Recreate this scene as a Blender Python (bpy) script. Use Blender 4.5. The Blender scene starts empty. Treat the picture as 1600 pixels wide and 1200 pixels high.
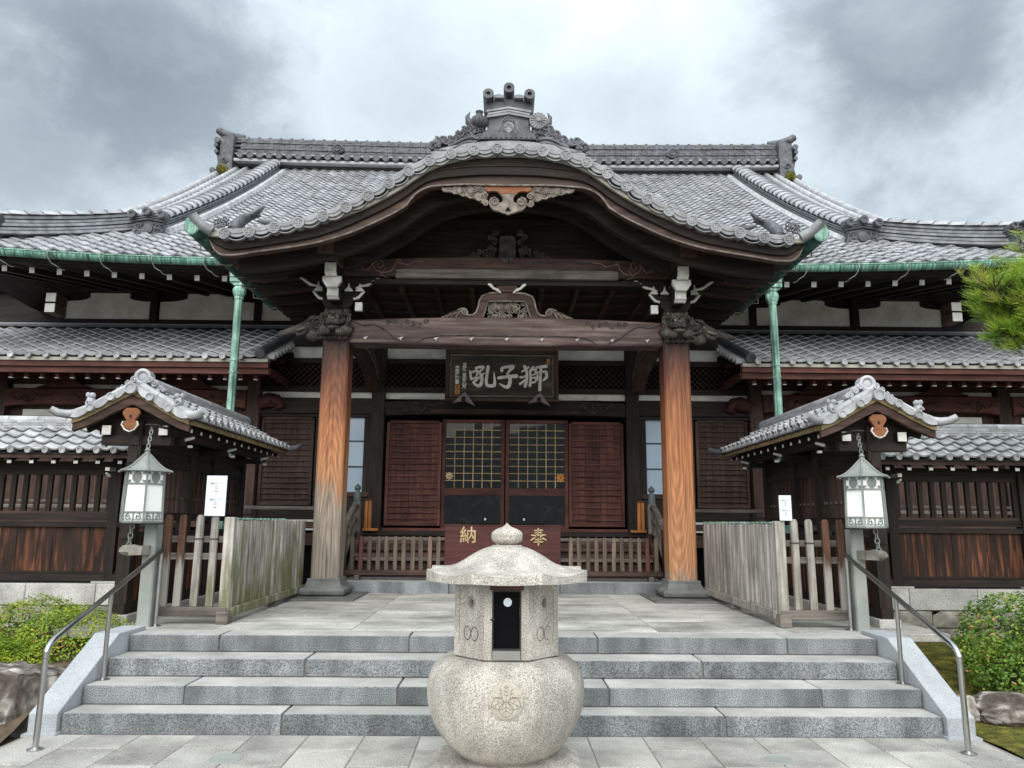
import bpy, bmesh, math, random
from math import sin, cos, pi, radians, sqrt, atan, atan2
from mathutils import Vector, Matrix, noise
random.seed(7)
SC = bpy.context.scene
COL = SC.collection

# ---------------------------------------------------------------- camera, sky, sun, exposure
cam_d = bpy.data.cameras.new('camera'); cam = bpy.data.objects.new('camera', cam_d); COL.objects.link(cam)
SC.camera = cam
cam_d.sensor_fit = 'HORIZONTAL'; cam_d.sensor_width = 36.0; cam_d.lens = 36.0 * 1180 / 1600
cam_d.clip_start = 0.1; cam_d.clip_end = 3000
CAMPOS = Vector((-0.03, 0.0, 1.6))
CAMROT = (Matrix.Rotation(radians(-.61), 3, 'Z') @ Matrix.Rotation(pi / 2 + radians(10.33), 3, 'X') @ Matrix.Rotation(radians(.42), 3, 'Z'))
cam.matrix_world = Matrix.Translation(CAMPOS) @ CAMROT.to_4x4()
CR_T = CAMROT.transposed()
def proj(p):
    q = CR_T @ (Vector(p) - CAMPOS)
    if q.z > -.1: return (-9e3, -9e3, 1)
    return (800 - 1180 * q.x / q.z, 600 + 1180 * q.y / q.z, -q.z)

W = bpy.data.worlds.new("World"); SC.world = W; W.use_nodes = True
def build_world():
    nt = W.node_tree; N = nt.nodes; L = nt.links; N.clear()
    out = N.new('ShaderNodeOutputWorld'); bg = N.new('ShaderNodeBackground'); bg.inputs[1].default_value = .1
    L.new(bg.outputs[0], out.inputs[0])
    sky = N.new('ShaderNodeTexSky'); sky.sky_type = 'NISHITA'; sky.sun_disc = False
    sky.sun_elevation = radians(58); sky.sun_rotation = radians(190); sky.air_density = 1.0; sky.dust_density = 1.5
    tc = N.new('ShaderNodeTexCoord')
    def math_(op, a, b=None, c=None):
        n = N.new('ShaderNodeMath'); n.operation = op
        for i, v in enumerate((a, b, c)):
            if v is None: continue
            if isinstance(v, (int, float)): n.inputs[i].default_value = v
            else: L.new(v, n.inputs[i])
        return n.outputs[0]
    mp = N.new('ShaderNodeMapping'); L.new(tc.outputs['Generated'], mp.inputs[0]); mp.inputs['Scale'].default_value = (1, 1, 1.35)
    mp.inputs['Location'].default_value = (.35, .1, .62)
    def nz(scale, det, rough=.55, dist=0.):
        n = N.new('ShaderNodeTexNoise'); n.inputs['Scale'].default_value = scale; n.inputs['Detail'].default_value = det
        n.inputs['Roughness'].default_value = rough; n.inputs['Distortion'].default_value = dist
        L.new(mp.outputs[0], n.inputs['Vector']); return n.outputs['Fac']
    big = nz(2.1, 3, .5, .3); mid = nz(4.6, 9, .6, .12); fine = nz(1.4, 2, .5)
    # large rain clouds: soft lumps of the cloud layer
    def blob(d, r0, r1):
        n = N.new('ShaderNodeVectorMath'); n.operation = 'DISTANCE'; L.new(tc.outputs['Generated'], n.inputs[0])
        v = Vector(d).normalized(); n.inputs[1].default_value = v
        dist = math_('ADD', n.outputs['Value'], math_('MULTIPLY', math_('SUBTRACT', mid, .5), .62))
        dist = math_('ADD', dist, math_('MULTIPLY', math_('SUBTRACT', big, .5), .3))
        m = N.new('ShaderNodeMapRange'); m.interpolation_type = 'SMOOTHSTEP'; L.new(dist, m.inputs[0])
        m.inputs[1].default_value = r0; m.inputs[2].default_value = r1; m.inputs[3].default_value = 1; m.inputs[4].default_value = 0
        return m.outputs[0]
    def dirof(x, y): return CAMROT @ Vector(((x - 800) / 1180, -(y - 600) / 1180, -1))
    a = blob(dirof(190, 60), .08, .30); b = blob(dirof(1430, 90), .04, .26); c = blob(dirof(640, 110), .0, .2); d_ = blob(dirof(60, 190), .05, .28)
    dk = math_('MAXIMUM', math_('MAXIMUM', a, b), math_('MAXIMUM', math_('MULTIPLY', c, .55), math_('MULTIPLY', d_, .8)))
    rest = N.new('ShaderNodeMapRange'); L.new(big, rest.inputs[0]); rest.inputs[1].default_value = .50; rest.inputs[2].default_value = .72
    rest.inputs[3].default_value = 0; rest.inputs[4].default_value = .45
    dk = math_('MAXIMUM', dk, rest.outputs[0])
    dk = math_('ADD', math_('MULTIPLY', dk, .85), math_('MULTIPLY', math_('SUBTRACT', mid, .46), .95))
    ramp = N.new('ShaderNodeValToRGB'); L.new(dk, ramp.inputs[0])
    cr = ramp.color_ramp
    cr.elements[0].position = 0; cr.elements[0].color = (.635, .71, .76, 1)
    cr.elements[1].position = 1; cr.elements[1].color = (.19, .228, .268, 1)
    e = cr.elements.new(.45); e.color = (.455, .525, .58, 1)
    sep = N.new('ShaderNodeSeparateXYZ'); L.new(tc.outputs['Generated'], sep.inputs[0])
    # an overcast layer is brighter overhead than at the horizon
    zb = math_('ADD', 10.0, math_('MULTIPLY', math_('MAXIMUM', math_('SUBTRACT', sep.outputs['Z'], .5), 0), 16.0))
    sc_ = N.new('ShaderNodeVectorMath'); sc_.operation = 'SCALE'; L.new(ramp.outputs[0], sc_.inputs[0]); L.new(zb, sc_.inputs['Scale'])
    mix = N.new('ShaderNodeMixRGB'); mix.inputs[0].default_value = .93
    L.new(sky.outputs[0], mix.inputs[1]); L.new(sc_.outputs[0], mix.inputs[2])
    L.new(mix.outputs[0], bg.inputs[0])
build_world()
sd = bpy.data.lights.new('sun', 'SUN'); sd.energy = 2.3; sd.angle = radians(70); sd.color = (1, .945, .87)
sun = bpy.data.objects.new('sun', sd); COL.objects.link(sun)
sun.rotation_euler = Vector((.08, .74, -.66)).to_track_quat('-Z', 'Y').to_euler()
SC.view_settings.view_transform = 'Standard'; SC.view_settings.look = 'None'
SC.view_settings.exposure = 0.55; SC.view_settings.gamma = 1.0; SC.view_settings.use_curve_mapping = False

# ---------------------------------------------------------------- materials
def M(name, ramp, sc=(1, 1, 1), ns=4., det=5., rough=.7, bump=.15, rand=.15, dirt=.25, ds=1.2, spec=.3, metal=0., speck=0., sps=90., warp=0., bd=.01, streak=None, tone=False):
    m = bpy.data.materials.new(name); m.use_nodes = True; nt = m.node_tree; N = nt.nodes; L = nt.links
    P = N['Principled BSDF']; P.inputs['Roughness'].default_value = rough; P.inputs['Metallic'].default_value = metal
    P.inputs['Specular IOR Level'].default_value = spec
    geo = N.new('ShaderNodeNewGeometry'); oi = N.new('ShaderNodeObjectInfo')
    off = N.new('ShaderNodeVectorMath'); off.operation = 'SCALE'; off.inputs[0].default_value = (13.7, 7.3, 9.1); L.new(oi.outputs['Random'], off.inputs['Scale'])
    add = N.new('ShaderNodeVectorMath'); L.new(geo.outputs['Position'], add.inputs[0]); L.new(off.outputs[0], add.inputs[1])
    mul = N.new('ShaderNodeVectorMath'); mul.operation = 'MULTIPLY'; L.new(add.outputs[0], mul.inputs[0]); mul.inputs[1].default_value = sc
    n1 = N.new('ShaderNodeTexNoise'); n1.inputs['Scale'].default_value = ns; n1.inputs['Detail'].default_value = det; n1.inputs['Distortion'].default_value = warp
    L.new(mul.outputs[0], n1.inputs['Vector'])
    cr = N.new('ShaderNodeValToRGB'); L.new(n1.outputs['Fac'], cr.inputs[0])
    els = cr.color_ramp.elements
    while len(els) < len(ramp): els.new(.5)
    for i, (p, c) in enumerate(ramp): els[i].position = p; els[i].color = (*c, 1)
    def mr(src, a, b, c, d):
        n = N.new('ShaderNodeMapRange'); L.new(src, n.inputs[0])
        for i, v in enumerate((a, b, c, d)): n.inputs[i + 1].default_value = v
        return n.outputs[0]
    def mm(a, b):
        n = N.new('ShaderNodeMath'); n.operation = 'MULTIPLY'; L.new(a, n.inputs[0]); L.new(b, n.inputs[1]); return n.outputs[0]
    f = mr(oi.outputs['Random'], 0, 1, 1 - rand, 1 + rand)
    if dirt:
        n3 = N.new('ShaderNodeTexNoise'); n3.inputs['Scale'].default_value = ds; n3.inputs['Detail'].default_value = 6; n3.inputs['Roughness'].default_value = .65
        L.new(add.outputs[0] if rand > 0 else geo.outputs['Position'], n3.inputs['Vector'])
        f = mm(f, mr(n3.outputs['Fac'], .32, .62, 1 - dirt, 1 + dirt * .35))
    hsrc = n1.outputs['Fac']
    if tone:
        at = N.new('ShaderNodeAttribute'); at.attribute_name = 'tone'; ad = N.new('ShaderNodeMath'); ad.operation = 'ADD'; ad.inputs[1].default_value = 1; L.new(at.outputs['Fac'], ad.inputs[0]); f = mm(f, ad.outputs[0])
    if speck:
        n2 = N.new('ShaderNodeTexNoise'); n2.inputs['Scale'].default_value = sps; n2.inputs['Detail'].default_value = 2; L.new(geo.outputs['Position'], n2.inputs['Vector'])
        f = mm(f, mr(n2.outputs['Fac'], .36, .62, 1 - speck, 1 + speck * .55)); hsrc = n2.outputs['Fac']
    if streak:
        ms = N.new('ShaderNodeVectorMath'); ms.operation = 'MULTIPLY'; L.new(add.outputs[0], ms.inputs[0]); ms.inputs[1].default_value = streak[0]
        n4 = N.new('ShaderNodeTexNoise'); n4.inputs['Scale'].default_value = 1; n4.inputs['Detail'].default_value = 4; L.new(ms.outputs[0], n4.inputs['Vector'])
        f = mm(f, mr(n4.outputs['Fac'], .35, .65, 1 - streak[1], 1 + streak[1] * .5))
    s = N.new('ShaderNodeVectorMath'); s.operation = 'SCALE'; L.new(cr.outputs[0], s.inputs[0]); L.new(f, s.inputs['Scale'])
    L.new(s.outputs[0], P.inputs['Base Color'])
    if bump:
        b = N.new('ShaderNodeBump'); b.inputs['Strength'].default_value = bump; b.inputs['Distance'].default_value = bd; L.new(hsrc, b.inputs['Height']); L.new(b.outputs[0], P.inputs['Normal'])
    return m
AX = {'x': (.07, 1, 1), 'y': (1, .07, 1), 'z': (1, 1, .07)}
def wood(name, c0, c1, ax='z', ns=22, rough=.7, rand=.25, dirt=.35, bump=.3, **k):
    mid = tuple((a + b) / 2 for a, b in zip(c0, c1))
    return M(name, [(.3, c0), (.5, mid), (.7, c1)], AX[ax], ns, 6, rough, bump, rand, dirt, 1.6, .3, warp=.3, **k)
TILE = M('roof tile grey', [(.3, (.31, .317, .335)), (.7, (.44, .448, .47))], ns=9, rough=.38, bump=.1, rand=.20, dirt=.3, ds=1.6, spec=.5, tone=True)
TILEM = M('gable edge tile', [(.3, (.17, .178, .19)), (.7, (.31, .32, .34))], ns=9, rough=.42, bump=.2, rand=.16, dirt=.35, ds=4, spec=.5)
TILED = M('ridge tile dark grey', [(.3, (.045, .049, .058)), (.7, (.14, .147, .166))], ns=8, rough=.5, bump=.25, rand=.15, dirt=.35, ds=3, spec=.45)
TILEL = M('pale washed tile', [(.3, (.31, .32, .335)), (.7, (.47, .48, .495))], ns=9, rough=.42, bump=.1, rand=.22, dirt=.35, ds=5, spec=.5)
MORTAR = M('lime mortar', [(.3, (.34, .33, .28)), (.7, (.5, .48, .42))], ns=7, rand=.05)
UNDER = M('roof underlay', [(.3, (.03, .03, .032)), (.7, (.06, .06, .062))], ns=5)
WD = {a: wood('dark stained wood ' + a, (.011, .008, .007), (.034, .024, .020), a) for a in 'xyz'}
WB = {a: wood('brown stained wood ' + a, (.032, .020, .016), (.100, .058, .046), a) for a in 'xyz'}
WR = {a: wood('red brown timber ' + a, (.062, .023, .019), (.150, .057, .045), a, dirt=.45) for a in 'xyz'}
WG = {a: wood('weathered grey timber ' + a, (.085, .072, .062), (.24, .215, .19), a, dirt=.4) for a in 'xyz'}
WBEAM = M('weathered beam', [(.28, (.045, .028, .026)), (.5, (.10, .065, .06)), (.72, (.21, .16, .14))], (.09, 1, 1), 16, 6, .6, .3, 0, .4, 1.3, warp=.4)
WCARV = M('carved grey wood', [(.3, (.035, .030, .028)), (.7, (.13, .115, .105))], ns=12, rough=.7, bump=.3, rand=0, dirt=.4, ds=4)
WCARVL = M('pale carved wood', [(.3, (.12, .10, .085)), (.7, (.33, .29, .25))], ns=12, rough=.7, bump=.2, rand=0, dirt=.4, ds=4)
ORANGE = wood('fresh orange wood', (.28, .10, .025), (.50, .20, .06), 'z', rand=.1)
BURNT = M('burnt plank', [(.30, (.014, .009, .008)), (.53, (.045, .020, .013)), (.64, (.20, .068, .03)), (.8, (.30, .11, .055))], (1, 1, .07), 17, 7, .65, .3, .3, .5, 1.3, warp=.6)
WHITE = M('white paint', [(.3, (.60, .60, .56)), (.7, (.76, .76, .72))], ns=9, rand=.06, dirt=.3, ds=6)
PLASTER = M('old plaster', [(.3, (.76, .755, .70)), (.7, (.87, .865, .81))], ns=3, rand=.04, dirt=.25, ds=2.4, rough=.85)
COPPER = M('green copper', [(.28, (.09, .19, .16)), (.46, (.26, .48, .39)), (.7, (.42, .66, .56))], (1, 1, .16), 14, 8, .65, .2, 0, .5, 3.5, spec=.3, streak=((40, 40, 1.5), .4))
COPPERD = M('dark copper', [(.35, (.015, .03, .03)), (.6, (.06, .15, .125)), (.8, (.18, .38, .31))], ns=7, rough=.55, rand=0, dirt=.4)
BRONZE = M('bronze cap', [(.3, (.055, .07, .075)), (.7, (.13, .17, .18))], ns=8, rough=.45, spec=.6, rand=.05)
STEEL = M('stainless steel', [(.3, (.42, .42, .41)), (.7, (.56, .56, .55))], ns=3, rough=.28, bump=0, rand=0, dirt=.12, metal=1)
LAMPM = M('grey green lamp metal', [(.3, (.16, .18, .17)), (.7, (.26, .28, .265))], ns=6, rough=.5, rand=.05, spec=.5)
POSTM = M('grey painted post', [(.3, (.27, .29, .27)), (.7, (.35, .37, .345))], ns=4, rough=.5, rand=.03, dirt=.2)
IRON = M('dark iron', [(.3, (.018, .018, .018)), (.7, (.05, .05, .048))], ns=9, rough=.55, rand=0)
MILK = M('white lamp glass', [(.3, (.86, .88, .86)), (.7, (.91, .93, .91))], ns=2, rough=.25, bump=0, rand=.02, dirt=.05, spec=.5)
GRANT = M('toplit granite tread', [(.3, (.37, .37, .35)), (.7, (.50, .495, .47))], ns=3, rough=.8, bump=.2, rand=.05, dirt=.28, ds=1.4, speck=.28, sps=110, bd=.004)  # tread tops paler than risers: light from above put into the colour
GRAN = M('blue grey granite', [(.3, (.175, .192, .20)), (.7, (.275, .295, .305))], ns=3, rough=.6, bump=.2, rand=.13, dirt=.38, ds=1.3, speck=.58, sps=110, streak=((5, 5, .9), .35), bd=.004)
GRANL = M('pale cut granite', [(.3, (.36, .385, .41)), (.7, (.45, .475, .495))], ns=3, rough=.75, bump=.15, rand=.03, dirt=.12, speck=.18, sps=85, bd=.004)
GRANW = M('wall granite', [(.3, (.42, .42, .40)), (.7, (.56, .56, .535))], ns=3, rough=.8, bump=.2, rand=.06, dirt=.25, ds=1.5, speck=.25, sps=85, bd=.004)
URN = M('warm granite', [(.3, (.41, .385, .34)), (.7, (.535, .505, .455))], ns=2.5, rough=.8, bump=.25, rand=.02, dirt=.34, ds=1.7, speck=.46, sps=120, streak=((9, 9, 1.1), .22), bd=.004)
PAVE = M('paving stone', [(.3, (.34, .33, .305)), (.7, (.48, .465, .435))], ns=2.2, rough=.8, bump=.25, rand=.07, dirt=.42, ds=1.4, speck=.36, sps=110, bd=.004)
PAVEL = M('landing stone', [(.3, (.36, .355, .33)), (.7, (.54, .53, .495))], (.35, 1.6, 1), 3.2, 5, .75, .25, .05, .5, 1.3, speck=.3, sps=85, bd=.004)
GROUT = M('joint mortar', [(.3, (.20, .185, .165)), (.7, (.30, .28, .25))], ns=6)
RUBBLE = M('split stone', [(.3, (.16, .155, .135)), (.7, (.36, .345, .30))], ns=7, det=8, rough=.9, bump=.9, rand=.15, dirt=.45, ds=3, bd=.03)
BASEST = M('dark base stone', [(.3, (.095, .10, .10)), (.7, (.19, .195, .19))], ns=5, rough=.65, bump=.2, rand=.05, dirt=.3)
ROCK = M('garden rock', [(.30, (.05, .038, .03)), (.48, (.13, .11, .095)), (.58, (.25, .23, .205)), (.68, (.48, .46, .43))], (1, 1, .5), 8, 14, .92, 1., .15, .55, 4.5, warp=.5, bd=.03)
SOIL = M('garden soil', [(.3, (.06, .045, .03)), (.7, (.14, .105, .07))], ns=9, bump=.5, rand=0)
MOSS = M('moss', [(.28, (.05, .06, .012)), (.45, (.12, .125, .018)), (.58, (.22, .20, .03)), (.74, (.34, .27, .06))], ns=9, det=12, bump=1., rough=.95, rand=0, dirt=.5, ds=5, bd=.04, speck=.4, sps=70)
GOLD = M('gold leaf letters', [(.3, (.45, .33, .16)), (.7, (.62, .48, .27))], ns=9, rough=.5, rand=0)
LETW = M('white painted letters', [(.3, (.74, .74, .69)), (.7, (.84, .84, .78))], (1, 3, 3), 14, rand=0, dirt=.3, ds=9)
SEAL = M('orange seal', [(.3, (.55, .22, .03)), (.7, (.75, .36, .08))], ns=9, rand=0)
LACQ = wood('red lacquer wood', (.052, .014, .012), (.098, .028, .024), 'x', rough=.4, rand=.05)
PAPER = M('white board', [(.3, (.66, .74, .80)), (.7, (.72, .79, .84))], ns=2, rough=.4, bump=0, rand=.02, dirt=.05)
INK = M('black print', [(.3, (.05, .05, .055)), (.7, (.09, .09, .095))], ns=4, bump=0, rand=0)
GLASSD = M('dark door glass', [(.42, (.002, .003, .003)), (.60, (.005, .008, .006)), (.78, (.03, .036, .032))], (1, 1, 1), 3.2, 8, .02, 0, .1, .1, 4, spec=.22, warp=1.5)
GLASSB = M('pale blue window glass', [(.3, (.40, .53, .68)), (.7, (.52, .64, .77))], (1, 1, .4), 1.2, 2, .12, 0, .06, .05, spec=.5)  # pale blue lies in the pane's own colour
BLACKM = M('shade and door black', [(.3, (.004, .004, .005)), (.7, (.007, .007, .008))], ns=3, bump=0, rand=0, spec=.04)  # black for the urn door and for shade put in as dark sheets
BRASSM = M('muntin brass', [(.3, (.26, .17, .08)), (.7, (.46, .33, .17))], ns=6, rough=.45, rand=.3)
BARK = M('bark', [(.3, (.035, .026, .02)), (.7, (.12, .09, .07))], (1, 1, .3), 14, bump=.8, rand=0, bd=.02)
def leafmat(name, cols, rough=.5):
    m = bpy.data.materials.new(name); m.use_nodes = True; nt = m.node_tree; N = nt.nodes; L = nt.links; P = N['Principled BSDF']
    at = N.new('ShaderNodeAttribute'); at.attribute_name = 'tint'
    cr = N.new('ShaderNodeValToRGB'); L.new(at.outputs['Fac'], cr.inputs[0]); els = cr.color_ramp.elements
    while len(els) < len(cols): els.new(.5)
    for i, (p, c) in enumerate(cols): els[i].position = p; els[i].color = (*c, 1)
    L.new(cr.outputs[0], P.inputs['Base Color']); P.inputs['Roughness'].default_value = rough; P.inputs['Specular IOR Level'].default_value = .35
    tr = N.new('ShaderNodeBsdfTranslucent'); L.new(cr.outputs[0], tr.inputs[0]); mx = N.new('ShaderNodeMixShader'); mx.inputs[0].default_value = .3
    out = N['Material Output']; L.new(P.outputs[0], mx.inputs[1]); L.new(tr.outputs[0], mx.inputs[2]); L.new(mx.outputs[0], out.inputs[0])
    return m
AZAL = leafmat('azalea leaves', [(0, (.10, .18, .016)), (.45, (.22, .34, .026)), (.8, (.41, .49, .04)), (.92, (.46, .42, .06)), (1, (.44, .15, .06))])
CAME = leafmat('round bush leaves', [(0, (.05, .12, .018)), (.5, (.15, .27, .035)), (.8, (.34, .46, .065)), (.9, (.38, .40, .08)), (1, (.52, .24, .11))], .4)
PINE = leafmat('pine needles', [(0, (.07, .17, .02)), (.45, (.25, .43, .04)), (.85, (.52, .66, .10)), (1, (.44, .40, .11))], .5)
FARL = leafmat('far leaves', [(0, (.02, .05, .012)), (1, (.10, .17, .04))])

def pillar_mat(name, zg, zo, seed, cx, cz):
    """square pillar: weathered grey at its foot, bare orange wood above, still stained near the top"""
    m = bpy.data.materials.new(name); m.use_nodes = True; nt = m.node_tree; N = nt.nodes; L = nt.links; P = N['Principled BSDF']
    P.inputs['Roughness'].default_value = .55; P.inputs['Specular IOR Level'].default_value = .3
    geo = N.new('ShaderNodeNewGeometry')
    mp = N.new('ShaderNodeMapping'); L.new(geo.outputs['Position'], mp.inputs[0]); mp.inputs['Location'].default_value = (seed, seed * .7, seed * .3); mp.inputs['Scale'].default_value = (1, 1, .16)
    wv = N.new('ShaderNodeTexWave'); wv.wave_type = 'RINGS'; wv.rings_direction = 'SPHERICAL'; wv.inputs['Scale'].default_value = 15; wv.inputs['Distortion'].default_value = 3.2
    wv.inputs['Detail'].default_value = 4; wv.inputs['Detail Scale'].default_value = 1.6; wv.inputs['Detail Roughness'].default_value = .55; mp3 = N.new('ShaderNodeMapping'); L.new(geo.outputs['Position'], mp3.inputs[0]); mp3.inputs['Scale'].default_value = (1, 1, .11); mp3.inputs['Location'].default_value = (-cx, -10.42, -cz * .11); L.new(mp3.outputs[0], wv.inputs['Vector'])
    n1 = N.new('ShaderNodeTexNoise'); n1.inputs['Scale'].default_value = 30; n1.inputs['Detail'].default_value = 5
    mp2 = N.new('ShaderNodeMapping'); L.new(geo.outputs['Position'], mp2.inputs[0]); mp2.inputs['Scale'].default_value = (1, 1, .06); L.new(mp2.outputs[0], n1.inputs['Vector'])
    def ramp(cols):
        r = N.new('ShaderNodeValToRGB'); els = r.color_ramp.elements
        while len(els) < len(cols): els.new(.5)
        for i, (p, c) in enumerate(cols): els[i].position = p; els[i].color = (*c, 1)
        return r
    sep = N.new('ShaderNodeSeparateXYZ'); L.new(geo.outputs['Position'], sep.inputs[0])
    n2 = N.new('ShaderNodeTexNoise'); n2.inputs['Scale'].default_value = 7; n2.inputs['Detail'].default_value = 7; L.new(mp.outputs[0], n2.inputs['Vector'])
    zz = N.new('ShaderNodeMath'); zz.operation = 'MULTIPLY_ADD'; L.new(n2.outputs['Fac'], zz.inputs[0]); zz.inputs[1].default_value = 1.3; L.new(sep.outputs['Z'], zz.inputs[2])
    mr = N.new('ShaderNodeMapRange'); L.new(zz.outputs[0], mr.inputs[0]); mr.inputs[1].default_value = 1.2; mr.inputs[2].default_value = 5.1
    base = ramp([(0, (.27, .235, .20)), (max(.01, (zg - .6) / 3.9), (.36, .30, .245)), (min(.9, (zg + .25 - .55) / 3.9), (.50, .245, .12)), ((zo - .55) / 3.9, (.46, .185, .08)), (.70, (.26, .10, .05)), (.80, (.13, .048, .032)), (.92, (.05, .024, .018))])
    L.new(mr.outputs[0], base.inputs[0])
    f = N.new('ShaderNodeMapRange'); L.new(wv.outputs['Fac'], f.inputs[0]); f.inputs[3].default_value = .80; f.inputs[4].default_value = 1.08
    f2 = N.new('ShaderNodeMapRange'); L.new(n1.outputs['Fac'], f2.inputs[0]); f2.inputs[1].default_value = .3; f2.inputs[2].default_value = .65; f2.inputs[3].default_value = .6; f2.inputs[4].default_value = 1.15
    mp4 = N.new('ShaderNodeMapping'); L.new(geo.outputs['Position'], mp4.inputs[0]); mp4.inputs['Scale'].default_value = (1, 1, .02)
    n5 = N.new('ShaderNodeTexNoise'); n5.inputs['Scale'].default_value = 34; n5.inputs['Detail'].default_value = 3; n5.inputs['Distortion'].default_value = .25; L.new(mp4.outputs[0], n5.inputs['Vector'])
    f5 = N.new('ShaderNodeMapRange'); L.new(n5.outputs['Fac'], f5.inputs[0]); f5.inputs[1].default_value = .60; f5.inputs[2].default_value = .70; f5.inputs[3].default_value = 1; f5.inputs[4].default_value = .38
    mu0 = N.new('ShaderNodeMath'); mu0.operation = 'MULTIPLY'; L.new(f.outputs[0], mu0.inputs[0]); L.new(f5.outputs[0], mu0.inputs[1])
    mu = N.new('ShaderNodeMath'); mu.operation = 'MULTIPLY'; L.new(mu0.outputs[0], mu.inputs[0]); L.new(f2.outputs[0], mu.inputs[1])
    s = N.new('ShaderNodeVectorMath'); s.operation = 'SCALE'; L.new(base.outputs[0], s.inputs[0]); L.new(mu.outputs[0], s.inputs['Scale']); L.new(s.outputs[0], P.inputs['Base Color'])
    b = N.new('ShaderNodeBump'); b.inputs['Strength'].default_value = .35; b.inputs['Distance'].default_value = .01; L.new(wv.outputs['Fac'], b.inputs['Height']); L.new(b.outputs[0], P.inputs['Normal'])
    return m
PIL_L = pillar_mat('left pillar wood', 1.9, 2.9, 3.1, -2.42, 1.0); PIL_R = pillar_mat('right pillar wood', .85, 2.6, 7.7, 2.38, 2.9)

def fence_mat(name, green):
    """silver grey fence timber with green algae in streaks from the foot up"""
    m = wood(name, (.19, .175, .155), (.56, .53, .48), 'z', ns=26, rand=.22, dirt=.4)
    nt = m.node_tree; N = nt.nodes; L = nt.links; P = N['Principled BSDF']; src = P.inputs['Base Color'].links[0].from_socket
    geo = N.new('ShaderNodeNewGeometry'); mp = N.new('ShaderNodeMapping'); L.new(geo.outputs['Position'], mp.inputs[0]); mp.inputs['Scale'].default_value = (3, 3, .8)
    n = N.new('ShaderNodeTexNoise'); n.inputs['Scale'].default_value = 2; n.inputs['Detail'].default_value = 6; L.new(mp.outputs[0], n.inputs['Vector'])
    sep = N.new('ShaderNodeSeparateXYZ'); L.new(geo.outputs['Position'], sep.inputs[0])
    a = N.new('ShaderNodeMath'); a.operation = 'MULTIPLY_ADD'; L.new(sep.outputs['Z'], a.inputs[0]); a.inputs[1].default_value = -.22; L.new(n.outputs['Fac'], a.inputs[2])
    mr = N.new('ShaderNodeMapRange'); L.new(a.outputs[0], mr.inputs[0]); mr.inputs[1].default_value = .20; mr.inputs[2].default_value = .38; mr.inputs[4].default_value = green
    mx = N.new('ShaderNodeMixRGB'); L.new(mr.outputs[0], mx.inputs[0]); L.new(src, mx.inputs[1]); mx.inputs[2].default_value = (.10, .105, .02, 1)
    L.new(mx.outputs[0], P.inputs['Base Color']); return m
def half_mat(name):
    """fence timber still brown above, silver grey where the rain splashes"""
    m = wood(name, (.07, .034, .022), (.17, .085, .055), 'z', ns=26, rand=.1)
    nt = m.node_tree; N = nt.nodes; L = nt.links; P = N['Principled BSDF']; src = P.inputs['Base Color'].links[0].from_socket
    geo = N.new('ShaderNodeNewGeometry'); mp = N.new('ShaderNodeMapping'); L.new(geo.outputs['Position'], mp.inputs[0]); mp.inputs['Scale'].default_value = (14, 14, 1.2)
    n = N.new('ShaderNodeTexNoise'); n.inputs['Scale'].default_value = 1.5; n.inputs['Detail'].default_value = 6; L.new(mp.outputs[0], n.inputs['Vector'])
    sep = N.new('ShaderNodeSeparateXYZ'); L.new(geo.outputs['Position'], sep.inputs[0])
    a = N.new('ShaderNodeMath'); a.operation = 'MULTIPLY_ADD'; L.new(n.outputs['Fac'], a.inputs[0]); a.inputs[1].default_value = .7; L.new(sep.outputs['Z'], a.inputs[2])
    mr = N.new('ShaderNodeMapRange'); L.new(a.outputs[0], mr.inputs[0]); mr.inputs[1].default_value = 1.45; mr.inputs[2].default_value = 1.6
    mx = N.new('ShaderNodeMixRGB'); L.new(mr.outputs[0], mx.inputs[0]); mx.inputs[1].default_value = (.34, .32, .29, 1); L.new(src, mx.inputs[2]); L.new(mx.outputs[0], P.inputs['Base Color']); return m
FEN_B = half_mat('half weathered timber')
WF = wood('grey brown picket wood', (.065, .046, .036), (.19, .142, .112), 'z', rand=.25)
FEN_L = fence_mat('mossy fence timber', .8); FEN_R = fence_mat('dry fence timber', .12)

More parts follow.
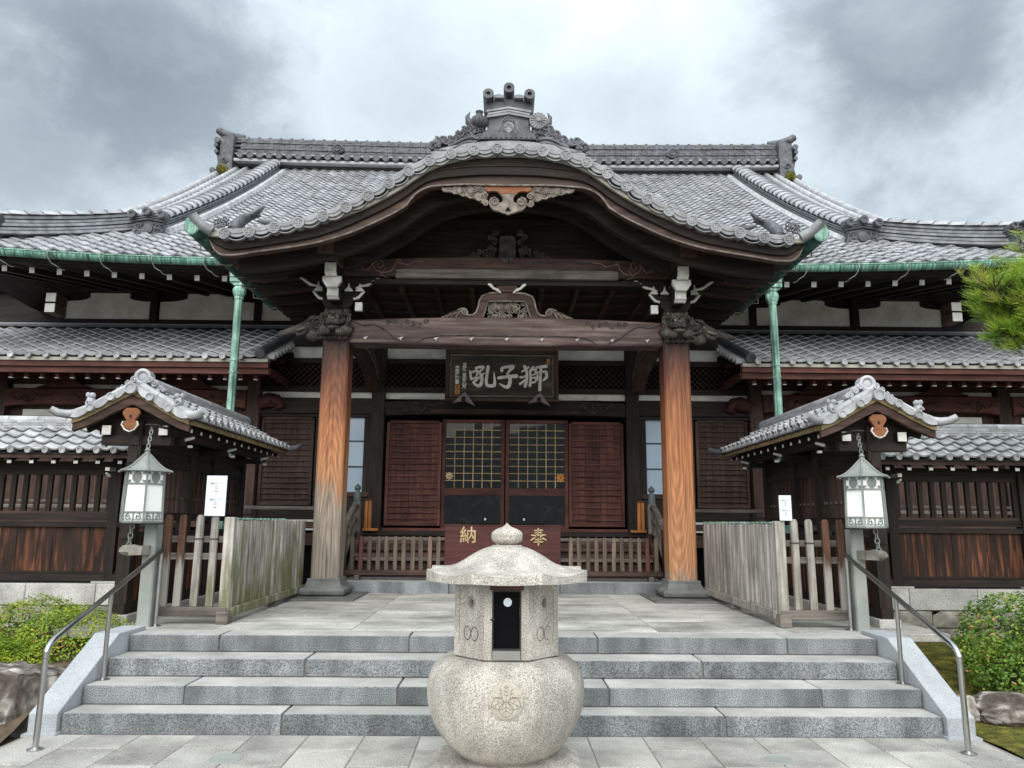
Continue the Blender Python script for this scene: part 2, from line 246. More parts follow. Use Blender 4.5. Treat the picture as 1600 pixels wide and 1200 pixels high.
# ---------------------------------------------------------------- mesh helpers
class MB:
    def __init__(s): s.v = []; s.f = []; s.m = []; s.tint = None; s.tone = None
    def add(s, vs, fs, mi=0):
        k = len(s.v); s.v += [tuple(v) for v in vs]; s.f += [tuple(i + k for i in f) for f in fs]; s.m += [mi] * len(fs); return s
    def box(s, x0, x1, y0, y1, z0, z1, mi=0):
        if x0 > x1: x0, x1 = x1, x0
        return s.add([(x0, y0, z0), (x1, y0, z0), (x1, y1, z0), (x0, y1, z0), (x0, y0, z1), (x1, y0, z1), (x1, y1, z1), (x0, y1, z1)],
                     [(0, 3, 2, 1), (4, 5, 6, 7), (0, 1, 5, 4), (1, 2, 6, 5), (2, 3, 7, 6), (3, 0, 4, 7)], mi)
    def beam(s, p, q, w, h, up=(0, 0, 1), mi=0):
        p = Vector(p); q = Vector(q); d = (q - p).normalized(); x = d.cross(Vector(up)).normalized(); u = x.cross(d)
        x = x * w / 2; u = u * h / 2
        return s.add([p - x - u, p + x - u, p + x + u, p - x + u, q - x - u, q + x - u, q + x + u, q - x + u],
                     [(0, 1, 2, 3), (7, 6, 5, 4), (0, 4, 5, 1), (1, 5, 6, 2), (2, 6, 7, 3), (3, 7, 4, 0)], mi)
    def prism(s, poly, a, b, ax='y', mi=0):
        n = len(poly); f = {'y': lambda u, v, t: (u, t, v), 'x': lambda u, v, t: (t, u, v), 'z': lambda u, v, t: (u, v, t)}[ax]
        vs = [f(u, v, a) for u, v in poly] + [f(u, v, b) for u, v in poly]
        return s.add(vs, [tuple(range(n)), tuple(range(2 * n - 1, n - 1, -1))] + [(i, i + n, (i + 1) % n + n, (i + 1) % n) for i in range(n)], mi)
    def tube(s, pts, r, n=6, mi=0, cap=True):
        pts = [Vector(p) for p in pts]; m = len(pts); rs = r if isinstance(r, (list, tuple)) else [r] * m; vs = []
        prev = None
        for i in range(m):
            d = (pts[min(i + 1, m - 1)] - pts[max(i - 1, 0)])
            d = d.normalized() if d.length > 1e-9 else Vector((0, 0, 1))
            if prev is None: a = d.orthogonal().normalized()
            else:
                a = prev - d * prev.dot(d); a = a.normalized() if a.length > 1e-6 else d.orthogonal().normalized()
            prev = a; b = d.cross(a)
            vs += [pts[i] + (a * cos(2 * pi * k / n) + b * sin(2 * pi * k / n)) * rs[i] for k in range(n)]
        fs = [(i * n + k, i * n + (k + 1) % n, (i + 1) * n + (k + 1) % n, (i + 1) * n + k) for i in range(m - 1) for k in range(n)]
        if cap: fs += [tuple(range(n - 1, -1, -1)), tuple((m - 1) * n + k for k in range(n))]
        return s.add(vs, fs, mi)
    def lathe(s, prof, c=(0, 0, 0), n=24, mi=0, ax='z', ph=0., cap=True):
        vs = []
        for r, h in prof:
            for k in range(n):
                a = 2 * pi * k / n + ph
                if ax == 'z': vs.append((c[0] + r * cos(a), c[1] + r * sin(a), c[2] + h))
                elif ax == 'y': vs.append((c[0] + r * cos(a), c[1] + h, c[2] - r * sin(a)))
                else: vs.append((c[0] + h, c[1] + r * cos(a), c[2] + r * sin(a)))
        m = len(prof)
        fs = [(i * n + k, i * n + (k + 1) % n, (i + 1) * n + (k + 1) % n, (i + 1) * n + k) for i in range(m - 1) for k in range(n)]
        if cap: fs += [tuple(range(n - 1, -1, -1)), tuple((m - 1) * n + k for k in range(n))]
        return s.add(vs, fs, mi)
    def ell(s, c, r, n=10, m=6, mi=0, rot=None):
        if isinstance(r, (int, float)): r = (r, r, r)
        vs = []
        for i in range(m + 1):
            t = pi * i / m
            for k in range(n):
                a = 2 * pi * k / n; v = Vector((r[0] * sin(t) * cos(a), r[1] * sin(t) * sin(a), r[2] * cos(t)))
                if rot is not None: v = rot @ v
                vs.append((c[0] + v.x, c[1] + v.y, c[2] + v.z))
        return s.add(vs, [(i * n + k, (i + 1) * n + k, (i + 1) * n + (k + 1) % n, i * n + (k + 1) % n) for i in range(m) for k in range(n)], mi)
    def grid(s, fn, us, vs_, mi=0):
        nu = len(us); nv = len(vs_)
        return s.add([fn(u, v) for v in vs_ for u in us], [(j * nu + i, j * nu + i + 1, (j + 1) * nu + i + 1, (j + 1) * nu + i) for j in range(nv - 1) for i in range(nu - 1)], mi)
    def band(s, xs, zt, zb, y0, y1, mi=0):
        """solid strip between two curves z(x), from y0 (front) to y1"""
        n = len(xs); vs = [(x, y, f(x)) for y in (y0, y1) for f in (zb, zt) for x in xs]
        fs = []
        for i in range(n - 1):
            fs += [(i, i + 1, n + i + 1, n + i), (2 * n + i + 1, 2 * n + i, 3 * n + i, 3 * n + i + 1), (i + 1, i, 2 * n + i, 2 * n + i + 1), (n + i, n + i + 1, 3 * n + i + 1, 3 * n + i)]
        fs += [(0, n, 3 * n, 2 * n), (n - 1, 3 * n - 1, 4 * n - 1, 2 * n - 1)]
        return s.add(vs, fs, mi)
    def spiral(s, c, r, turns=1.6, sg=1, y=0, rad=.012, a0=0., n=5, mi=0, k=26):
        pts = []; rr = []
        for i in range(k + 1):
            t = i / k; a = a0 + sg * t * turns * 2 * pi; q = r * (1 - t * .85)
            pts.append((c[0] + q * cos(a), y, c[1] + q * sin(a))); rr.append(rad * (1 - .3 * t))
        return s.tube(pts, rr, n, mi)
    def merge(s, mesh_mb, mat4, mi=0):
        k = len(s.v); s.v += [tuple(mat4 @ Vector(v)) for v in mesh_mb.v]; s.f += [tuple(i + k for i in f) for f in mesh_mb.f]; s.m += [mi + q for q in mesh_mb.m]
        if s.tone is None: s.tone = []
        s.tone += [random.uniform(-.13, .13)] * len(mesh_mb.v)
    def mesh(s, name, mats, smooth=False):
        me = bpy.data.meshes.new(name); me.from_pydata(s.v, [], s.f)
        for m in (mats if isinstance(mats, (list, tuple)) else [mats]): me.materials.append(m)
        if any(s.m): me.polygons.foreach_set('material_index', s.m)
        if smooth: me.polygons.foreach_set('use_smooth', [True] * len(s.f))
        if s.tint:
            a = me.attributes.new('tint', 'FLOAT', 'POINT'); a.data.foreach_set('value', s.tint)
        if s.tone:
            a = me.attributes.new('tone', 'FLOAT', 'POINT'); a.data.foreach_set('value', s.tone)
        me.update(); return me
WP = {}
def thing(name, label, cat, loc=(0, 0, 0), group=None):
    o = bpy.data.objects.new(name, None); o.empty_display_size = .2; COL.objects.link(o); o.location = loc; WP[o] = Vector(loc)
    o['label'] = label; o['category'] = cat
    if group: o['group'] = group
    return o
def obj(name, mb, mats, parent=None, smooth=False, kind=None, label=None, bev=0, seg=1, auto=None):
    xs = [v[0] for v in mb.v]; ys = [v[1] for v in mb.v]; zs = [v[2] for v in mb.v]
    c = Vector(((min(xs) + max(xs)) / 2, (min(ys) + max(ys)) / 2, min(zs)))
    mb.v = [(v[0] - c.x, v[1] - c.y, v[2] - c.z) for v in mb.v]
    me = mb.mesh(name, mats, smooth or auto is not None)
    if auto is not None: me.set_sharp_from_angle(angle=radians(auto))
    o = bpy.data.objects.new(name, me); COL.objects.link(o); WP[o] = c
    if parent is not None: o.parent = parent; o.location = c - WP[parent]
    else: o.location = c
    if kind: o['kind'] = kind
    if label: o['label'] = label
    if bev:
        b = o.modifiers.new('bevel', 'BEVEL'); b.width = bev; b.segments = seg; b.limit_method = 'ANGLE'
    return o
def tag(o, label, cat, group=None):
    o['label'] = label; o['category'] = cat
    if group: o['group'] = group
    return o
def inst(name, me, mw, parent):
    o = bpy.data.objects.new(name, me); COL.objects.link(o); o.parent = parent
    m = mw.copy(); m.translation = m.translation - WP[parent]; o.matrix_local = m; WP[o] = mw.translation.copy(); return o
def part(name, parent=None, loc=(0, 0, 0), kind=None):
    """a part that only carries sub-parts"""
    o = bpy.data.objects.new(name, None); COL.objects.link(o); o.empty_display_size = .1; WP[o] = Vector(loc)
    if parent is not None: o.parent = parent; o.location = Vector(loc) - WP[parent]
    else: o.location = loc
    if kind: o['kind'] = kind
    return o
def bx(name, parent, mat, x0, x1, y0, y1, z0, z1, bev=0, **k): return obj(name, MB().box(x0, x1, y0, y1, z0, z1), mat, parent, bev=bev, **k)
def curve(pts):
    """smooth monotone-ish interpolation through (x, z) points"""
    pts = sorted(pts); n = len(pts); X = [p[0] for p in pts]; Z = [p[1] for p in pts]
    d = [(Z[i + 1] - Z[i]) / (X[i + 1] - X[i]) for i in range(n - 1)]
    t = [d[0]] + [0 if d[i - 1] * d[i] < 0 else (d[i - 1] + d[i]) / 2 for i in range(1, n - 1)] + [d[-1]]
    def f(x):
        if x <= X[0]: return Z[0] + t[0] * (x - X[0])
        if x >= X[-1]: return Z[-1] + t[-1] * (x - X[-1])
        i = max(k for k in range(n - 1) if X[k] <= x); h = X[i + 1] - X[i]; u = (x - X[i]) / h
        return (Z[i] * (1 + 2 * u) * (1 - u) ** 2 + t[i] * h * u * (1 - u) ** 2 + Z[i + 1] * u * u * (3 - 2 * u) + t[i + 1] * h * u * u * (u - 1))
    return f
def frange(a, b, n): return [a + (b - a) * i / (n - 1) for i in range(n)]
def tmat(P, h, a, roll=0.):
    """frame of a roof tile at P; h = horizontal upslope direction, a = pitch"""
    hx, hy = h; x = Vector((hy, -hx, 0)); y = Vector((hx * cos(a), hy * cos(a), sin(a)))
    x = (x * cos(roll) + Vector((0, 0, 1)) * sin(roll)); z = x.cross(y).normalized(); y = z.cross(x)
    m = Matrix((x, y, z)).transposed().to_4x4(); m.translation = Vector(P); return m
def tile_mb(w, l, A, th):
    prof = [(-.5, .62), (-.40, .95), (-.30, .95), (-.18, .55), (0, .12), (.22, .0), (.5, .55)]
    n = len(prof); vs = []
    for x, h in prof: vs.append((x * w, 0, A * h + th * .40))
    for x, h in prof: vs.append((x * w, 0, A * h + th))
    for x, h in prof: vs.append((x * w, l * 1.08, A * h))
    fs = [(i, i + 1, n + i + 1, n + i) for i in range(n - 1)] + [(n + i, n + i + 1, 2 * n + i + 1, 2 * n + i) for i in range(n - 1)]
    return MB().add(vs, fs)
def disc_mb(r, depth, ring=True):
    """round end tile facing local -y"""
    m = MB().lathe([(r * .62, -.006), (r * .70, -.006), (r * .74, -.016), (r, -.016), (r, depth)] if ring else [(r * .9, -.012), (r, 0), (r, depth)], ax='y', n=14)
    return m
def text_mesh(body, size, depth=.004, offset=0.):
    cu = bpy.data.curves.new('lettering', 'FONT'); cu.body = body; cu.size = size; cu.extrude = depth; cu.offset = offset; cu.align_x = 'CENTER'; cu.align_y = 'CENTER'; cu.resolution_u = 3
    o = bpy.data.objects.new('lettering', cu); COL.objects.link(o); bpy.context.view_layer.update()
    me = bpy.data.meshes.new_from_object(o.evaluated_get(bpy.context.evaluated_depsgraph_get())); bpy.data.objects.remove(o); bpy.data.curves.remove(cu); return me
def letters(name, body, size, pos, mat, parent, depth=.004, offset=0., rz=0., ry=0.):
    me = text_mesh(body, size, depth, offset); me.materials.clear(); me.materials.append(mat); me.name = name
    return inst(name, me, Matrix.Translation(pos) @ Matrix.Rotation(rz, 4, 'Z') @ Matrix.Rotation(ry, 4, 'Y') @ Matrix.Rotation(pi / 2, 4, 'X'), parent)
# ================================================================ setting: ground, paving, steps
obj('ground', MB().grid(lambda u, v: (u, v, -.03), [-600, -60, -20, 20, 60, 600], [-120, -20, 3, 30, 120, 900]), SOIL, kind='structure')
sky_pts = None
pav = part('paving', loc=(0, 5, 0), kind='structure')
obj('joint_bed', MB().box(-3.60, 3.62, -6, 6.5, -.029, -.007), GROUT, pav)
k = 0
xs = [-3.57] + [-.217 + .42 * i for i in range(-7, 9)] + [3.59]
for i in range(len(xs) - 1):
    y = 6.11 - (.35 if i % 2 else .72)
    ys = [6.11]
    while y > 1.5: ys.append(y); y -= .78
    for j in range(len(ys) - 1):
        mb = MB().box(xs[i] + .004, xs[i + 1] - .004, ys[j + 1] + .004, ys[j] - .004, -.02, random.uniform(-.002, .0015))
        obj('paving_slab', mb, PAVE, pav, bev=.004)
st = part('stone_steps', loc=(0, 6.13, 0), kind='structure')
RY = [6.13, 6.40, 6.76, 7.10]; R = .145
for n_ in range(4):
    z0 = R * n_; z1 = R * (n_ + 1); off = 0 if n_ % 2 == 0 else .86
    sx = [-3.365] + [s for s in ([-1.70, 0.0, 1.69] if n_ % 2 == 0 else [-2.56, -.86, .835, 2.55])] + [3.365]
    d1 = RY[n_ + 1] + .06 if n_ < 3 else 7.44
    bx('step_core', st, GROUT, -3.37, 3.37, RY[n_] + .02, d1 - .01, z0 + .0 - (.02 if n_ == 0 else 0), z1 - .02)
    for i in range(len(sx) - 1):
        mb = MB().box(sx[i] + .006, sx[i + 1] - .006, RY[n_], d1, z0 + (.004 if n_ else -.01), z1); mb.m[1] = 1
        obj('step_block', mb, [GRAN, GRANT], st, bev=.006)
land = part('landing', loc=(0, 9.2, .58), kind='structure')
bx('landing_core', land, GROUT, -3.62, 3.62, 7.46, 13.2, .02, .566)
lx = [-3.60, -2.75, -1.46, 0, 1.46, 2.75, 3.60]; ly = [7.445, 8.22, 9.02, 9.9, 10.62, 11.185]
for i in range(6):
    for j in range(5):
        bx('paving_slab', land, PAVEL, lx[i] + .003, lx[i + 1] - .003, ly[j] + .003, ly[j + 1] - .003, .55, .58, bev=.003)
gx = [-2.45, -.8, .8, 2.45]
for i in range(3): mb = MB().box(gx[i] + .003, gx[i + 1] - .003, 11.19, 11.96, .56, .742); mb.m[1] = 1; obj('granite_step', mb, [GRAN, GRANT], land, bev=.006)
for s in (-1, 1):
    kb = MB()
    # side ramp stones beside the steps
    x0, x1 = sorted((s * 3.375, s * 3.59))
    kb.prism([(6.09, 0), (6.09, .15), (6.93, .615), (7.43, .615), (7.43, 0)], x0, x1, 'x')
    o = obj('cheek_wall', kb, GRANL, bev=.005)
    tag(o, 'pale granite sloping cheek stone at the %s end of the steps' % ('left' if s < 0 else 'right'), 'stair wall', 'cheek stones beside the steps')
    obj('plinth_strip', MB().box(x0 - .02, x1 + .02, 6.05, 6.30, -.01, .012), GRANL, st)
    bx('edge_slab', land, PAVEL, *sorted((s * 3.63, s * 4.25)), 7.46, 9.2, .50, .574, bev=.006)
# garden ground
def mound(name, x0, x1, y0, y1, zf, mat, n=26):
    o = obj(name, MB().grid(lambda u, v: (u, v, zf(u, v)), frange(x0, x1, n), frange(y0, y1, n)), mat, smooth=True, kind='structure')
mound('moss_lawn', 3.62, 9.5, 3.2, 9.3, lambda x, y: -.005 + .05 * min(1, max(0, (x - 3.6) * .8)) + .035 * noise.noise(Vector((x * 1.6, y * 1.6, 0))) + .25 * max(0, min(1, (y - 6.6) / 1.6)), MOSS, 40)
mound('garden_bed', -9.5, -3.64, 3.2, 9.3, lambda x, y: -.004 + .36 * max(0, min(1, (y - 5.9) / .8)) + .03 * noise.noise(Vector((x * 2, y * 2, 4))), SOIL, 40)

# ---------------------------------------------------------------- rocks
def rock(label, c, r, seed, cat='rock', group=None, flat=.5):
    bm = bmesh.new(); bmesh.ops.create_icosphere(bm, subdivisions=5, radius=1)
    for v in bm.verts:
        p = v.co.copy(); q = p + Vector((seed, seed * 1.7, seed * .3))
        d = 1 + .26 * noise.noise(q * 1.3) + .13 * noise.noise(q * 3.1)
        # split planes
        v.co = p * d
        for ax, lim in ((Vector((.3, -.9, .25)).normalized(), .72), (Vector((-.6, -.5, .6)).normalized(), .78), (Vector((.1, .1, 1)).normalized(), .62), (Vector((.8, -.4, .2)).normalized(), .75)):
            t = v.co.dot(ax)
            if t > lim: v.co -= ax * (t - lim) * .85
        v.co *= 1 + .07 * noise.noise(q * 6) + .055 * abs(noise.noise(Vector((q.x * 9, q.y * 9, q.z * 16)))) + .022 * noise.noise(q * 26)
        v.co = Vector((v.co.x * r[0], v.co.y * r[1], v.co.z * r[2]))
    me = bpy.data.meshes.new('rock'); bm.to_mesh(me); bm.free(); me.materials.append(ROCK); me.polygons.foreach_set('use_smooth', [True] * len(me.polygons))
    o = bpy.data.objects.new('garden_rock', me); COL.objects.link(o); o.location = c; WP[o] = Vector(c); me.set_sharp_from_angle(angle=radians(28))
    return tag(o, label, cat, group)
rock('large split rock beside the left cheek stone, under the azaleas', (-3.98, 6.42, .13), (.42, .50, .42), 3.3, group='garden rocks')
rock('brown rock at the left picture edge, behind the large split rock', (-4.75, 6.6, .12), (.50, .5, .38), 8.1, group='garden rocks')
rock('long grey rock lying at the edge of the moss under the round bush', (4.45, 6.62, .08), (.50, .30, .19), 5.2, group='garden rocks')
rock('small brown rock beside the right cheek stone', (3.83, 6.75, .08), (.20, .22, .16), 1.9, group='garden rocks')
rock('dark flat rock under the wall right of the steps', (3.98, 7.75, .16), (.34, .3, .16), 9.4, group='garden rocks')

# ---------------------------------------------------------------- drain covers
for x, y, w in ((-1.90, 5.53, 'left'), (1.88, 5.56, 'right')):
    t = thing('drain_cover', 'round grey metal drain cover in the paving to the %s of the stone urn' % w, 'drain cover', (x, y, 0), 'round drain covers in the paving')
    obj('rim', MB().lathe([(.115, 0), (.115, .004), (.098, .004), (.096, .0015)], (x, y, 0), 28), POSTM, t)
    obj('lid', MB().lathe([(.094, 0), (.094, .003), (.05, .0036), (.045, .0026), (.01, .0026)], (x, y, 0), 28), POSTM, t)

# ================================================================ temple hall
H = thing('temple_hall', 'dark wooden temple hall with grey tiled roofs and a curved entrance gable', 'temple', (0, 13.6, 0))
zt = curve([(-4.02, 5.40), (-3.76, 5.285), (-3.37, 5.30), (-3.0, 5.37), (-2.44, 5.515), (-2.03, 5.70), (-1.66, 5.93), (-1.34, 6.155), (-.92, 6.37), (-.46, 6.47), (0, 6.505),
            (.46, 6.47), (.92, 6.37), (1.34, 6.155), (1.66, 5.93), (2.03, 5.70), (2.44, 5.515), (3.0, 5.37), (3.37, 5.30), (3.76, 5.285), (4.02, 5.40)])
def sym(pts): return curve([(-x, z) for x, z in pts if x > 0] + pts)
ztb = sym([(0, 6.345), (.5, 6.31), (.96, 6.17), (1.45, 5.825), (1.94, 5.55), (2.43, 5.385), (3.24, 5.22), (3.76, 5.18), (3.95, 5.22)])
zbf = sym([(0, 5.955), (.5, 5.962), (.85, 5.945), (1.06, 5.915), (1.24, 5.80), (1.335, 5.655)])
zbo = curve([(1.335, 5.655), (1.53, 5.53), (1.77, 5.405), (2.05, 5.275), (2.45, 5.14), (2.8, 5.07), (3.24, 5.0), (3.57, 4.95), (3.70, 4.955), (3.80, 5.03), (3.86, 5.15)])
def zb(x): return zbf(x) if abs(x) < 1.335 else zbo(abs(x))
zm_i = sym([(0, 6.10), (.62, 6.075), (1.07, 5.985), (1.4, 5.74), (1.72, 5.55), (2.4, 5.24), (3.0, 5.11), (3.6, 5.03), (3.86, 5.16)])
def zmi(x): return max(zm_i(x), zb(x) + .01)
def zM(t): return 5.84 + .56 * t + .0105 * t * t            # main roof surface, t = metres behind the eave line y = 12
def aM(t): return atan(.56 + .021 * t)
def lift(x, t): return .0078 * max(0, abs(x) - 4.2) ** 2 * max(0, 1 - t / 5)
XB = frange(-3.86, 3.86, 121)
XB = sorted(XB + [-1.334, 1.334, -1.30, 1.30])
# ---- portico gable boards
hb = obj('gable_board', MB().band(XB, lambda x: ztb(x) - .003, zmi, 9.30, 9.42), WD['x'], H, bev=.004)
obj('gable_moulding', MB().band(XB, lambda x: zmi(x) + .02, zb, 9.345, 9.44), M('brown gable moulding', [(.3, (.035, .021, .018)), (.55, (.085, .05, .04)), (.75, (.16, .095, .07))], (.08, 1, 1), 14, 6, .6, .3, 0, .4, 1.4), H)
lip = MB(); lip.tube([(x, 9.338, zb(x) + .012) for x in XB], .013, 6); obj('moulding_edge', lip, WCARVL, H)
obj('board_bead', MB().tube([(x, 9.292, zmi(x) + .10 + .02 * (1 - abs(x) / 4)) for x in XB if abs(x) < 3.7], .008, 5), WB['x'], H)
# mortar bed under the edge tiles
obj('tile_bed', MB().band(XB, lambda x: ztb(x) + .05, lambda x: ztb(x), 9.245, 9.5), MORTAR, H)
# ---- roof of the portico
pr = part('portico_roof', H, (0, 10.6, 5.3))
def yend(x): 
    z = zt(x); t = 0
    while zM(t) < z + .05: t += .02
    return 12 + t + .15
obj('roof_shell', MB().grid(lambda u, v: (u, 9.42 + (yend(u) - 9.42) * v, zt(u) - .02), frange(-3.98, 3.98, 90), frange(0, 1, 14)), TILEM, pr, smooth=True)
# positions along the curve at equal spacing
def along(f, x0, x1, step, n=3000):
    out = [x0]; acc = 0; px_, pz = x0, f(x0)
    for i in range(1, n + 1):
        x = x0 + (x1 - x0) * i / n; z = f(x); acc += sqrt((x - px_) ** 2 + (z - pz) ** 2); px_, pz = x, z
        if acc >= step: out.append(x); acc -= step
    return out
half = along(zt, .155, 3.9, .312)
disc_x = sorted([-x for x in half] + half)
def tang(f, x): a = atan2(f(x + .02) - f(x - .02), .04); return a
dm = disc_mb(.076, .34)
# raised hooked cross on each end tile
w_ = .0085
for x0, x1, z0, z1 in ((-w_, w_, -.040, .040), (-.040, -w_, -w_, w_), (w_, .040, -w_, w_), (-.040, -.040 + 2 * w_, w_, .040), (.040 - 2 * w_, .040, -.040, -w_), (w_, .040, .040 - 2 * w_, .040), (-.040, -w_, -.040, -.040 + 2 * w_)):
    dm.box(x0, x1, -.014, -.002, z0, z1)
dme = dm.mesh('round_end_tile', TILEM)
dme.set_sharp_from_angle(angle=radians(30))
for x in disc_x:
    a = tang(zt, x); n = Vector((-sin(a), 0, cos(a)))
    inst('round_end_tile', dme, Matrix.Translation(Vector((x, 9.20, zt(x))) - n * .085) @ Matrix.Rotation(-a * .5, 4, 'Y') @ Matrix.Rotation(random.uniform(-.02, .02), 4, 'X'), pr)
for i in range(len(disc_x) - 1):
    A = Vector((disc_x[i], 0, zt(disc_x[i]))); B = Vector((disc_x[i + 1], 0, zt(disc_x[i + 1])))
    a = atan2(B.z - A.z, B.x - A.x); n = Vector((-sin(a), 0, cos(a))); m = MB(); K = 9
    for (o0, o1, y0, y1, sg) in ((-.02, -.115, 9.215, 9.25, .05), (-.135, -.155, 9.205, 9.25, .05), (-.05, -.075, 9.205, 9.22, .04)):
        pts0 = []; pts1 = []
        for j in range(K):
            s = .10 + .80 * j / (K - 1); p = A.lerp(B, s); sag = sg * sin(pi * j / (K - 1)) ** .8
            pts0.append(p + n * (o0 - (sag if o0 < -.04 else sag * .2))); pts1.append(p + n * (o1 - sag + .03))
        vs = [(p.x, y, p.z) for y in (y0, y1) for p in pts0 + pts1]
        k2 = 2 * K
        fs = [(j, K + j, K + j + 1, j + 1) for j in range(K - 1)] + [(K + j, k2 + K + j, k2 + K + j + 1, K + j + 1) for j in range(K - 1)] + [(j, j + 1, k2 + j + 1, k2 + j) for j in range(K - 1)] + [(0, k2, k2 + K, K), (K - 1, k2 - 1, 2 * k2 - 1, k2 + K - 1)]
        m.add(vs, fs)
    obj('eave_lip_tile', m, TILEM, pr)
vt = along(zt, -3.86, 3.9, .31)
for i in range(len(vt) - 1):
    pts = [(x, 9.33, zt(x) - .045) for x in frange(vt[i] + .004, vt[i + 1] - .004, 4)]
    obj('verge_tile', MB().tube(pts, .072, 10), TILEM, pr, auto=50)
    pts = [(x, 9.52, zt(x) - .03) for x in frange(vt[i] + .004, vt[i + 1] - .004, 4)]
    obj('verge_tile', MB().tube(pts, .07, 8), TILEM, pr, auto=50)
rolls = MB()
for yy in frange(9.8, 12.6, 11): 
    xs_ = [x for x in frange(-3.95, 3.95, 70) if yend(x) > yy - .1]
    for seg in (xs_,):
        for i in range(len(seg) - 1):
            if seg[i + 1] - seg[i] < .2: rolls.tube([(seg[i], yy, zt(seg[i]) - .03), (seg[i + 1], yy, zt(seg[i + 1]) - .03)], .065, 6, cap=False)
obj('cover_tile_rows', rolls, TILEM, pr, kind='stuff', auto=60)
for s in (-1, 1):   # upturned corner tile
    obj('corner_tile', MB().tube([(s * 3.80, 9.24, 5.24), (s * 3.92, 9.20, 5.30), (s * 3.99, 9.17, 5.37), (s * 4.03, 9.14, 5.43)], [.070, .073, .068, .06], 10), TILEM, pr, auto=50)
    m = MB()     # leaf shaped finial lying on the roof near the corner
    m.tube([(s * 3.58, 9.42, 5.32), (s * 3.57, 9.45, 5.42), (s * 3.52, 9.52, 5.52), (s * 3.44, 9.60, 5.60), (s * 3.34, 9.66, 5.64)], [.075, .085, .075, .05, .02], 9)
    for q in range(6): m.lathe([(.06, 0), (.096 - .006 * q, .012), (.06, .024)], (s * (3.585 - .012 * q), 9.44 + .02 * q, 5.35 + .035 * q), 10)
    for q in range(5): m.tube([(s * (3.44 - .02 * q), 9.56, 5.56 + .01 * q), (s * (3.40 - .03 * q), 9.52, 5.60 + .02 * q), (s * (3.32 - .02 * q), 9.54, 5.60 + .03 * q)], [.03, .026, .006], 5)
    for q in range(7): m.spiral((s * (3.72 + .05 * (q % 3)), 5.40 + .05 * (q // 3)), .045, 1.2, s, 9.36 + .03 * q % .1, .014)
    obj('corner_finial', m, TILED, pr, auto=50)
    m = MB().tube([(s * 2.98, 9.50, 5.44), (s * 3.15, 9.46, 5.45), (s * 3.30, 9.42, 5.47)], [.03, .055, .01], 8); m.tube([(s * 2.98, 9.50, 5.44), (s * 2.86, 9.54, 5.45)], [.03, .05], 8); obj('roof_leaf_tile', m, TILED, pr, auto=50)
# ---- ridge end ornament over the entrance
og = part('ridge_ornament', H, (0, 9.4, 6.5))
def poly_sym(pts): return pts + [(-x, z) for x, z in reversed(pts) if abs(x) > 1e-6]
OY = 9.33
def zarc(x): return zt(x)
m = MB(); m.band(frange(-1.02, 1.02, 41), lambda x: zt(x) + .07, lambda x: zt(x) - .02, OY - .05, OY + .35); obj('ornament_bed', m, TILEM, og)
m = MB(); m.prism([(-.37, 6.585), (.37, 6.585), (.345, 6.685), (-.345, 6.685)], OY - .07, OY + .3); 
for q in frange(-.30, .30, 10): m.prism([(q - .022, 6.60), (q + .022, 6.60), (q, 6.665)], OY - .08, OY - .06)
obj('base_strip', m, TILED, og, bev=.006)
m = MB(); m.prism([(-.36, 6.68), (.36, 6.68), (.285, 6.76), (.265, 6.86), (.28, 6.91), (0, 6.985), (-.28, 6.91), (-.265, 6.86), (-.285, 6.76)], OY - .01, OY + .26); obj('emblem_panel', m, TILED, og, bev=.008)
m = MB()
for q in ((0, 0),): 
    m.ell((0, OY - .015, 6.785), (.075, .02, .085), 14, 8); m.prism([(-.07, 6.80), (.07, 6.80), (0, 6.69)], OY - .03, OY)
for q in (-.055, 0, .055):
    for j in range(4): m.ell((q, OY - .02, 6.855 + .022 * j + (.02 if q == 0 else 0)), (.018 if j % 2 else .012, .012, .011), 8, 4)
    m.ell((q - .02, OY - .02, 6.885), (.012, .01, .01), 6, 4); m.ell((q + .02, OY - .02, 6.885), (.012, .01, .01), 6, 4)
m.tube([(-.18, OY - .012, 6.69), (-.12, OY - .012, 6.75), (-.11, OY - .012, 6.84), (-.06, OY - .012, 6.91), (0, OY - .012, 6.945), (.06, OY - .012, 6.91), (.11, OY - .012, 6.84), (.12, OY - .012, 6.75), (.18, OY - .012, 6.69)], .010, 6)
for k_ in range(3): m.tube([(.05 * cos(t) * (1 - .28 * k_), OY - .038, 6.785 + .05 * sin(t) * (1 - .28 * k_)) for t in frange(-.3, pi + .3, 11)], .005, 4)
obj('leaf_emblem', m, TILEM, og)
for z0, hw, hh in ((6.905, .295, .035), (6.945, .285, .03), (6.985, .30, .035)):
    m = MB(); m.prism([(-hw, z0), (0, z0 + .055), (hw, z0), (hw, z0 + hh), (0, z0 + .055 + hh), (-hw, z0 + hh)], OY - .045, OY + .3); obj('cap_course', m, TILEM, og, bev=.004)
m = MB(); m.prism([(-.33, 7.0), (.33, 7.0), (.33, 7.14), (.22, 7.17), (.11, 7.20), (0, 7.21), (-.11, 7.20), (-.22, 7.17), (-.33, 7.14)], OY + .0, OY + .28); obj('cap_block', m, TILED, og, bev=.01)
for x, z in ((-.275, 7.215), (0, 7.305), (.275, 7.215)):
    m = MB().lathe([(.026, .03), (.030, -.012), (.072, -.012), (.072, .48), (0.01, .48)], (x, OY - .11, z), 18, ax='y'); obj('roll_tile', m, TILED, og, auto=40)
for x0, x1 in ((-.20, -.07), (.07, .20)):
    m = MB(); m.band(frange(x0, x1, 9), lambda x: 7.245 - .3 * abs(abs(x) - .135), lambda x: 7.19 - .0 * x, OY - .06, OY + .2); obj('cap_pan_tile', m, TILEM, og)
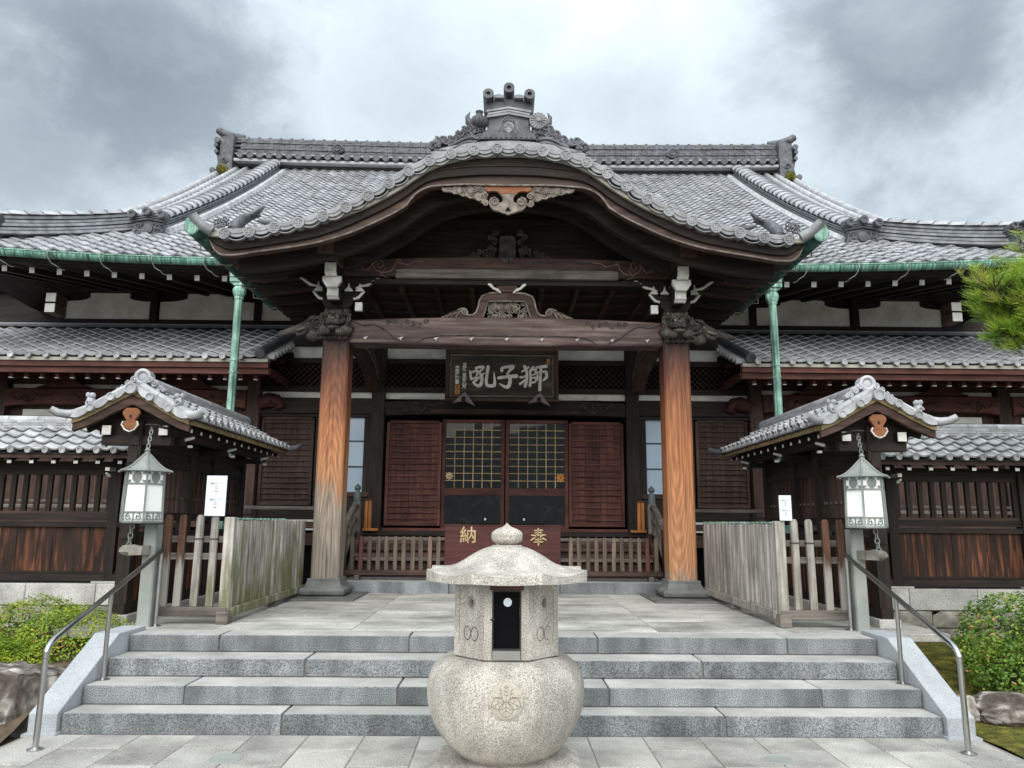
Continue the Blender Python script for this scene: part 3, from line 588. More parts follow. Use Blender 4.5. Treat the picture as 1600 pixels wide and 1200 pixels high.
for s in (-1, 1):
    m = MB()      # wave and cloud carving falling away to the side
    hw = curve([(.30, .36), (.45, .32), (.58, .25), (.70, .17), (.80, .14), (.88, .17), (.96, .19), (1.03, .10)])
    m.band(frange(.31, 1.02, 24) if s > 0 else frange(-1.02, -.31, 24), lambda x: zt(x) + .05 + hw(abs(x)) * .9, lambda x: zt(x) + .04, OY + .02, OY + .20)
    rr = random.Random(3)
    for j in range(15):
        q = .36 + j * .046; top = zt(q) + .05 + hw(q)
        m.spiral((s * q, top - .03), .055, 1.5, -s * (-1) ** j, OY - .03, .020, a0=pi / 2 + rr.random()); m.ell((s * (q + .01), OY + .03, top - .02), (.052, .07, .05), 8, 5)
        if hw(q) > .2: m.spiral((s * (q + .02), top - .13), .05, 1.5, s, OY - .02, .018, a0=rr.random() * 6)
        if hw(q) > .28: m.spiral((s * (q - .02), top - .23), .045, 1.5, -s, OY - .02, .016, a0=rr.random() * 6)
    for dz, q0, q1 in ((.06, .42, .98), (.12, .40, .80)):
        m.tube([(s * q, OY - .03, zt(q) + dz + .035 * sin((q - .4) * 12)) for q in frange(q0, q1, 18)], .026, 7)
    for j in range(7): m.ell((s * (.92 + .022 * (j % 4)), OY - .03, zt(.95) + .12 + .04 * (j // 3) + .02 * (j % 2)), .034, 7, 5)
    m.tube([(s * .47, OY + .02, 6.82), (s * .54, OY + .02, 6.88), (s * .555, OY, 6.94), (s * .52, OY, 7.01)], [.07, .05, .03, .004], 7)
    obj('wave_carving', m, TILED, og, auto=60)
    m = MB()
    if s > 0:
        m.lathe([(.118, .03), (.118, -.03), (.03, -.045), (.03, -.06), (.004, -.065)], (.395, OY - .03, 6.865), 24, ax='y')
        for j in range(16): a = 2 * pi * j / 16; m.tube([(.395 + .035 * cos(a), OY - .075, 6.865 + .035 * sin(a)), (.395 + .11 * cos(a), OY - .062, 6.865 + .11 * sin(a))], [.007, .014], 5)
        obj('flower_disc', m, TILEM, og, auto=50)
    else:
        m.lathe([(.05, -.09), (.10, -.06), (.115, 0), (.10, .05), (.055, .09), (.04, .115), (.055, .15), (.05, .155), (.02, .14)], (-.395, OY, 6.86), 16)
        for j in range(12): a = 2 * pi * j / 12; m.tube([(-.395 + .115 * cos(a) * sin(t), OY + .115 * sin(a) * sin(t), 6.86 - .09 * cos(t)) for t in frange(.6, 2.4, 6)], .010, 5)
        obj('gourd', m, TILED, og, auto=50)
# ---- hanging carved pendant (gable pendant)
gp = part('gable_pendant', H, (0, 9.36, 5.9))
def g(pts, hz=.00145, vz=.00147): return [(x * hz, 5.56 + (470 - y) * vz) for x, y in pts]
hh = g([(0, 470), (25, 456), (50, 450), (90, 436), (125, 428), (150, 405), (166, 372), (168, 340), (150, 312), (118, 305), (92, 315), (78, 338), (88, 352), (70, 356), (52, 345), (48, 318), (56, 292), (75, 272)])
obj('heart_board', MB().prism(poly_sym(hh)[::-1], 9.345, 9.40), WCARVL, gp, bev=.006)
m = MB()
for s in (-1, 1): m.spiral((s * .168, 5.735), .062, 1.35, -s, 9.338, .013, a0=pi / 2); m.tube([(s * x, 9.338, z) for x, z in hh[:9]], .010, 5)
m.prism(g([(-22, 432), (22, 432), (0, 395)]), 9.335, 9.35, mi=1)
obj('heart_scroll', m, [WCARVL, BLACKM], gp)
ob = M('bare orange brown wood', [(.3, (.16, .06, .03)), (.55, (.30, .12, .055)), (.7, (.20, .13, .10))], (.15, 1, 1), 18, rand=0, dirt=.4)
obj('pendant_neck', MB().prism(poly_sym(g([(0, 275), (78, 272), (95, 250), (140, 242), (180, 250), (215, 228), (212, 200), (150, 178), (0, 178)]))[::-1], 9.355, 9.405), ob, gp, bev=.006)
for s in (-1, 1):
    m = MB()
    m.band(frange(.28, .88, 12) if s > 0 else frange(-.88, -.28, 12), lambda x: zb(x) - .005, lambda x: zb(x) - .03 - .19 * max(0, 1 - (abs(x) - .28) / .6) ** .9, 9.375, 9.40)
    rnd = random.Random(5)
    for j in range(16):
        q = .29 + .036 * j; dz = .02 + rnd.random() * .15 * max(.1, 1 - (q - .28) / .6)
        m.spiral((s * q, zb(q) - dz - .012), .032 + .012 * rnd.random(), 1.4, rnd.choice((-1, 1)), 9.362, .010, a0=rnd.random() * 6)
    for q, r in ((.50, .05), (.64, .045)):
        for j in range(9): a = 2 * pi * j / 9; m.tube([(s * q, 9.36, zb(q) - .06), (s * q + r * cos(a), 9.352, zb(q) - .06 + r * sin(a))], [.007, .012], 5)
    m.tube([(s * q, 9.362, zb(q) - .03 - .19 * max(0, 1 - (q - .28) / .6) ** .9 + .012 * sin(q * 60)) for q in frange(.29, .86, 20)], .014, 6)
    m.spiral((s * .30, 5.72), .045, 1.4, s, 9.355, .016, a0=pi)
    obj('leaf_carving', m, WCARVL, gp)
# ---- tympanum behind the pendant
zs = lambda x: ztb(x) - .10
def soff(x): return min(zs(x), zs(0))
for i, (a_, b_) in enumerate(zip(frange(5.36, 6.1, 5)[:-1], frange(5.36, 6.1, 5)[1:])):
    xs_ = [x for x in frange(-2.35, 2.35, 60) if soff(x) > a_ + .02]
    obj('tympanum_board', MB().band(xs_, lambda x: min(b_ - .004, soff(x)), lambda x: a_, 10.78, 10.83), WD['x'], H)
xi = frange(-2.42, 2.42, 60)
obj('inner_gable_board', MB().band(xi, lambda x: soff(x) + .02, lambda x: soff(x) - .20, 10.28, 10.40), WD['x'], H, bev=.005)
obj('inner_gable_board', MB().band(frange(-3.6, 3.6, 80), lambda x: soff(x) + .02, lambda x: soff(x) - .24, 9.70, 9.80), WD['x'], H, bev=.005)
# soffit boards, laid lapped from front to back
yy = 9.46; i = 0
while yy < 12.9:
    e = 3.86 - .05 * (i % 2) - .02 * random.random(); d = .05 * ((i // 2) % 2)
    obj('soffit_board', MB().band(frange(-e, e, 60), lambda x: soff(x) + .03 - .012 * (i % 2), lambda x: soff(x) - .016 * (i % 2) - .0, yy, yy + .205), WB['x'] if i % 3 == 0 else WD['x'], H)
    yy += .20; i += 1
# curved ribs of the soffit (rafters follow the gable)
for yy in (10.0, 10.9, 11.5, 12.1, 12.7):
    obj('curved_rafter', MB().band(frange(-3.7, 3.7, 60), lambda x: soff(x) - .02, lambda x: soff(x) - .12, yy, yy + .09), WD['x'], H)
# tympanum carving: small shrine tablet between clouds
tc_ = part('tympanum_carving', H, (0, 10.68, 5.39))
k_ = .00152
m = MB(); m.prism([(-.125, 5.40), (.125, 5.40), (.125, 5.72), (.11, 5.77), (.06, 5.79), (-.06, 5.79), (-.11, 5.77), (-.125, 5.72)][::1], 10.66, 10.77); m.prism([(-.08, 5.42), (.08, 5.42), (.08, 5.60), (.05, 5.64), (-.05, 5.64), (-.08, 5.60)], 10.645, 10.67)
m.tube([(-.10, 10.65, 5.66), (-.05, 10.645, 5.71), (0, 10.645, 5.68), (.05, 10.645, 5.71), (.10, 10.65, 5.66)], .014, 5); obj('tablet', m, WCARV, tc_, bev=.006)
for s in (-1, 1):
    m = MB()
    for (cx_, cz_, r) in ((.60, 5.43, .045), (.52, 5.47, .05), (.44, 5.44, .045), (.42, 5.52, .045), (.33, 5.45, .055), (.32, 5.53, .05), (.25, 5.60, .05), (.23, 5.48, .05), (.19, 5.70, .05), (.25, 5.77, .045), (.18, 5.84, .05), (.20, 5.56, .04), (.67, 5.41, .03)):
        m.spiral((s * cx_, cz_), r, 1.5, s, 10.66, .014, a0=random.random() * 6); m.ell((s * cx_, 10.71, cz_), (r, .04, r), 8, 5)
    obj('cloud_carving', m, WCARV, tc_)
m = MB()
for s in (-1, 0, 1): m.tube([(s * .05, 10.55, 5.40), (s * .055, 10.52, 5.36), (s * .03, 10.50, 5.31)], [.03, .035, .012], 6)
obj('leaf_drop', m, WCARV, tc_)
# ---- upper and lower rainbow beams
ub = obj('upper_beam', MB().band(frange(-2.36, 2.36, 41), lambda x: 5.395 - .009 * x * x - (.0 if abs(x) < 2 else .08 * (abs(x) - 2)), lambda x: 5.10, 10.52, 10.74), WB['x'], H, bev=.012, seg=2)
obj('upper_beam_lip', MB().band(frange(-1.62, 1.62, 31), lambda x: 5.20 - .02 * max(0, abs(x) - 1.5) * 5, lambda x: 5.065, 10.49, 10.70), WG['x'], ub, bev=.012, seg=2)
obj('upper_beam_sill', MB().box(-2.36, 2.36, 10.56, 10.72, 4.99, 5.062), WD['x'], H)
def swirl(parent, s, x0, z0, k, y, mat):
    m = MB()
    m.spiral((s * (x0), z0), .10 * k, 1.5, s, y, .010, a0=-pi / 2 if s < 0 else -pi / 2)
    m.tube([(s * (x0 + .02 * k), y, z0 - .10 * k), (s * (x0 - .05 * k), y, z0 - .125 * k), (s * (x0 - .16 * k), y, z0 - .10 * k), (s * (x0 - .22 * k), y, z0 - .04 * k), (s * (x0 - .24 * k), y, z0 + .04 * k)], .009, 5)
    m.spiral((s * (x0 - .27 * k), z0 + .055 * k), .04 * k, 1.3, -s, y, .008, a0=0)
    m.tube([(s * (x0 - .24 * k), y, z0 + .04 * k), (s * (x0 - .33 * k), y, z0 + .02 * k), (s * (x0 - .42 * k), y, z0 + .0 * k), (s * (x0 - .50 * k), y, z0 + .05 * k), (s * (x0 - .62 * k), y, z0 + .06 * k)], .008, 5)
    m.tube([(s * (x0 + .09 * k), y, z0 + .03 * k), (s * (x0 + .17 * k), y, z0 - .09 * k), (s * (x0 + .24 * k), y, z0 - .07 * k), (s * (x0 + .30 * k), y, z0 + .02 * k), (s * (x0 + .40 * k), y, z0 + .07 * k)], .008, 5)
    m.tube([(s * (x0 - .09 * k), y, z0 - .05 * k), (s * (x0 - .02 * k), y, z0 - .16 * k), (s * (x0 - .12 * k), y, z0 - .19 * k)], .008, 5)
    obj('carved_scroll', m, mat, parent)
SCRL = M('scroll line', [(.3, (.16, .10, .075)), (.7, (.30, .20, .16))], ns=12, rand=0)
for s in (-1, 1): swirl(ub, s, 1.86, 5.265, 1.0, 10.515, SCRL)
lb = obj('rainbow_beam', MB().band(frange(-2.26, 2.26, 41), lambda x: 4.505 - .012 * x * x, lambda x: 4.095 - .006 * (2.26 - abs(x)), 10.545, 10.90), WBEAM, H, bev=.04, seg=3)
m = MB()
for s in (-1, 1):
    m.tube([(s * 2.22, 10.54, 4.42), (s * 2.05, 10.535, 4.36), (s * 1.90, 10.535, 4.38), (s * 1.75, 10.535, 4.30), (s * 1.60, 10.535, 4.18), (s * 1.44, 10.54, 4.11)], .012, 5)
    m.tube([(s * 1.30, 10.54, 4.11), (s * 1.15, 10.535, 4.19), (s * .95, 10.535, 4.22), (s * .6, 10.535, 4.225), (0, 10.535, 4.225)], .008, 5)
    for j in range(7): m.spiral((s * (1.70 - .09 * j), 4.40 + .025 * sin(j * 2.3)), .04, 1.3, (-1) ** j, 10.537, .008, a0=j)
obj('carved_scroll', m, WCARV, lb)
for q in frange(-2.02, 2.02, 9):
    m = MB().lathe([(.004, -.03), (.022, 0), (.004, .01)], (q, 10.525, 4.17), 8); m.tube([(q - .03, 10.52, 4.165), (q, 10.515, 4.172), (q + .035, 10.52, 4.185)], [.004, .009, .003], 5); obj('paper_hook', m, WHITE, lb)
# frog-leg strut with open carving
fs_ = part('frog_leg_strut', H, (0, 10.66, 4.5))
k_ = .00163
def kz(pts): return [(x * k_, 4.49 + y * k_ * .97) for x, y in pts]
outl = kz([(592, 0), (560, 25), (500, 58), (440, 80), (395, 94), (362, 84), (352, 60), (362, 38), (340, 30), (300, 34), (272, 60), (256, 110), (246, 170), (222, 214), (160, 240), (110, 246), (70, 248)])
inn = kz([(218, 0), (195, 60), (178, 130), (160, 165), (0, 168)])
for s in (-1, 1):
    pl = [(s * x, z) for x, z in outl] + [(0, outl[-1][1])] + [(s * x, z) for x, z in reversed(inn)]
    obj('strut_leg', MB().prism(pl, 10.60, 10.72), WB['x'], fs_)
    m = MB().tube([(s * x, 10.592, z) for x, z in outl[3:]], .014, 6); m.tube([(s * x, 10.592, z) for x, z in inn], .010, 5); m.spiral((s * .60, 4.585), .055, 1.5, -s, 10.59, .013, a0=pi / 2)
    for j in range(4): m.tube([(s * (.66 + .07 * j), 10.595, 4.50 + .11 - .028 * j), (s * (.70 + .07 * j), 10.59, 4.50 + .07 - .02 * j), (s * (.74 + .07 * j), 10.595, 4.50)], .011, 5)
    obj('white_edge', m, WCARVL, fs_)
m = MB(); rnd = random.Random(11)
for j in range(60):
    x = rnd.uniform(-.31, .31); z = 4.52 + rnd.random() * .24
    if abs(x) > .33 - (z - 4.5) * .25: continue
    m.spiral((x, z), rnd.uniform(.03, .06), 1.3, rnd.choice((-1, 1)), 10.63 + rnd.random() * .04, .012, a0=rnd.random() * 6)
m.box(-.34, .34, 10.70, 10.72, 4.49, 4.76, 1)
obj('open_carving', m, [WCARVL, BLACKM], fs_)
m = MB(); m.prism([(-.10, 4.89), (.10, 4.89), (.15, 4.96), (.15, 5.0), (-.15, 5.0), (-.15, 4.96)], 10.58, 10.74); obj('bearing_block', m, WB['x'], fs_)
for s in (-1, 1):
    m = MB().tube([(s * .09, 10.57, 4.87), (s * .14, 10.565, 4.915), (s * .20, 10.56, 4.94), (s * .24, 10.56, 4.985), (s * .275, 10.56, 5.0)], [.012, .022, .018, .024, .016], 6); obj('white_leaf_end', m, WHITE, fs_)
# ---- pillars
for s in (-1, 1):
    cx_ = s * 2.44; cy_ = 10.72; h_ = .19; c_ = .03
    oct_ = [(cx_ - h_, cy_ - h_ + c_), (cx_ - h_ + c_, cy_ - h_), (cx_ + h_ - c_, cy_ - h_), (cx_ + h_, cy_ - h_ + c_), (cx_ + h_, cy_ + h_ - c_), (cx_ + h_ - c_, cy_ + h_), (cx_ - h_ + c_, cy_ + h_), (cx_ - h_, cy_ + h_ - c_)]
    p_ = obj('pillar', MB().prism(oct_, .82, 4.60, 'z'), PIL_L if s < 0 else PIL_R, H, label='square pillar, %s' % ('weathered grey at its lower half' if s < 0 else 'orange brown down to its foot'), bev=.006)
    pb = MB()
    def sq(h, z): return [(cx_ - h, cy_ - h, z), (cx_ + h, cy_ - h, z), (cx_ + h, cy_ + h, z), (cx_ - h, cy_ + h, z)]
    lv = [(.235, .60), (.30, .62), (.315, .67), (.305, .70), (.245, .73), (.222, .79), (.222, .83)]
    pb.add([q for h, z in lv for q in sq(h, z)], [(4 * i + j, 4 * i + (j + 1) % 4, 4 * i + 4 + (j + 1) % 4, 4 * i + 4 + j) for i in range(len(lv) - 1) for j in range(4)] + [(3, 2, 1, 0), (24, 25, 26, 27)])
    obj('pillar_base', pb, BASEST, H, bev=.012, seg=2)
    bx('base_slab', H, BASEST, cx_ - .50, cx_ + .50, 10.02, 11.19, .581, .603, bev=.004)
    # -- bracket set on the pillar
    br = part('bracket_set', H, (cx_, cy_, 4.6))
    bl = MB(); bl.prism([(cx_ - .16, 4.60), (cx_ + .16, 4.60), (cx_ + .22, 4.68), (cx_ + .22, 4.76), (cx_ - .22, 4.76), (cx_ - .22, 4.68)], 10.52, 10.92); obj('bearing_block', bl, WD['x'], br, bev=.006)
    for (zz, hw0, hw1, th, yq) in ((4.72, .30, .36, .14, 10.58), (4.92, .36, .56, .15, 10.60)):
        m = MB(); m.prism([(cx_ - hw1, zz + th), (cx_ + hw1, zz + th), (cx_ + hw1 - .03, zz + th * .55), (cx_ + hw0 - .08, zz + .02), (cx_ + hw0 - .14, zz), (cx_ - hw0 + .14, zz), (cx_ - hw0 + .08, zz + .02), (cx_ - hw1 + .03, zz + th * .55)][::-1], yq, yq + .14); obj('bracket_arm', m, WD['x'], br, bev=.004)
        for q in (-1, 1):
            K = 9; pts = []
            for j in range(K):
                t_ = j / (K - 1); pts.append((cx_ + q * (hw0 - .12 + (hw1 - hw0 + .14) * t_), yq - .02, zz + .0 + th * 1.0 * t_ ** 1.2 + .012 * sin(t_ * 9)))
            obj('white_arm_edge', MB().tube(pts, [.010, .016, .02, .018, .024, .02, .022, .018, .008], 6), WHITE, br)
    for dx in (-.30, 0.14, .30) if s < 0 else (-.30, -.14, .30):
        m = MB(); m.prism([(cx_ + dx - .05, 4.875), (cx_ + dx + .05, 4.875), (cx_ + dx + .065, 4.885), (cx_ + dx + .012, 4.94), (cx_ + dx + .006, 5.02), (cx_ + dx - .006, 5.02), (cx_ + dx - .012, 4.94), (cx_ + dx - .065, 4.885)], 10.565, 10.60); obj('white_tip', m, WHITE, br)
    # nosings pointing forward, their ends painted white
    for (z0, z1, hw, y0) in ((4.66, 4.80, .075, 10.18), (4.94, 5.10, .075, 9.98)):
        m = MB(); m.prism([(y0, z0 + .03), (y0 + .03, z0 + .02), (y0 + .05, z0), (y0 + .5, z0), (y0 + .5, z1), (y0 + .015, z1), (y0 + .02, z0 + .07)], cx_ - hw, cx_ + hw, 'x'); obj('nosing', m, WD['y'], br)
        m = MB(); m.prism([(y0 - .004, z0 + .028), (y0 + .026, z0 + .018), (y0 + .047, z0 - .003), (y0 + .10, z0 - .003), (y0 + .10, z0 + .01), (y0 + .03, z0 + .05), (y0 + .015, z1 + .002), (y0 + .008, z1 + .002), (y0 + .014, z0 + .07)], cx_ - hw - .003, cx_ + hw + .003, 'x'); obj('white_nose_end', m, WHITE, br)
    m = MB(); m.prism([(cx_ - .075, 4.795), (cx_ + .075, 4.795), (cx_ + .13, 4.88), (cx_ + .13, 4.945), (cx_ - .13, 4.945), (cx_ - .13, 4.88)], 10.10, 10.16); m.prism([(cx_ - .07, 4.80), (cx_ + .07, 4.80), (cx_ + .12, 4.885), (cx_ + .12, 4.94), (cx_ - .12, 4.94), (cx_ - .12, 4.885)], 10.16, 10.4, mi=1); obj('white_bearing_block', m, [WHITE, WD['y']], br)
    bx('white_beam_end', br, WHITE, cx_ - s * .37, cx_ - s * .27, 10.44, 10.50, 4.55, 4.67)
    bx('small_beam', br, WD['y'], cx_ - s * .365, cx_ - s * .275, 10.50, 10.9, 4.555, 4.665)
    # eaves purlin carried forward over the bracket
    bx('eaves_purlin', H, WB['y'], cx_ - .11, cx_ + .11, 9.62, 13.4, 5.12, 5.36, bev=.008)
    bx('bracket_beam', H, WD['x'], cx_ - .75, cx_ + .75, 10.60, 10.74, 5.07, 5.13)
    # lion head facing the front
    lm = MB(); ly = 10.50; lz = 4.33
    lm.ell((cx_, ly + .02, lz + .10), (.165, .17, .125), 16, 10); lm.ell((cx_, ly - .10, lz + .16), (.13, .08, .06), 12, 8)
    for j in range(5): q = -.08 + .04 * j; lm.tube([(cx_ + q * 1.3, ly - .12, lz + .215 - abs(q) * .2), (cx_ + q, ly - .175, lz + .165), (cx_ + q * 1.2, ly - .17, lz + .12)], .018, 6)
    lm.ell((cx_, ly - .17, lz + .03), (.105, .08, .055), 12, 8); lm.ell((cx_, ly - .235, lz + .055), (.05, .03, .03), 8, 6)
    lm.ell((cx_, ly - .13, lz - .055), (.10, .09, .035), 12, 6)
    for q in (-1, 1):
        lm.tube([(cx_ + q * .02, ly - .20, lz + .095), (cx_ + q * .07, ly - .19, lz + .125), (cx_ + q * .12, ly - .14, lz + .10)], [.018, .022, .012], 6)
        lm.tube([(cx_ + q * .03, ly - .235, lz + .0), (cx_ + q * .08, ly - .21, lz - .01), (cx_ + q * .115, ly - .15, lz + .02)], .012, 6)
        lm.tube([(cx_ + q * .19, ly + .05, lz - .02), (cx_ + q * .16, ly - .05, lz - .08), (cx_ + q * .11, ly - .15, lz - .10)], [.07, .07, .06], 8)
        lm.ell((cx_ + q * .105, ly - .18, lz - .12), (.065, .05, .05), 10, 6)
        for j in range(4): lm.tube([(cx_ + q * .105 - .045 + .03 * j, ly - .21, lz - .10), (cx_ + q * .105 - .045 + .03 * j, ly - .235, lz - .135), (cx_ + q * .105 - .045 + .03 * j, ly - .215, lz - .17)], [.016, .017, .008], 6)
        for j in range(11):
            a = -.9 + 2.6 * j / 10; lm.spiral((cx_ + q * (.175 + .035 * (j % 2)) * cos(a * .5), lz + .02 + .15 * sin(a)), .032, 1.3, q * (-1) ** j, ly - .04 - .03 * (j % 3), .013, a0=j)
        lm.ell((cx_ + q * .13, ly - .06, lz + .20), (.03, .04, .05), 8, 5)
    for j in range(9): lm.ell((cx_ - .14 + .035 * j, ly - .02 + .03 * (j % 2), lz - .17), (.03, .05, .03), 7, 5)
    lm.box(cx_ - .17, cx_ + .17, ly - .02, ly + .1, lz - .17, lz + .1)
    lh = obj('carved_lion_head', lm, WCARV, H, smooth=True)
    em = MB()
    for q in (-1, 1): em.ell((cx_ + q * .058, ly - .195, lz + .085), (.022, .018, .015), 8, 6)
    obj('eye', em, WCARVL, lh)
    # elephant-like head at the side
    ex = cx_ + s * .30; ez = 4.34; ey = 10.66; bm_ = MB()
    bm_.ell((ex, ey, ez + .04), (.17, .13, .15), 16, 10); bm_.ell((ex + s * .06, ey, ez - .10), (.12, .11, .10), 12, 8); bm_.ell((ex - s * .10, ey, ez), (.14, .14, .17), 12, 8)
    bm_.tube([(ex + s * .08, ey - .02, ez + .05), (ex + s * .20, ey - .03, ez - .0), (ex + s * .30, ey - .03, ez - .03), (ex + s * .38, ey - .03, ez - .05), (ex + s * .46, ey - .03, ez - .08), (ex + s * .51, ey - .03, ez - .085)], [.10, .075, .06, .05, .045, .035], 10)
    bm_.ell((ex + s * .51, ey - .03, ez - .085), .04, 8, 6)
    for j in range(6): t_ = .2 + .055 * j; bm_.lathe([(.001, 0), (.062 - .005 * j, .006), (.001, .012)], (ex + s * t_, ey - .03, ez - .0 - .014 * j), 10, ax='x')
    bm_.tube([(ex + s * .12, ey - .09, ez - .05), (ex + s * .18, ey - .12, ez - .11), (ex + s * .25, ey - .12, ez - .13), (ex + s * .28, ey - .11, ez - .09)], [.035, .03, .022, .01], 7)
    bm_.spiral((ex - s * .03, ez + .03), .10, 1.6, -s, ey - .14, .022, a0=0); bm_.spiral((ex - s * .06, ez - .13), .07, 1.4, s, ey - .13, .02, a0=1); bm_.tube([(ex + s * .0, ey - .13, ez + .14), (ex + s * .07, ey - .13, ez + .12), (ex + s * .13, ey - .11, ez + .06)], [.02, .03, .02], 7)
    eh = obj('carved_elephant_head', bm_, WCARV, H, smooth=True)
    em = MB().ell((ex + s * .115, ey - .105, ez + .045), (.022, .016, .013), 8, 6); em.tube([(ex + s * .16, ey - .10, ez - .02), (ex + s * .24, ey - .13, ez - .06), (ex + s * .30, ey - .13, ez - .05)], [.02, .016, .004], 7); obj('eye_and_tusk', em, WCARVL, eh)
    # curved tie beam from the pillar back to the hall
    pts = [(cx_ - s * .05, 10.9 + 2.6 * t_, 4.15 + .42 * sin(t_ * pi * .85) - .30 * t_) for t_ in frange(0, 1, 12)]
    m = MB()
    for i in range(len(pts) - 1): m.beam(pts[i], pts[i + 1], .22, .30)
    obj('curved_tie_beam', m, WB['y'], H)
    for dz in (.05, -.06):
        m = MB().tube([(cx_ - s * .17, p[1], p[2] + dz) for p in pts[1:-1]], .014, 5); obj('tie_beam_groove', m, WG['y'], H)
# ================================================================ hall: main roof
TW = .29
T_ME = tile_mb(TW, .25, .052, .042); T_MESH = T_ME.mesh('roof_tile', TILE); T_MESH.set_sharp_from_angle(angle=radians(35)); T_MESH.polygons.foreach_set('use_smooth', [True] * len(T_MESH.polygons))
T2_ME = tile_mb(TW, .30, .046, .042); T2_MESH = T2_ME.mesh('roof_tile', TILE)
HT = []           # every roof tile of the hall: (part, matrix, mesh, mesh builder)
mr_ = part('main_roof', H, (0, 16, 5.8))
def lift_side(u, y): return lift(9.6 - u, 0) * (1 - min(1, u / 2.2)) * max(0, 1 - (y - 12 - u) / 2.5)
def P_main(x, t): return Vector((x, 12 + t, zM(t) + lift(x, t)))
def in_main(x, t): return abs(x) < (9.55 - t if t < 1.15 else 8.45)
ncol = 66; cols = [(i - ncol / 2 + .5) * TW for i in range(ncol)]
t = 0.; rows = []
while t < 9.25: rows.append(t); t += .25 * cos(aM(t))
def behind_portico(p):
    px_, py_, d_ = proj(p)
    if d_ < .2: return False
    x = (px_ - 789) / 1180 * 9.95
    if abs(x) > 3.9: return False
    return py_ > proj((x, 9.2, zt(x)))[1] + 4
und = MB()
for s in (-1, 1):
    und.grid(lambda u, v: P_main(s * u * (9.5 - v if v < 1.1 else 8.4), v) + Vector((0, .02, -.035)), frange(0, 1, 40), rows[::3] + [9.3])
obj('roof_deck', und, UNDER, mr_)
for t in rows:
    a = aM(t)
    for x in cols:
        if not in_main(x, t): continue
        if abs(x) < 3.7 and zM(t) + .12 < zt(x): continue
        roll = atan((lift(x + .05, t) - lift(x - .05, t)) / .1)
        HT.append((mr_, tmat(P_main(x, t) + Vector((0, 0, random.uniform(-.006, .006))), (0, 1), a + random.uniform(-.008, .008), roll + random.uniform(-.014, .014)), T_MESH, T_ME))
ed = disc_mb(.050, .10).mesh('round_eave_tile', TILED)
for x in cols:
    if abs(x) > 4.2 and in_main(x, 0): inst('round_eave_tile', ed, Matrix.Translation(P_main(x - .35 * TW, 0) + Vector((0, -.015, .015))), mr_)
# side and rear slopes
for s in (-1, 1):
    obj('side_slope', MB().grid(lambda u, v: (s * (9.6 - u), 12 + u + (18.6 - 2 * u) * v, zM(u) + lift_side(u, 12 + u + (18.6 - 2 * u) * v)), frange(0, 2.3, 8), [0, .02, .05, .08, .11, .15, .3, .6, 1]), TILE, mr_)
for s in (-1, 1):
    for k in range(9):
        u0 = .02 + .25 * k; u1 = u0 + .244
        obj('side_soffit_board', MB().grid(lambda u, v: (s * (9.58 - u), 12 + u * 1.05 + 18 * v, zM(u) * .9 + .5 - .012 * (k % 2) + lift_side(u, 12 + u * 1.05 + 18 * v)), [u0, u1], [0, .02, .05, .08, .11, .15, .3, .6, .98]), WD['y'], mr_)
obj('rear_slope', MB().grid(lambda u, v: (u * (9.5 - v if v < 1.1 else 8.1), 30.6 - v, zM(v)), frange(-1, 1, 12), frange(0, 9.3, 12)), TILE, mr_)
obj('gable_wall', MB().prism([(14.5, 6.5), (28.1, 6.5), (21.3, 10.9)], -7.4, 7.4, 'x'), WD['x'], mr_)
# verges of the upper gable
for s in (-1, 1):
    for xo, r in ((8.40, .095), (8.10, .075), (7.8, .075)):
        pts = [P_main(s * xo, t) + Vector((0, 0, .07)) for t in frange(1.6, 9.2, 24)]
        obj('verge_roll', MB().tube(pts, r, 8), TILEL if xo > 8 else TILE, mr_, auto=50)
    m = MB()
    for t in frange(1.8, 9.0, 30): m.lathe([(.055, 0), (.055, .22)] if s > 0 else [(.055, -.22), (.055, 0)], tuple(P_main(s * 8.42, t) + Vector((0, 0, .0))), 8, ax='x')
    obj('verge_tile_ends', m, TILED, mr_, kind='stuff')
    obj('verge_board', MB().tube([P_main(s * 8.45, t) + Vector((0, 0, -.12)) for t in frange(1.6, 9.2, 20)], .09, 4), WD['x'], mr_)
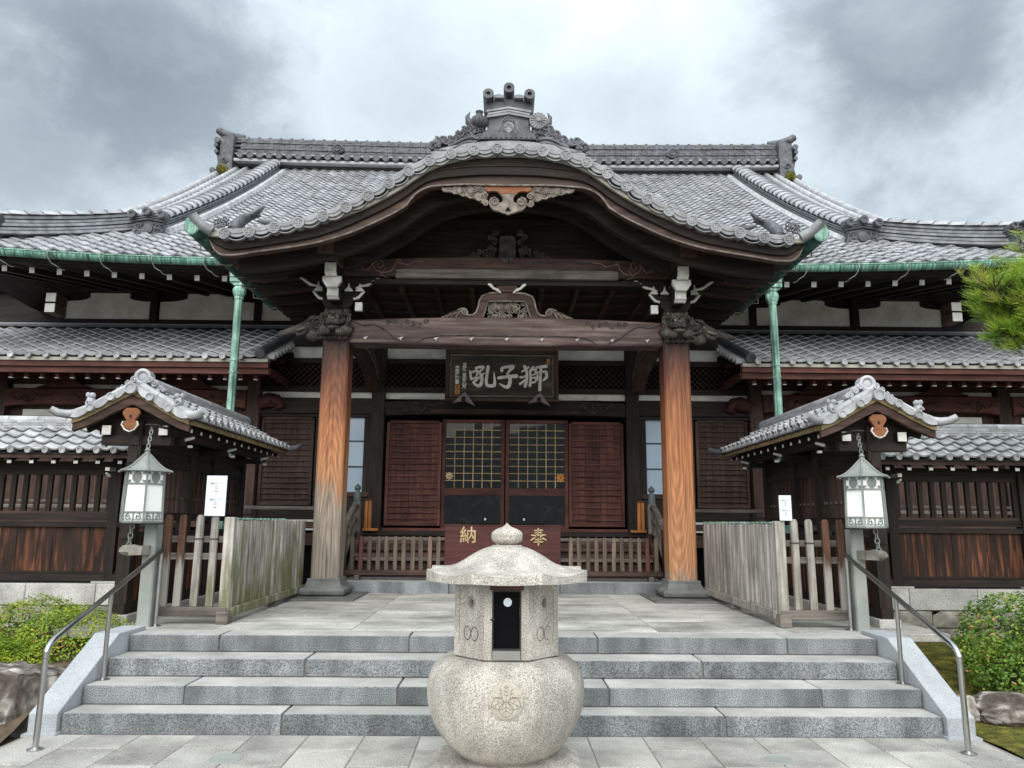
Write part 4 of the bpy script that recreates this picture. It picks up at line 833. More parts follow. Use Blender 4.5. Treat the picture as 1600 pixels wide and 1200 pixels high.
# descending ridges
def ridge_run(P, n_cov, w, hgt, name, nlay=5):
    """layered ridge along the points P(s), s in 0..1; cover tiles on top are separate"""
    S = frange(0, 1, 40); m = MB()
    for k in range(nlay):
        ww = w * (1.0 - .14 * (k % 2)) * (1 - .05 * k); z0 = hgt * k / nlay; z1 = hgt * (k + 1) / nlay - .022
        pts0 = [P(s) for s in S]; vs = []
        for i, p in enumerate(pts0):
            d = (pts0[min(i + 1, 39)] - pts0[max(i - 1, 0)]); sd_ = Vector((d.y, -d.x, 0)).normalized()
            for q, zz in ((-1, z0), (1, z0), (1, z1), (-1, z1)): vs.append(p + sd_ * q * ww / 2 + Vector((0, 0, zz)))
        m.add(vs, [(4 * i + j, 4 * i + (j + 1) % 4, 4 * i + 4 + (j + 1) % 4, 4 * i + 4 + j) for i in range(39) for j in range(4)] + [(3, 2, 1, 0), (156, 157, 158, 159)])
    obj(name + '_courses', m, TILEM, mr_)
    for k in range(n_cov):
        s0, s1 = k / n_cov, (k + 1) / n_cov; a, b = P(s0), P(s1); d = (b - a); up = Vector((0, 0, hgt)); sd_ = Vector((d.y, -d.x, 0)).normalized(); n = sd_.cross(d).normalized()
        if n.z < 0: n = -n
        vs = []; K = 7
        for (p, r) in ((a, w * .43), (a.lerp(b, 1.04), w * .57)):
            for j in range(K): th = pi * j / (K - 1); vs.append(p + up + sd_ * r * cos(th) * 1.05 + n * r * .55 * sin(th))
        vs += [v + n * -.035 for v in vs[K:]]
        fs = [(j, j + 1, K + j + 1, K + j) for j in range(K - 1)] + [(K + j, K + j + 1, 2 * K + j + 1, 2 * K + j) for j in range(K - 1)]
        obj('ridge_cover_tile', MB().add(vs, fs), TILE, mr_, auto=60)
def demon_tile(c, w, h, face, par, name='demon_tile'):
    """ridge end tile facing -y with a boss in the middle and three rolls on top"""
    m = MB(); cx_, cy_, cz_ = c
    m.prism([(cx_ - w * .50, cz_), (cx_ + w * .50, cz_), (cx_ + w * .42, cz_ + h * .45), (cx_ + w * .46, cz_ + h * .72), (cx_, cz_ + h * .86), (cx_ - w * .46, cz_ + h * .72), (cx_ - w * .42, cz_ + h * .45)], cy_, cy_ + .14)
    for k in range(3): zz = cz_ + h * (.62 + .09 * k); m.prism([(cx_ - w * (.5 + .02 * k), zz), (cx_, zz + h * .13), (cx_ + w * (.5 + .02 * k), zz), (cx_ + w * (.5 + .02 * k), zz + h * .06), (cx_, zz + h * .19), (cx_ - w * (.5 + .02 * k), zz + h * .06)], cy_ - .05 - .01 * k, cy_ + .12)
    m.lathe([(w * .15, .01), (w * .15, -.03), (w * .10, -.035), (w * .03, -.045)], (cx_, cy_, cz_ + h * .34), 14, ax='y')
    for q in (-1, 1):
        m.spiral((cx_ + q * w * .28, cz_ + h * .18), w * .14, 1.4, q, cy_ - .01, w * .035); m.spiral((cx_ + q * w * .30, cz_ + h * .45), w * .10, 1.4, -q, cy_ - .01, w * .03)
        m.tube([(cx_ + q * w * .15, cy_ - .01, cz_ + h * .55), (cx_ + q * w * .28, cy_ - .01, cz_ + h * .58), (cx_ + q * w * .40, cy_ - .01, cz_ + h * .50)], w * .035, 5)
    for q, dz in ((-1, 0), (0, .13), (1, 0)):
        m.lathe([(w * .05, .0), (w * .06, -.02), (w * .125, -.02), (w * .125, .22), (.01, .22)], (cx_ + q * w * .42, cy_ - .12, cz_ + h * (.93 + dz)), 12, ax='y')
    return obj(name, m, TILED, par, auto=40)
for s in (-1, 1):
    ridge_run(lambda q: P_main(s * 6.9, 8.95 + (1.98 - 8.95) * q), 27, .40, .34, 'ridge', 6)
    demon_tile((s * 6.9, 13.82, zM(1.85) + .02), .66, .44, 1, mr_)
    obj('ridge_foot_strip', MB().tube([P_main(s * (6.9 - .30), t) + Vector((0, 0, .06)) for t in frange(1.95, 8.9, 20)], .085, 6), TILEL, mr_, auto=50)
    ridge_run(lambda q: P_main(s * (7.35 + 1.65 * q), 2.15 - 1.65 * q) + Vector((0, 0, .02 + .10 * q * q)), 9, .36, .36, 'corner_ridge', 5)
    demon_tile((s * 9.02, 12.42, zM(.45) + lift(9.0, .4) + .05), .50, .45, 1, mr_)
    ridge_run(lambda q: P_main(s * (9.02 + .55 * q), .48 - .5 * q) + Vector((0, 0, .02 + .12 * q)), 3, .24, .16, 'corner_tip', 2)
# main ridge: courses of thin tiles, round end tiles below, knobs on top
def zr(x): return .0014 * x * x
m = MB()
for k in range(8):
    n_ = 50; z0 = 12.22 + k * .066
    for i in range(n_):
        x0 = -8.12 + 16.24 * (i + .5 * (k % 2)) / n_; x1 = min(8.12, x0 + 16.24 / n_ - .012)
        z_ = zr((x0 + x1) / 2); y = 21.02 + .012 * (k % 3) + random.uniform(-.006, .006)
        m.box(x0, x1, y, 21.6, z0 + z_, z0 + z_ + .056)
obj('ridge_tile_courses', m, TILED, mr_, kind='stuff')
m = MB(); m.band(frange(-8.12, 8.12, 20), lambda x: 12.74 + zr(x), lambda x: 11.9 + zr(x), 21.12, 21.5); obj('ridge_core', m, UNDER, mr_)
for x in frange(-7.95, 7.95, 50):
    m = MB(); m.tube([(x - .16, 21.2, 12.765 + zr(x)), (x + .15, 21.2, 12.765 + zr(x))], .085, 8); m.tube([(x + .12, 21.2, 12.775 + zr(x)), (x + .18, 21.2, 12.775 + zr(x))], .105, 8); obj('ridge_top_tile', m, TILED, mr_)
rd = disc_mb(.10, .3).mesh('ridge_end_disc', TILED)
for x in frange(-7.9, 7.9, 56):
    if abs(x) > 2.2: inst('ridge_end_disc', rd, Matrix.Translation((x, 20.84, 12.14 + zr(x))), mr_)
m = MB(); m.band(frange(-8.1, 8.1, 20), lambda x: 12.05 + zr(x), lambda x: 11.97 + zr(x), 20.9, 21.3); m.band(frange(-8.1, 8.1, 20), lambda x: 12.24 + zr(x), lambda x: 12.21 + zr(x), 20.95, 21.3); obj('ridge_lip', m, TILE, mr_)
for x in (-5.05, 4.95): m = MB(); m.ell((x, 20.97, 12.5), (.2, .05, .16), 10, 6); m.spiral((x, 12.5), .13, 1.5, 1, 20.92, .03); obj('ridge_crest', m, TILED, mr_)
for s in (-1, 1):
    z0 = 11.62
    m = MB(); m.prism([(s * 8.12, z0), (s * 8.61, z0), (s * 8.54, z0 + .35), (s * 8.58, z0 + .55), (s * 8.50, z0 + .62), (s * 8.52, z0 + 1.15), (s * 8.12, z0 + 1.28)][::s], 20.85, 21.75)
    for zz, xo, r in ((.06, 8.64, .09), (.66, 8.58, .06), (.86, 8.60, .06), (1.02, 8.58, .09)): m.tube([(s * xo, 20.75, z0 + zz), (s * xo, 21.85, z0 + zz)], r, 8)
    m.tube([(s * 7.96, 21.3, 12.98), (s * 8.31, 21.3, 13.02), (s * 8.61, 21.3, 13.12), (s * 8.78, 21.3, 13.24)], [.10, .12, .13, .11], 10)
    for q in (.2, .42): m.spiral((s * 8.34, z0 + q), .1, 1.4, s, 20.83, .02)
    obj('demon_tile', m, TILED, mr_, auto=45)
    obj('demon_tile_foot', MB().ell((s * 8.26, 20.5, 11.55), (.16, .2, .16), 8, 6), MOSS, mr_)
# eave underside
for s in (-1, 1):
    sb = MB().grid(lambda u, v: (s * u, 12.08 + 3.0 * v, 5.67 + .62 * v + lift(u, 0) * (1 - v)), frange(3.9, 9.7, 18), frange(0, 1, 4)); obj('eave_soffit', sb, WD['x'], mr_)
    obj('eave_board', MB().band(frange(3.95, 9.6, 16) if s > 0 else frange(-9.6, -3.95, 16), lambda x: 5.81 + lift(x, 0), lambda x: 5.68 + lift(x, 0), 12.03, 12.09), WD['x'], mr_)
rme = MB(); rme.beam((0, .0, 0), (0, 2.8, .55), .09, .10, mi=0); rme.beam((0, -.004, -.0008), (0, .004, .0008), .085, .092, mi=1); RME = rme.mesh('rafter', [WD['y'], WHITE])
for x in frange(4.3, 9.4, 12):
    for s in (-1, 1): inst('rafter', RME, Matrix.Translation((s * x, 12.28, 5.60 + lift(x, 0))), mr_)
# ---- gutters and down pipes
GUT = M('green gutter copper', [(.3, (.10, .25, .20)), (.7, (.22, .46, .37))], ns=5, rough=.6, rand=.04, dirt=.3, spec=.35, streak=((34, 5, 2.2), .75))
for s in (-1, 1):
    X = frange(4.45, 9.5, 18); K = 9; vs = []
    for x in X:
        for j in range(K):
            th = pi + pi * j / (K - 1); vs.append((s * x, 11.91 + .075 * cos(th), 5.80 + lift(x, 0) + .10 * sin(th) + (.0)))
        for j in range(K):
            th = 2 * pi - pi * j / (K - 1); vs.append((s * x, 11.91 + .068 * cos(th), 5.80 + lift(x, 0) + .092 * sin(th)))
    K2 = 2 * K
    fs = [(i * K2 + j, i * K2 + (j + 1) % K2, (i + 1) * K2 + (j + 1) % K2, (i + 1) * K2 + j) for i in range(len(X) - 1) for j in range(K2)] + [tuple(range(K2))]
    gt = obj('gutter', MB().add(vs, fs), GUT, H, smooth=True)
    obj('gutter_bead', MB().tube([(s * x, 11.835, 5.803 + lift(x, 0)) for x in X], .011, 6), COPPER, gt)
    for x in frange(4.95, 9.2, 6):
        z = 5.80 + lift(x, 0)
        m = MB().tube([(s * x, 11.83, z + .03), (s * x, 11.82, z - .06), (s * (x - .01), 11.86, z - .12), (s * (x - .03), 11.92, z - .17), (s * (x - .09), 11.97, z - .20), (s * (x - .11), 12.03, z - .23), (s * (x - .15), 12.1, z - .23)], .0075, 5); obj('gutter_bracket', m, POSTM, gt)
    # gutter along the side of the entrance roof
    X = frange(9.16, 12.7, 10); vs = []
    for y in X:
        for j in range(K): th = pi + pi * j / (K - 1); vs.append((s * 4.03 + .105 * cos(th), y, 5.30 + .13 * sin(th)))
        for j in range(K): th = 2 * pi - pi * j / (K - 1); vs.append((s * 4.03 + .096 * cos(th), y, 5.30 + .12 * sin(th)))
    fs = [(i * K2 + j, (i + 1) * K2 + j, (i + 1) * K2 + (j + 1) % K2, i * K2 + (j + 1) % K2) for i in range(len(X) - 1) for j in range(K2)]
    g2 = obj('side_gutter', MB().add(vs, fs), COPPERD, H, smooth=True)
    obj('gutter_cap', MB().ell((s * 4.03, 9.17, 5.295), (.106, .03, .13), 14, 8), COPPER, g2, smooth=True)
    for y in frange(9.75, 12.5, 6):
        m = MB().tube([(s * 4.15, y, 5.33), (s * 4.14, y, 5.17), (s * 3.98, y, 5.155), (s * 3.88, y, 5.17), (s * 3.84, y, 5.10), (s * 3.6, y, 5.09)], .011, 5); m.tube([(s * 3.95, y, 5.16), (s * 3.82, y + .05, 5.26)], .008, 5); obj('gutter_bracket', m, WCARVL, g2)
    # down pipe: box head, bowl, square pipe
    dp = part('down_pipe', H, (s * 4.36, 11.9, 5.3))
    m = MB(); m.box(s * 4.36 - .14, s * 4.36 + .17 if s < 0 else s * 4.36 + .14, 11.80, 12.0, 5.40, 5.56); m.prism([(s * 4.36 - .14, 5.40), (s * 4.36 + .14, 5.40), (s * 4.36 + .07, 5.34), (s * 4.36 - .07, 5.34)][::-1], 11.82, 11.98); obj('pipe_head', m, COPPER, dp, bev=.006)
    obj('pipe_bowl', MB().lathe([(.06, 0), (.065, .02), (.085, .06), (.105, .12), (.105, .165), (.085, .20), (.05, .21)], (s * 4.36, 11.9, 5.13), 8, ph=pi / 8), COPPER, dp)
    obj('pipe', MB().lathe([(.068, 0), (.062, 4.55)], (s * 4.36, 11.9, .6), 8, ph=pi / 8), COPPER, dp)
    for z in (5.13, 4.1, 3.9, 2.9): obj('pipe_band', MB().lathe([(.073, 0), (.073, .03)], (s * 4.36, 11.9, z), 8, ph=pi / 8), COPPER, dp)
# ================================================================ upper wall and pent roofs
for s in (-1, 1):
    pf = lambda a, b: (min(s * a, s * b), max(s * a, s * b))
    obj('upper_wall', MB().box(*pf(2.6, 12.5), 15.08, 15.25, 5.2, 6.6), WD['x'], H)
    for (a, b) in ((3.9, 5.02), (5.14, 7.10), (7.30, 9.02)):
        x0, x1 = pf(a, b); w = x1 - x0
        pl = [(x0, 5.60), (x1, 5.60), (x1, 5.985), (x1 - w * .10, 5.995), (x1 - w * .20, 6.02), (x1 - w * .255, 6.06), (x1 - w * .255, 6.16), (x0 + w * .28, 6.16), (x0 + w * .28, 6.06), (x0 + w * .22, 6.02), (x0 + w * .12, 5.995), (x0, 5.985)]
        obj('plaster_panel', MB().prism(pl, 15.04, 15.10), PLASTER, H)
    for a in (3.85, 5.08, 7.20, 9.1): bx('upper_post', H, WD['z'], *pf(a - .07, a + .07), 14.96, 15.09, 5.45, 6.4)
    bx('upper_rail', H, WD['x'], *pf(2.6, 12.5), 14.97, 15.09, 5.47, 5.597)
    bx('upper_rail', H, WD['x'], *pf(2.6, 12.5), 14.90, 15.09, 6.165, 6.5)
    for z in (5.36, 5.17): 
        bx('beam_end', H, WB['y'], *pf(7.96, 8.14), 12.96, 13.3, z, z + .165); bx('beam_end_face', H, PLASTER, *pf(7.965, 8.135), 12.945, 12.96, z + .005, z + .16)
    # pent roof
    pt = part('pent_roof', H, (s * 6.8, 13.6, 4.2)); 
    def Zp(t): return 4.235 + .405 * t + .004 * t * t
    pr_rows = []; t = 0
    while t < 2.62: pr_rows.append(t); t += .30 * cos(.39)
    for t in pr_rows:
        for i in range(24):
            x = s * (4.15 + TW * (i + .5))
            HT.append((pt, tmat((x, 12.28 + t, Zp(t) + random.uniform(-.003, .003)), (0, 1), atan(.405 + .008 * t), random.uniform(-.006, .006)), T2_MESH, T2_ME))
    obj('roof_deck', MB().grid(lambda u, v: (s * u, 12.3 + v, Zp(v) - .03), [3.95, 11.2], frange(0, 2.75, 5)), UNDER, pt)
    pd = disc_mb(.050, .12).mesh('round_eave_tile', TILE)
    for i in range(24): inst('round_eave_tile', pd, Matrix.Translation((s * (4.15 + TW * (i + .5)) - .35 * TW, 12.25, Zp(0) + .022)), pt)
    obj('ridge_strip', MB().box(*pf(3.9, 11.2), 14.80, 15.02, 5.39, 5.44), TILED, pt); obj('ridge_strip', MB().box(*pf(3.9, 11.2), 14.88, 15.02, 5.445, 5.48), TILE, pt)
    bx('mortar_strip', pt, MORTAR, *pf(3.95, 11.2), 12.30, 12.42, 4.175, 4.232)
    bx('fascia', pt, WR['x'], *pf(3.95, 11.2), 12.325, 12.45, 4.085, 4.172); bx('fascia', pt, WR['x'], *pf(3.95, 11.2), 12.37, 12.47, 3.985, 4.082)
    obj('verge_roll', MB().tube([(s * 4.08, 12.24 + t, Zp(t) + .075) for t in frange(0, 2.7, 8)], .085, 10), TILED, pt, auto=50)
    m = MB()
    for t in frange(.1, 2.6, 15): m.tube([(s * 4.05, 12.3 + t, Zp(t) + .02), (s * 3.86, 12.3 + t, Zp(t) - .0)], .05, 6)
    obj('verge_tiles', m, TILE, pt)
    bx('verge_board', pt, WR['y'], *pf(3.93, 3.99), 12.4, 13.5, 3.98, 4.1)
    obj('pent_soffit', MB().grid(lambda u, v: (s * u, 12.45 + v, 4.02 + .36 * v), [3.95, 11.2], [0, 1.3]), WD['x'], pt)
    rm = MB(); rm.beam((0, 0, 0), (0, 1.1, .36), .06, .07); rm.box(-.03, .03, -.012, .05, -.048, -.036, 1); rme_ = rm.mesh('rafter', [WR['y'], WHITE])
    for i in range(27): inst('rafter', rme_, Matrix.Translation((s * (4.2 + .255 * i), 12.50, 3.955)), pt)
# ================================================================ hall front wall (y = 13.6)
fw = 13.6
for s in (-1, 1):
    pf = lambda a, b: (min(s * a, s * b), max(s * a, s * b))
    for a in (2.30, 4.55, 6.85, 9.1, 11.3): bx('hall_post', H, WD['z'] if a < 4 else WB['z'], *pf(a - .12, a + .12), fw - .10, fw + .14, .75, 4.75 if a < 4 else 4.58, bev=.008)
    # centre and side bay bands
    for (a, b) in ((1.10, 2.18), (2.42, 4.43)):
        bx('plaster_strip', H, PLASTER, *pf(a if a > 1.2 else 0.05, b), fw + .02, fw + .05, 4.52, 4.745); bx('plaster_strip', H, PLASTER, *pf(a if a > 1.2 else .05, b), fw + .02, fw + .05, 3.785, 3.90)
        bx('head_rail', H, WD['x'], *pf(a if a > 1.2 else 0, b), fw - .06, fw + .06, 4.42, 4.517); bx('head_rail', H, WD['x'], *pf(a if a > 1.2 else 0, b), fw - .06, fw + .06, 3.903, 3.99)
        la = MB(); x0, x1 = pf(a if a > 1.2 else 0.02, b)
        n_ = int((x1 - x0) / .105) + 5
        for k in range(-5, n_):
            for d in (-1, 1):
                xa, xb_ = x0 + k * .105, x0 + k * .105 + .43
                if d < 0: za, zb_ = 3.99, 4.42
                else: za, zb_ = 4.42, 3.99
                # clip to the opening
                ta = max(0, (x0 - xa) / (xb_ - xa)); tb = min(1, (x1 - xa) / (xb_ - xa))
                if tb <= ta: continue
                la.beam((xa + (xb_ - xa) * ta, fw + .0 + .012 * d, za + (zb_ - za) * ta), (xa + (xb_ - xa) * tb, fw + .012 * d, za + (zb_ - za) * tb), .012, .022, up=(0, 1, 0))
        obj('diamond_lattice', la, WB['x'], H)
    bx('lower_rail', H, WD['x'], *pf(2.42, 4.43), fw - .08, fw + .08, 3.50, 3.78); bx('lower_rail', H, WD['x'], *pf(2.42, 4.43), fw - .03, fw + .1, 3.44, 3.497)
    bx('wall_top_beam', H, WD['x'], *pf(0, 3.9), fw - .1, fw + .12, 4.75, 5.0); bx('wall_top_beam', H, WD['x'], *pf(3.9, 11.3), fw - .05, fw + .12, 4.50, 4.62)
    # window of pale panes
    wd = part('window', H, (s * 2.95, fw, 2.1))
    for k in range(3): bx('pane', wd, GLASSB, *pf(2.55, 3.36), fw + .06, fw + .07, 2.10 + .46 * k, 2.10 + .46 * k + .445)
    for k in range(2): bx('glazing_bar', wd, WD['x'], *pf(2.55, 3.36), fw + .03, fw + .065, 2.545 + .46 * k, 2.56 + .46 * k)
    bx('sill', wd, WB['x'], *pf(2.42, 3.40), fw - .02, fw + .1, 2.02, 2.10); bx('frame', wd, WD['z'], *pf(2.42, 2.548), fw, fw + .1, 2.1, 3.44); bx('frame', wd, WD['z'], *pf(3.362, 3.42), fw, fw + .1, 2.02, 3.44)
    bx('apron_board', H, WD['x'], *pf(2.42, 4.43), fw + .02, fw + .08, .8, 1.78)
    bx('apron_board', H, WD['x'], *pf(2.42, 3.42), fw + .02, fw + .08, 1.783, 2.017)
    # plank doors with horizontal battens
    for (a, b, z0, z1, nb, rd_) in ((1.15, 2.14, 1.52, 3.36, 16, WR), (3.45, 4.40, 1.86, 3.42, 15, WB), (4.72, 5.70, 1.86, 3.3, 14, WB), (5.74, 6.70, 1.86, 3.3, 14, WB)):
        dd = part('plank_door', H, (s * (a + b) / 2, fw, z0))
        npl = 7
        for k in range(npl):
            xa = a + .05 + (b - a - .10) * k / npl; bx('plank', dd, rd_['z'], *pf(xa + .002, xa + (b - a - .1) / npl - .002), fw + .035 + .004 * (k % 2), fw + .06, z0 + .06, z1 - .02)
        for k in range(nb): zz = z0 + .07 + (z1 - z0 - .10) * (k + .3) / nb; bx('batten', dd, rd_['x'], *pf(a + .055, b - .055), fw + .008, fw + .034, zz, zz + .026, bev=.003)
        bx('stile', dd, rd_['z'], *pf(a, a + .052), fw, fw + .06, z0, z1); bx('stile', dd, rd_['z'], *pf(b - .052, b), fw, fw + .06, z0, z1); bx('bottom_rail', dd, rd_['x'], *pf(a + .053, b - .053), fw + .002, fw + .06, z0, z0 + .058); bx('top_rail', dd, rd_['x'], *pf(a + .053, b - .053), fw + .002, fw + .06, z1 - .018, z1 + .03)
    # glazed sliding door
    gd = part('glass_door', H, (s * .58, fw, 1.5)); a, b = .055, 1.11
    bx('stile', gd, WR['z'], *pf(.010, .075), fw + .04, fw + .10, 1.48, 3.42); bx('stile', gd, WR['z'], *pf(1.075, 1.14), fw + .04, fw + .10, 1.48, 3.42)
    bx('rail', gd, WR['x'], *pf(.077, 1.073), fw + .042, fw + .10, 2.06, 2.19); bx('rail', gd, WR['x'], *pf(.077, 1.073), fw + .042, fw + .10, 3.36, 3.42); bx('rail', gd, WR['x'], *pf(.077, 1.073), fw + .042, fw + .10, 1.48, 1.545)
    gl = (1.073 - .077) / 6; gh = (3.36 - 2.19) / 9
    pme = MB().box(-gl / 2 + .004, gl / 2 - .004, -.002, .002, 0, gh - .008).mesh('pane', GLASSD)
    for k in range(6):
        for j in range(9): inst('pane', pme, Matrix.Translation((s * (.077 + gl * (k + .5)), fw + .075, 2.194 + gh * j)) @ Matrix.Rotation(random.uniform(-.006, .006), 4, 'Z') @ Matrix.Rotation(random.uniform(-.005, .005), 4, 'X'), gd)
    bx('pane', gd, GLASSD, *pf(.077, 1.073), fw + .072, fw + .078, 1.545, 2.06)
    for k in range(1, 6): bx('muntin', gd, BRASSM, *pf(.077 + gl * k - .008, .077 + gl * k + .008), fw + .055, fw + .071, 2.19, 3.36)
    for j in range(1, 9): bx('muntin', gd, BRASSM, *pf(.077, 1.073), fw + .058, fw + .0715, 2.19 + gh * j - .007, 2.19 + gh * j + .007)
    bx('small_catch', gd, PAPER, *pf(.33, .36), fw + .03, fw + .042, 1.62, 1.66)
    # carved head beam over the doors (half)
    bx('threshold', H, WR['x'], *pf(0, 2.18), fw - .06, fw + .12, 1.40, 1.478, bev=.004)
    # outer bays: red brown beams, brackets and plaster
    for (a, b) in ((4.67, 6.73), (6.97, 8.98), (9.22, 11.18)):
        x0, x1 = pf(a, b); xc = (x0 + x1) / 2
        rb = obj('head_beam', MB().band(frange(x0, x1, 15), lambda x: 3.90, lambda x: 3.56 + .05 * (1 - (abs(x - xc) / (.5 * (x1 - x0))) ** 4), fw - .14, fw + .06), WR['x'], H, bev=.012)
        for q in (-1, 1): swirl(rb, q, q * xc + .62 if q * xc > 0 else q * xc + .62, 3.74, .7, fw - .145, WD['x'])
        bx('plaster_strip', H, PLASTER, x0 + .25, x1 - .25, fw + .03, fw + .06, 3.42, 3.54); bx('plaster_strip', H, PLASTER, x0 + .02, x1 - .02, fw + .03, fw + .06, 3.93, 4.0)
        bx('panel_wall', H, WB['z'], x0, x1, fw + .06, fw + .12, .8, 4.62); bx('nageshi', H, WB['x'], x0, x1, fw - .08, fw + .05, 3.30, 3.41)
        for q in (-.5, .5):
            m = MB(); xx = xc + q * (x1 - x0) * .9; m.prism([(xx - .42, 4.30), (xx + .42, 4.30), (xx + .40, 4.18), (xx + .22, 4.09), (xx - .22, 4.09), (xx - .40, 4.18)][::-1], fw - .22, fw - .06); obj('boat_bracket', m, WR['x'], H, bev=.006)
        m = MB(); m.prism([(xc - .5, 3.92), (xc - .28, 4.0), (xc - .14, 4.16), (xc - .1, 4.28), (xc + .1, 4.28), (xc + .14, 4.16), (xc + .28, 4.0), (xc + .5, 3.92)][::-1], fw - .10, fw + .02); obj('frog_leg_strut', m, WR['x'], H, bev=.006)
    bx('eaves_beam', H, WR['x'], *pf(4.0, 11.2), fw - .28, fw - .06, 4.303, 4.45)
    m = MB(); m.tube([(s * 4.42, fw - .12, 3.66), (s * 4.25, fw - .14, 3.72), (s * 4.12, fw - .14, 3.70), (s * 4.05, fw - .13, 3.62), (s * 4.15, fw - .13, 3.56)], [.13, .14, .13, .10, .04], 8); m.spiral((s * 4.17, 3.66), .08, 1.4, s, fw - .28, .012); obj('beam_nose', m, WR['x'], H, smooth=True)
    # veranda at the sides
    bx('veranda_floor', H, WB['x'], *pf(2.55, 11.2), 12.55, fw - .1, 1.48, 1.58); bx('veranda_light_strip', H, WHITE, *pf(2.75, 4.05), 12.535, 12.548, 1.575, 1.61); bx('veranda_light_strip', H, WHITE, *pf(2.9, 3.55), 12.5, 12.51, 1.44, 1.47)  # white strips: light glimpsed at the veranda, put in as colour
    bx('veranda_rail', H, WG['x'], *pf(2.62, 11.2), 12.56, 12.63, 1.765, 1.825, bev=.01); bx('veranda_rail', H, WD['x'], *pf(2.62, 11.2), 12.57, 12.62, 1.66, 1.70)
    for a in (2.7, 4.1, 5.5, 6.9): bx('veranda_post', H, WD['z'], *pf(a - .04, a + .04), 12.56, 12.63, .78, 1.765)
    obj('under_floor_shade', MB().box(*pf(2.55, 11.2), 12.75, 12.8, .5, 1.48), BLACKM, H)  # black sheet standing in for the shade beneath the veranda
    bx('under_floor_board', H, WB['x'], *pf(2.62, 11.2), 12.6, 12.66, 1.20, 1.40); 
    # stair rail with onion shaped bronze caps
    sr = part('stair_rail', H, (s * 2.47, 12.2, .75))
    def cap(x, y, z, k):
        f = [(.062, 0), (.066, .02), (.066, .11), (.060, .13), (.064, .14), (.058, .16), (.040, .185), (.034, .205), (.052, .225), (.060, .25), (.052, .28), (.028, .30), (.010, .318), (.002, .335)]
        obj('onion_cap', MB().lathe([(r * k, h * k) for r, h in f], (x, y, z), 18), BRONZE, sr, auto=40)
    bx('newel_post', sr, WG['z'], s * 2.47 - .065, s * 2.47 + .065, 12.76, 12.89, 1.38, 1.90, bev=.008); cap(s * 2.47, 12.82, 1.90, .95)
    bx('newel_post', sr, WR['z'] if s > 0 else WG['z'], s * 2.49 - .08, s * 2.49 + .08, 11.66, 11.82, .743, 1.50, bev=.008, label='orange brown newel post' if s > 0 else None); cap(s * 2.49, 11.74, 1.50, 1.05)
    for (za, zb_, th) in ((1.84, 1.42, .075), (1.62, 1.16, .05), (1.42, .92, .05)):
        obj('hand_bar', MB().tube([(s * 2.47, 12.80, za), (s * 2.47, 12.62, za - .01), (s * 2.48, 12.35, za - .12), (s * 2.485, 11.80, zb_)], th / 2 + .012, 8), WG['y'], sr, smooth=True)
    for y in (12.05, 12.35, 12.6): bx('rail_strut', sr, WG['z'], s * 2.48 - .03, s * 2.48 + .03, y - .03, y + .03, .95 + (y - 11.8) * .5, 1.5 + (y - 11.8) * .35)
    m = MB(); m.prism([(11.8, .743), (12.95, .743), (12.95, 1.42), (12.75, 1.42)], s * 2.40 - .03, s * 2.40 + .03, 'x'); obj('stair_string', m, WB['y'], H)
hbm = obj('door_head_beam', MB().band(frange(-2.17, 2.17, 31), lambda x: 3.775 - .012 * x * x, lambda x: 3.46 + .03 * (1 - (x / 2.2) ** 4), fw - .12, fw + .10), WD['x'], H, bev=.015, seg=2)
obj('door_head_lip', MB().band(frange(-1.35, 1.35, 21), lambda x: 3.60 - .04 * max(0, (abs(x) - 1.1) * 4) ** 2 * .3, lambda x: 3.50, fw - .15, fw + .0), WB['x'], hbm, bev=.012)
for s in (-1, 1): swirl(hbm, s, 1.62, 3.64, .8, fw - .123, WCARV)
bx('hall_shade_backing', H, BLACKM, -11.3, 11.3, 14.4, 14.5, .6, 4.7)  # black sheet standing in for the unlit depth of the hall
bx('floor_edge', H, WD['x'], -2.36, 2.36, 12.93, 13.55, 1.36, 1.43)
bx('floor_panel', H, WB['x'], -2.3, 2.3, 13.2, 13.3, .75, 1.36)
for k in range(4):
    bx('stair_tread', H, WG['x'] if k % 2 else WB['x'], -2.36, 2.36, 12.02 + .24 * k, 12.34 + .24 * k, .82 + .155 * k, .87 + .155 * k, bev=.006); bx('stair_riser', H, WB['x'], -2.36, 2.36, 12.08 + .24 * k, 12.11 + .24 * k, .743 + .155 * k - (.0 if k == 0 else .03), .818 + .155 * k)
# portico ceiling: joists seen from below
for x in frange(-2.1, 2.1, 9): bx('ceiling_joist', H, WB['y'], x - .035, x + .035, 10.80, 13.5, 4.98, 5.06)
for y in frange(11.3, 13.3, 5): bx('ceiling_batten', H, WB['x'], -2.3, 2.3, y, y + .05, 5.065, 5.10)
bx('ceiling', H, WD['x'], -2.6, 2.6, 10.76, 13.6, 5.105, 5.125)
# small brass ornaments hanging behind the door panes
for (x, z, r, mm_) in ((-1.00, 2.40, .045, GOLD), (1.0, 2.38, .05, SEAL)):
    m = MB().lathe([(r, .0), (r, -.01), (r * .3, -.014), (r * .3, .0)], (x, fw + .066, z), 12, ax='y')
    for j in range(8): a = 2 * pi * j / 8; m.ell((x + r * 1.2 * cos(a), fw + .062, z + r * 1.2 * sin(a)), (r * .4, .006, r * .4), 6, 4)
    obj('brass_ornament', m, mm_, H)
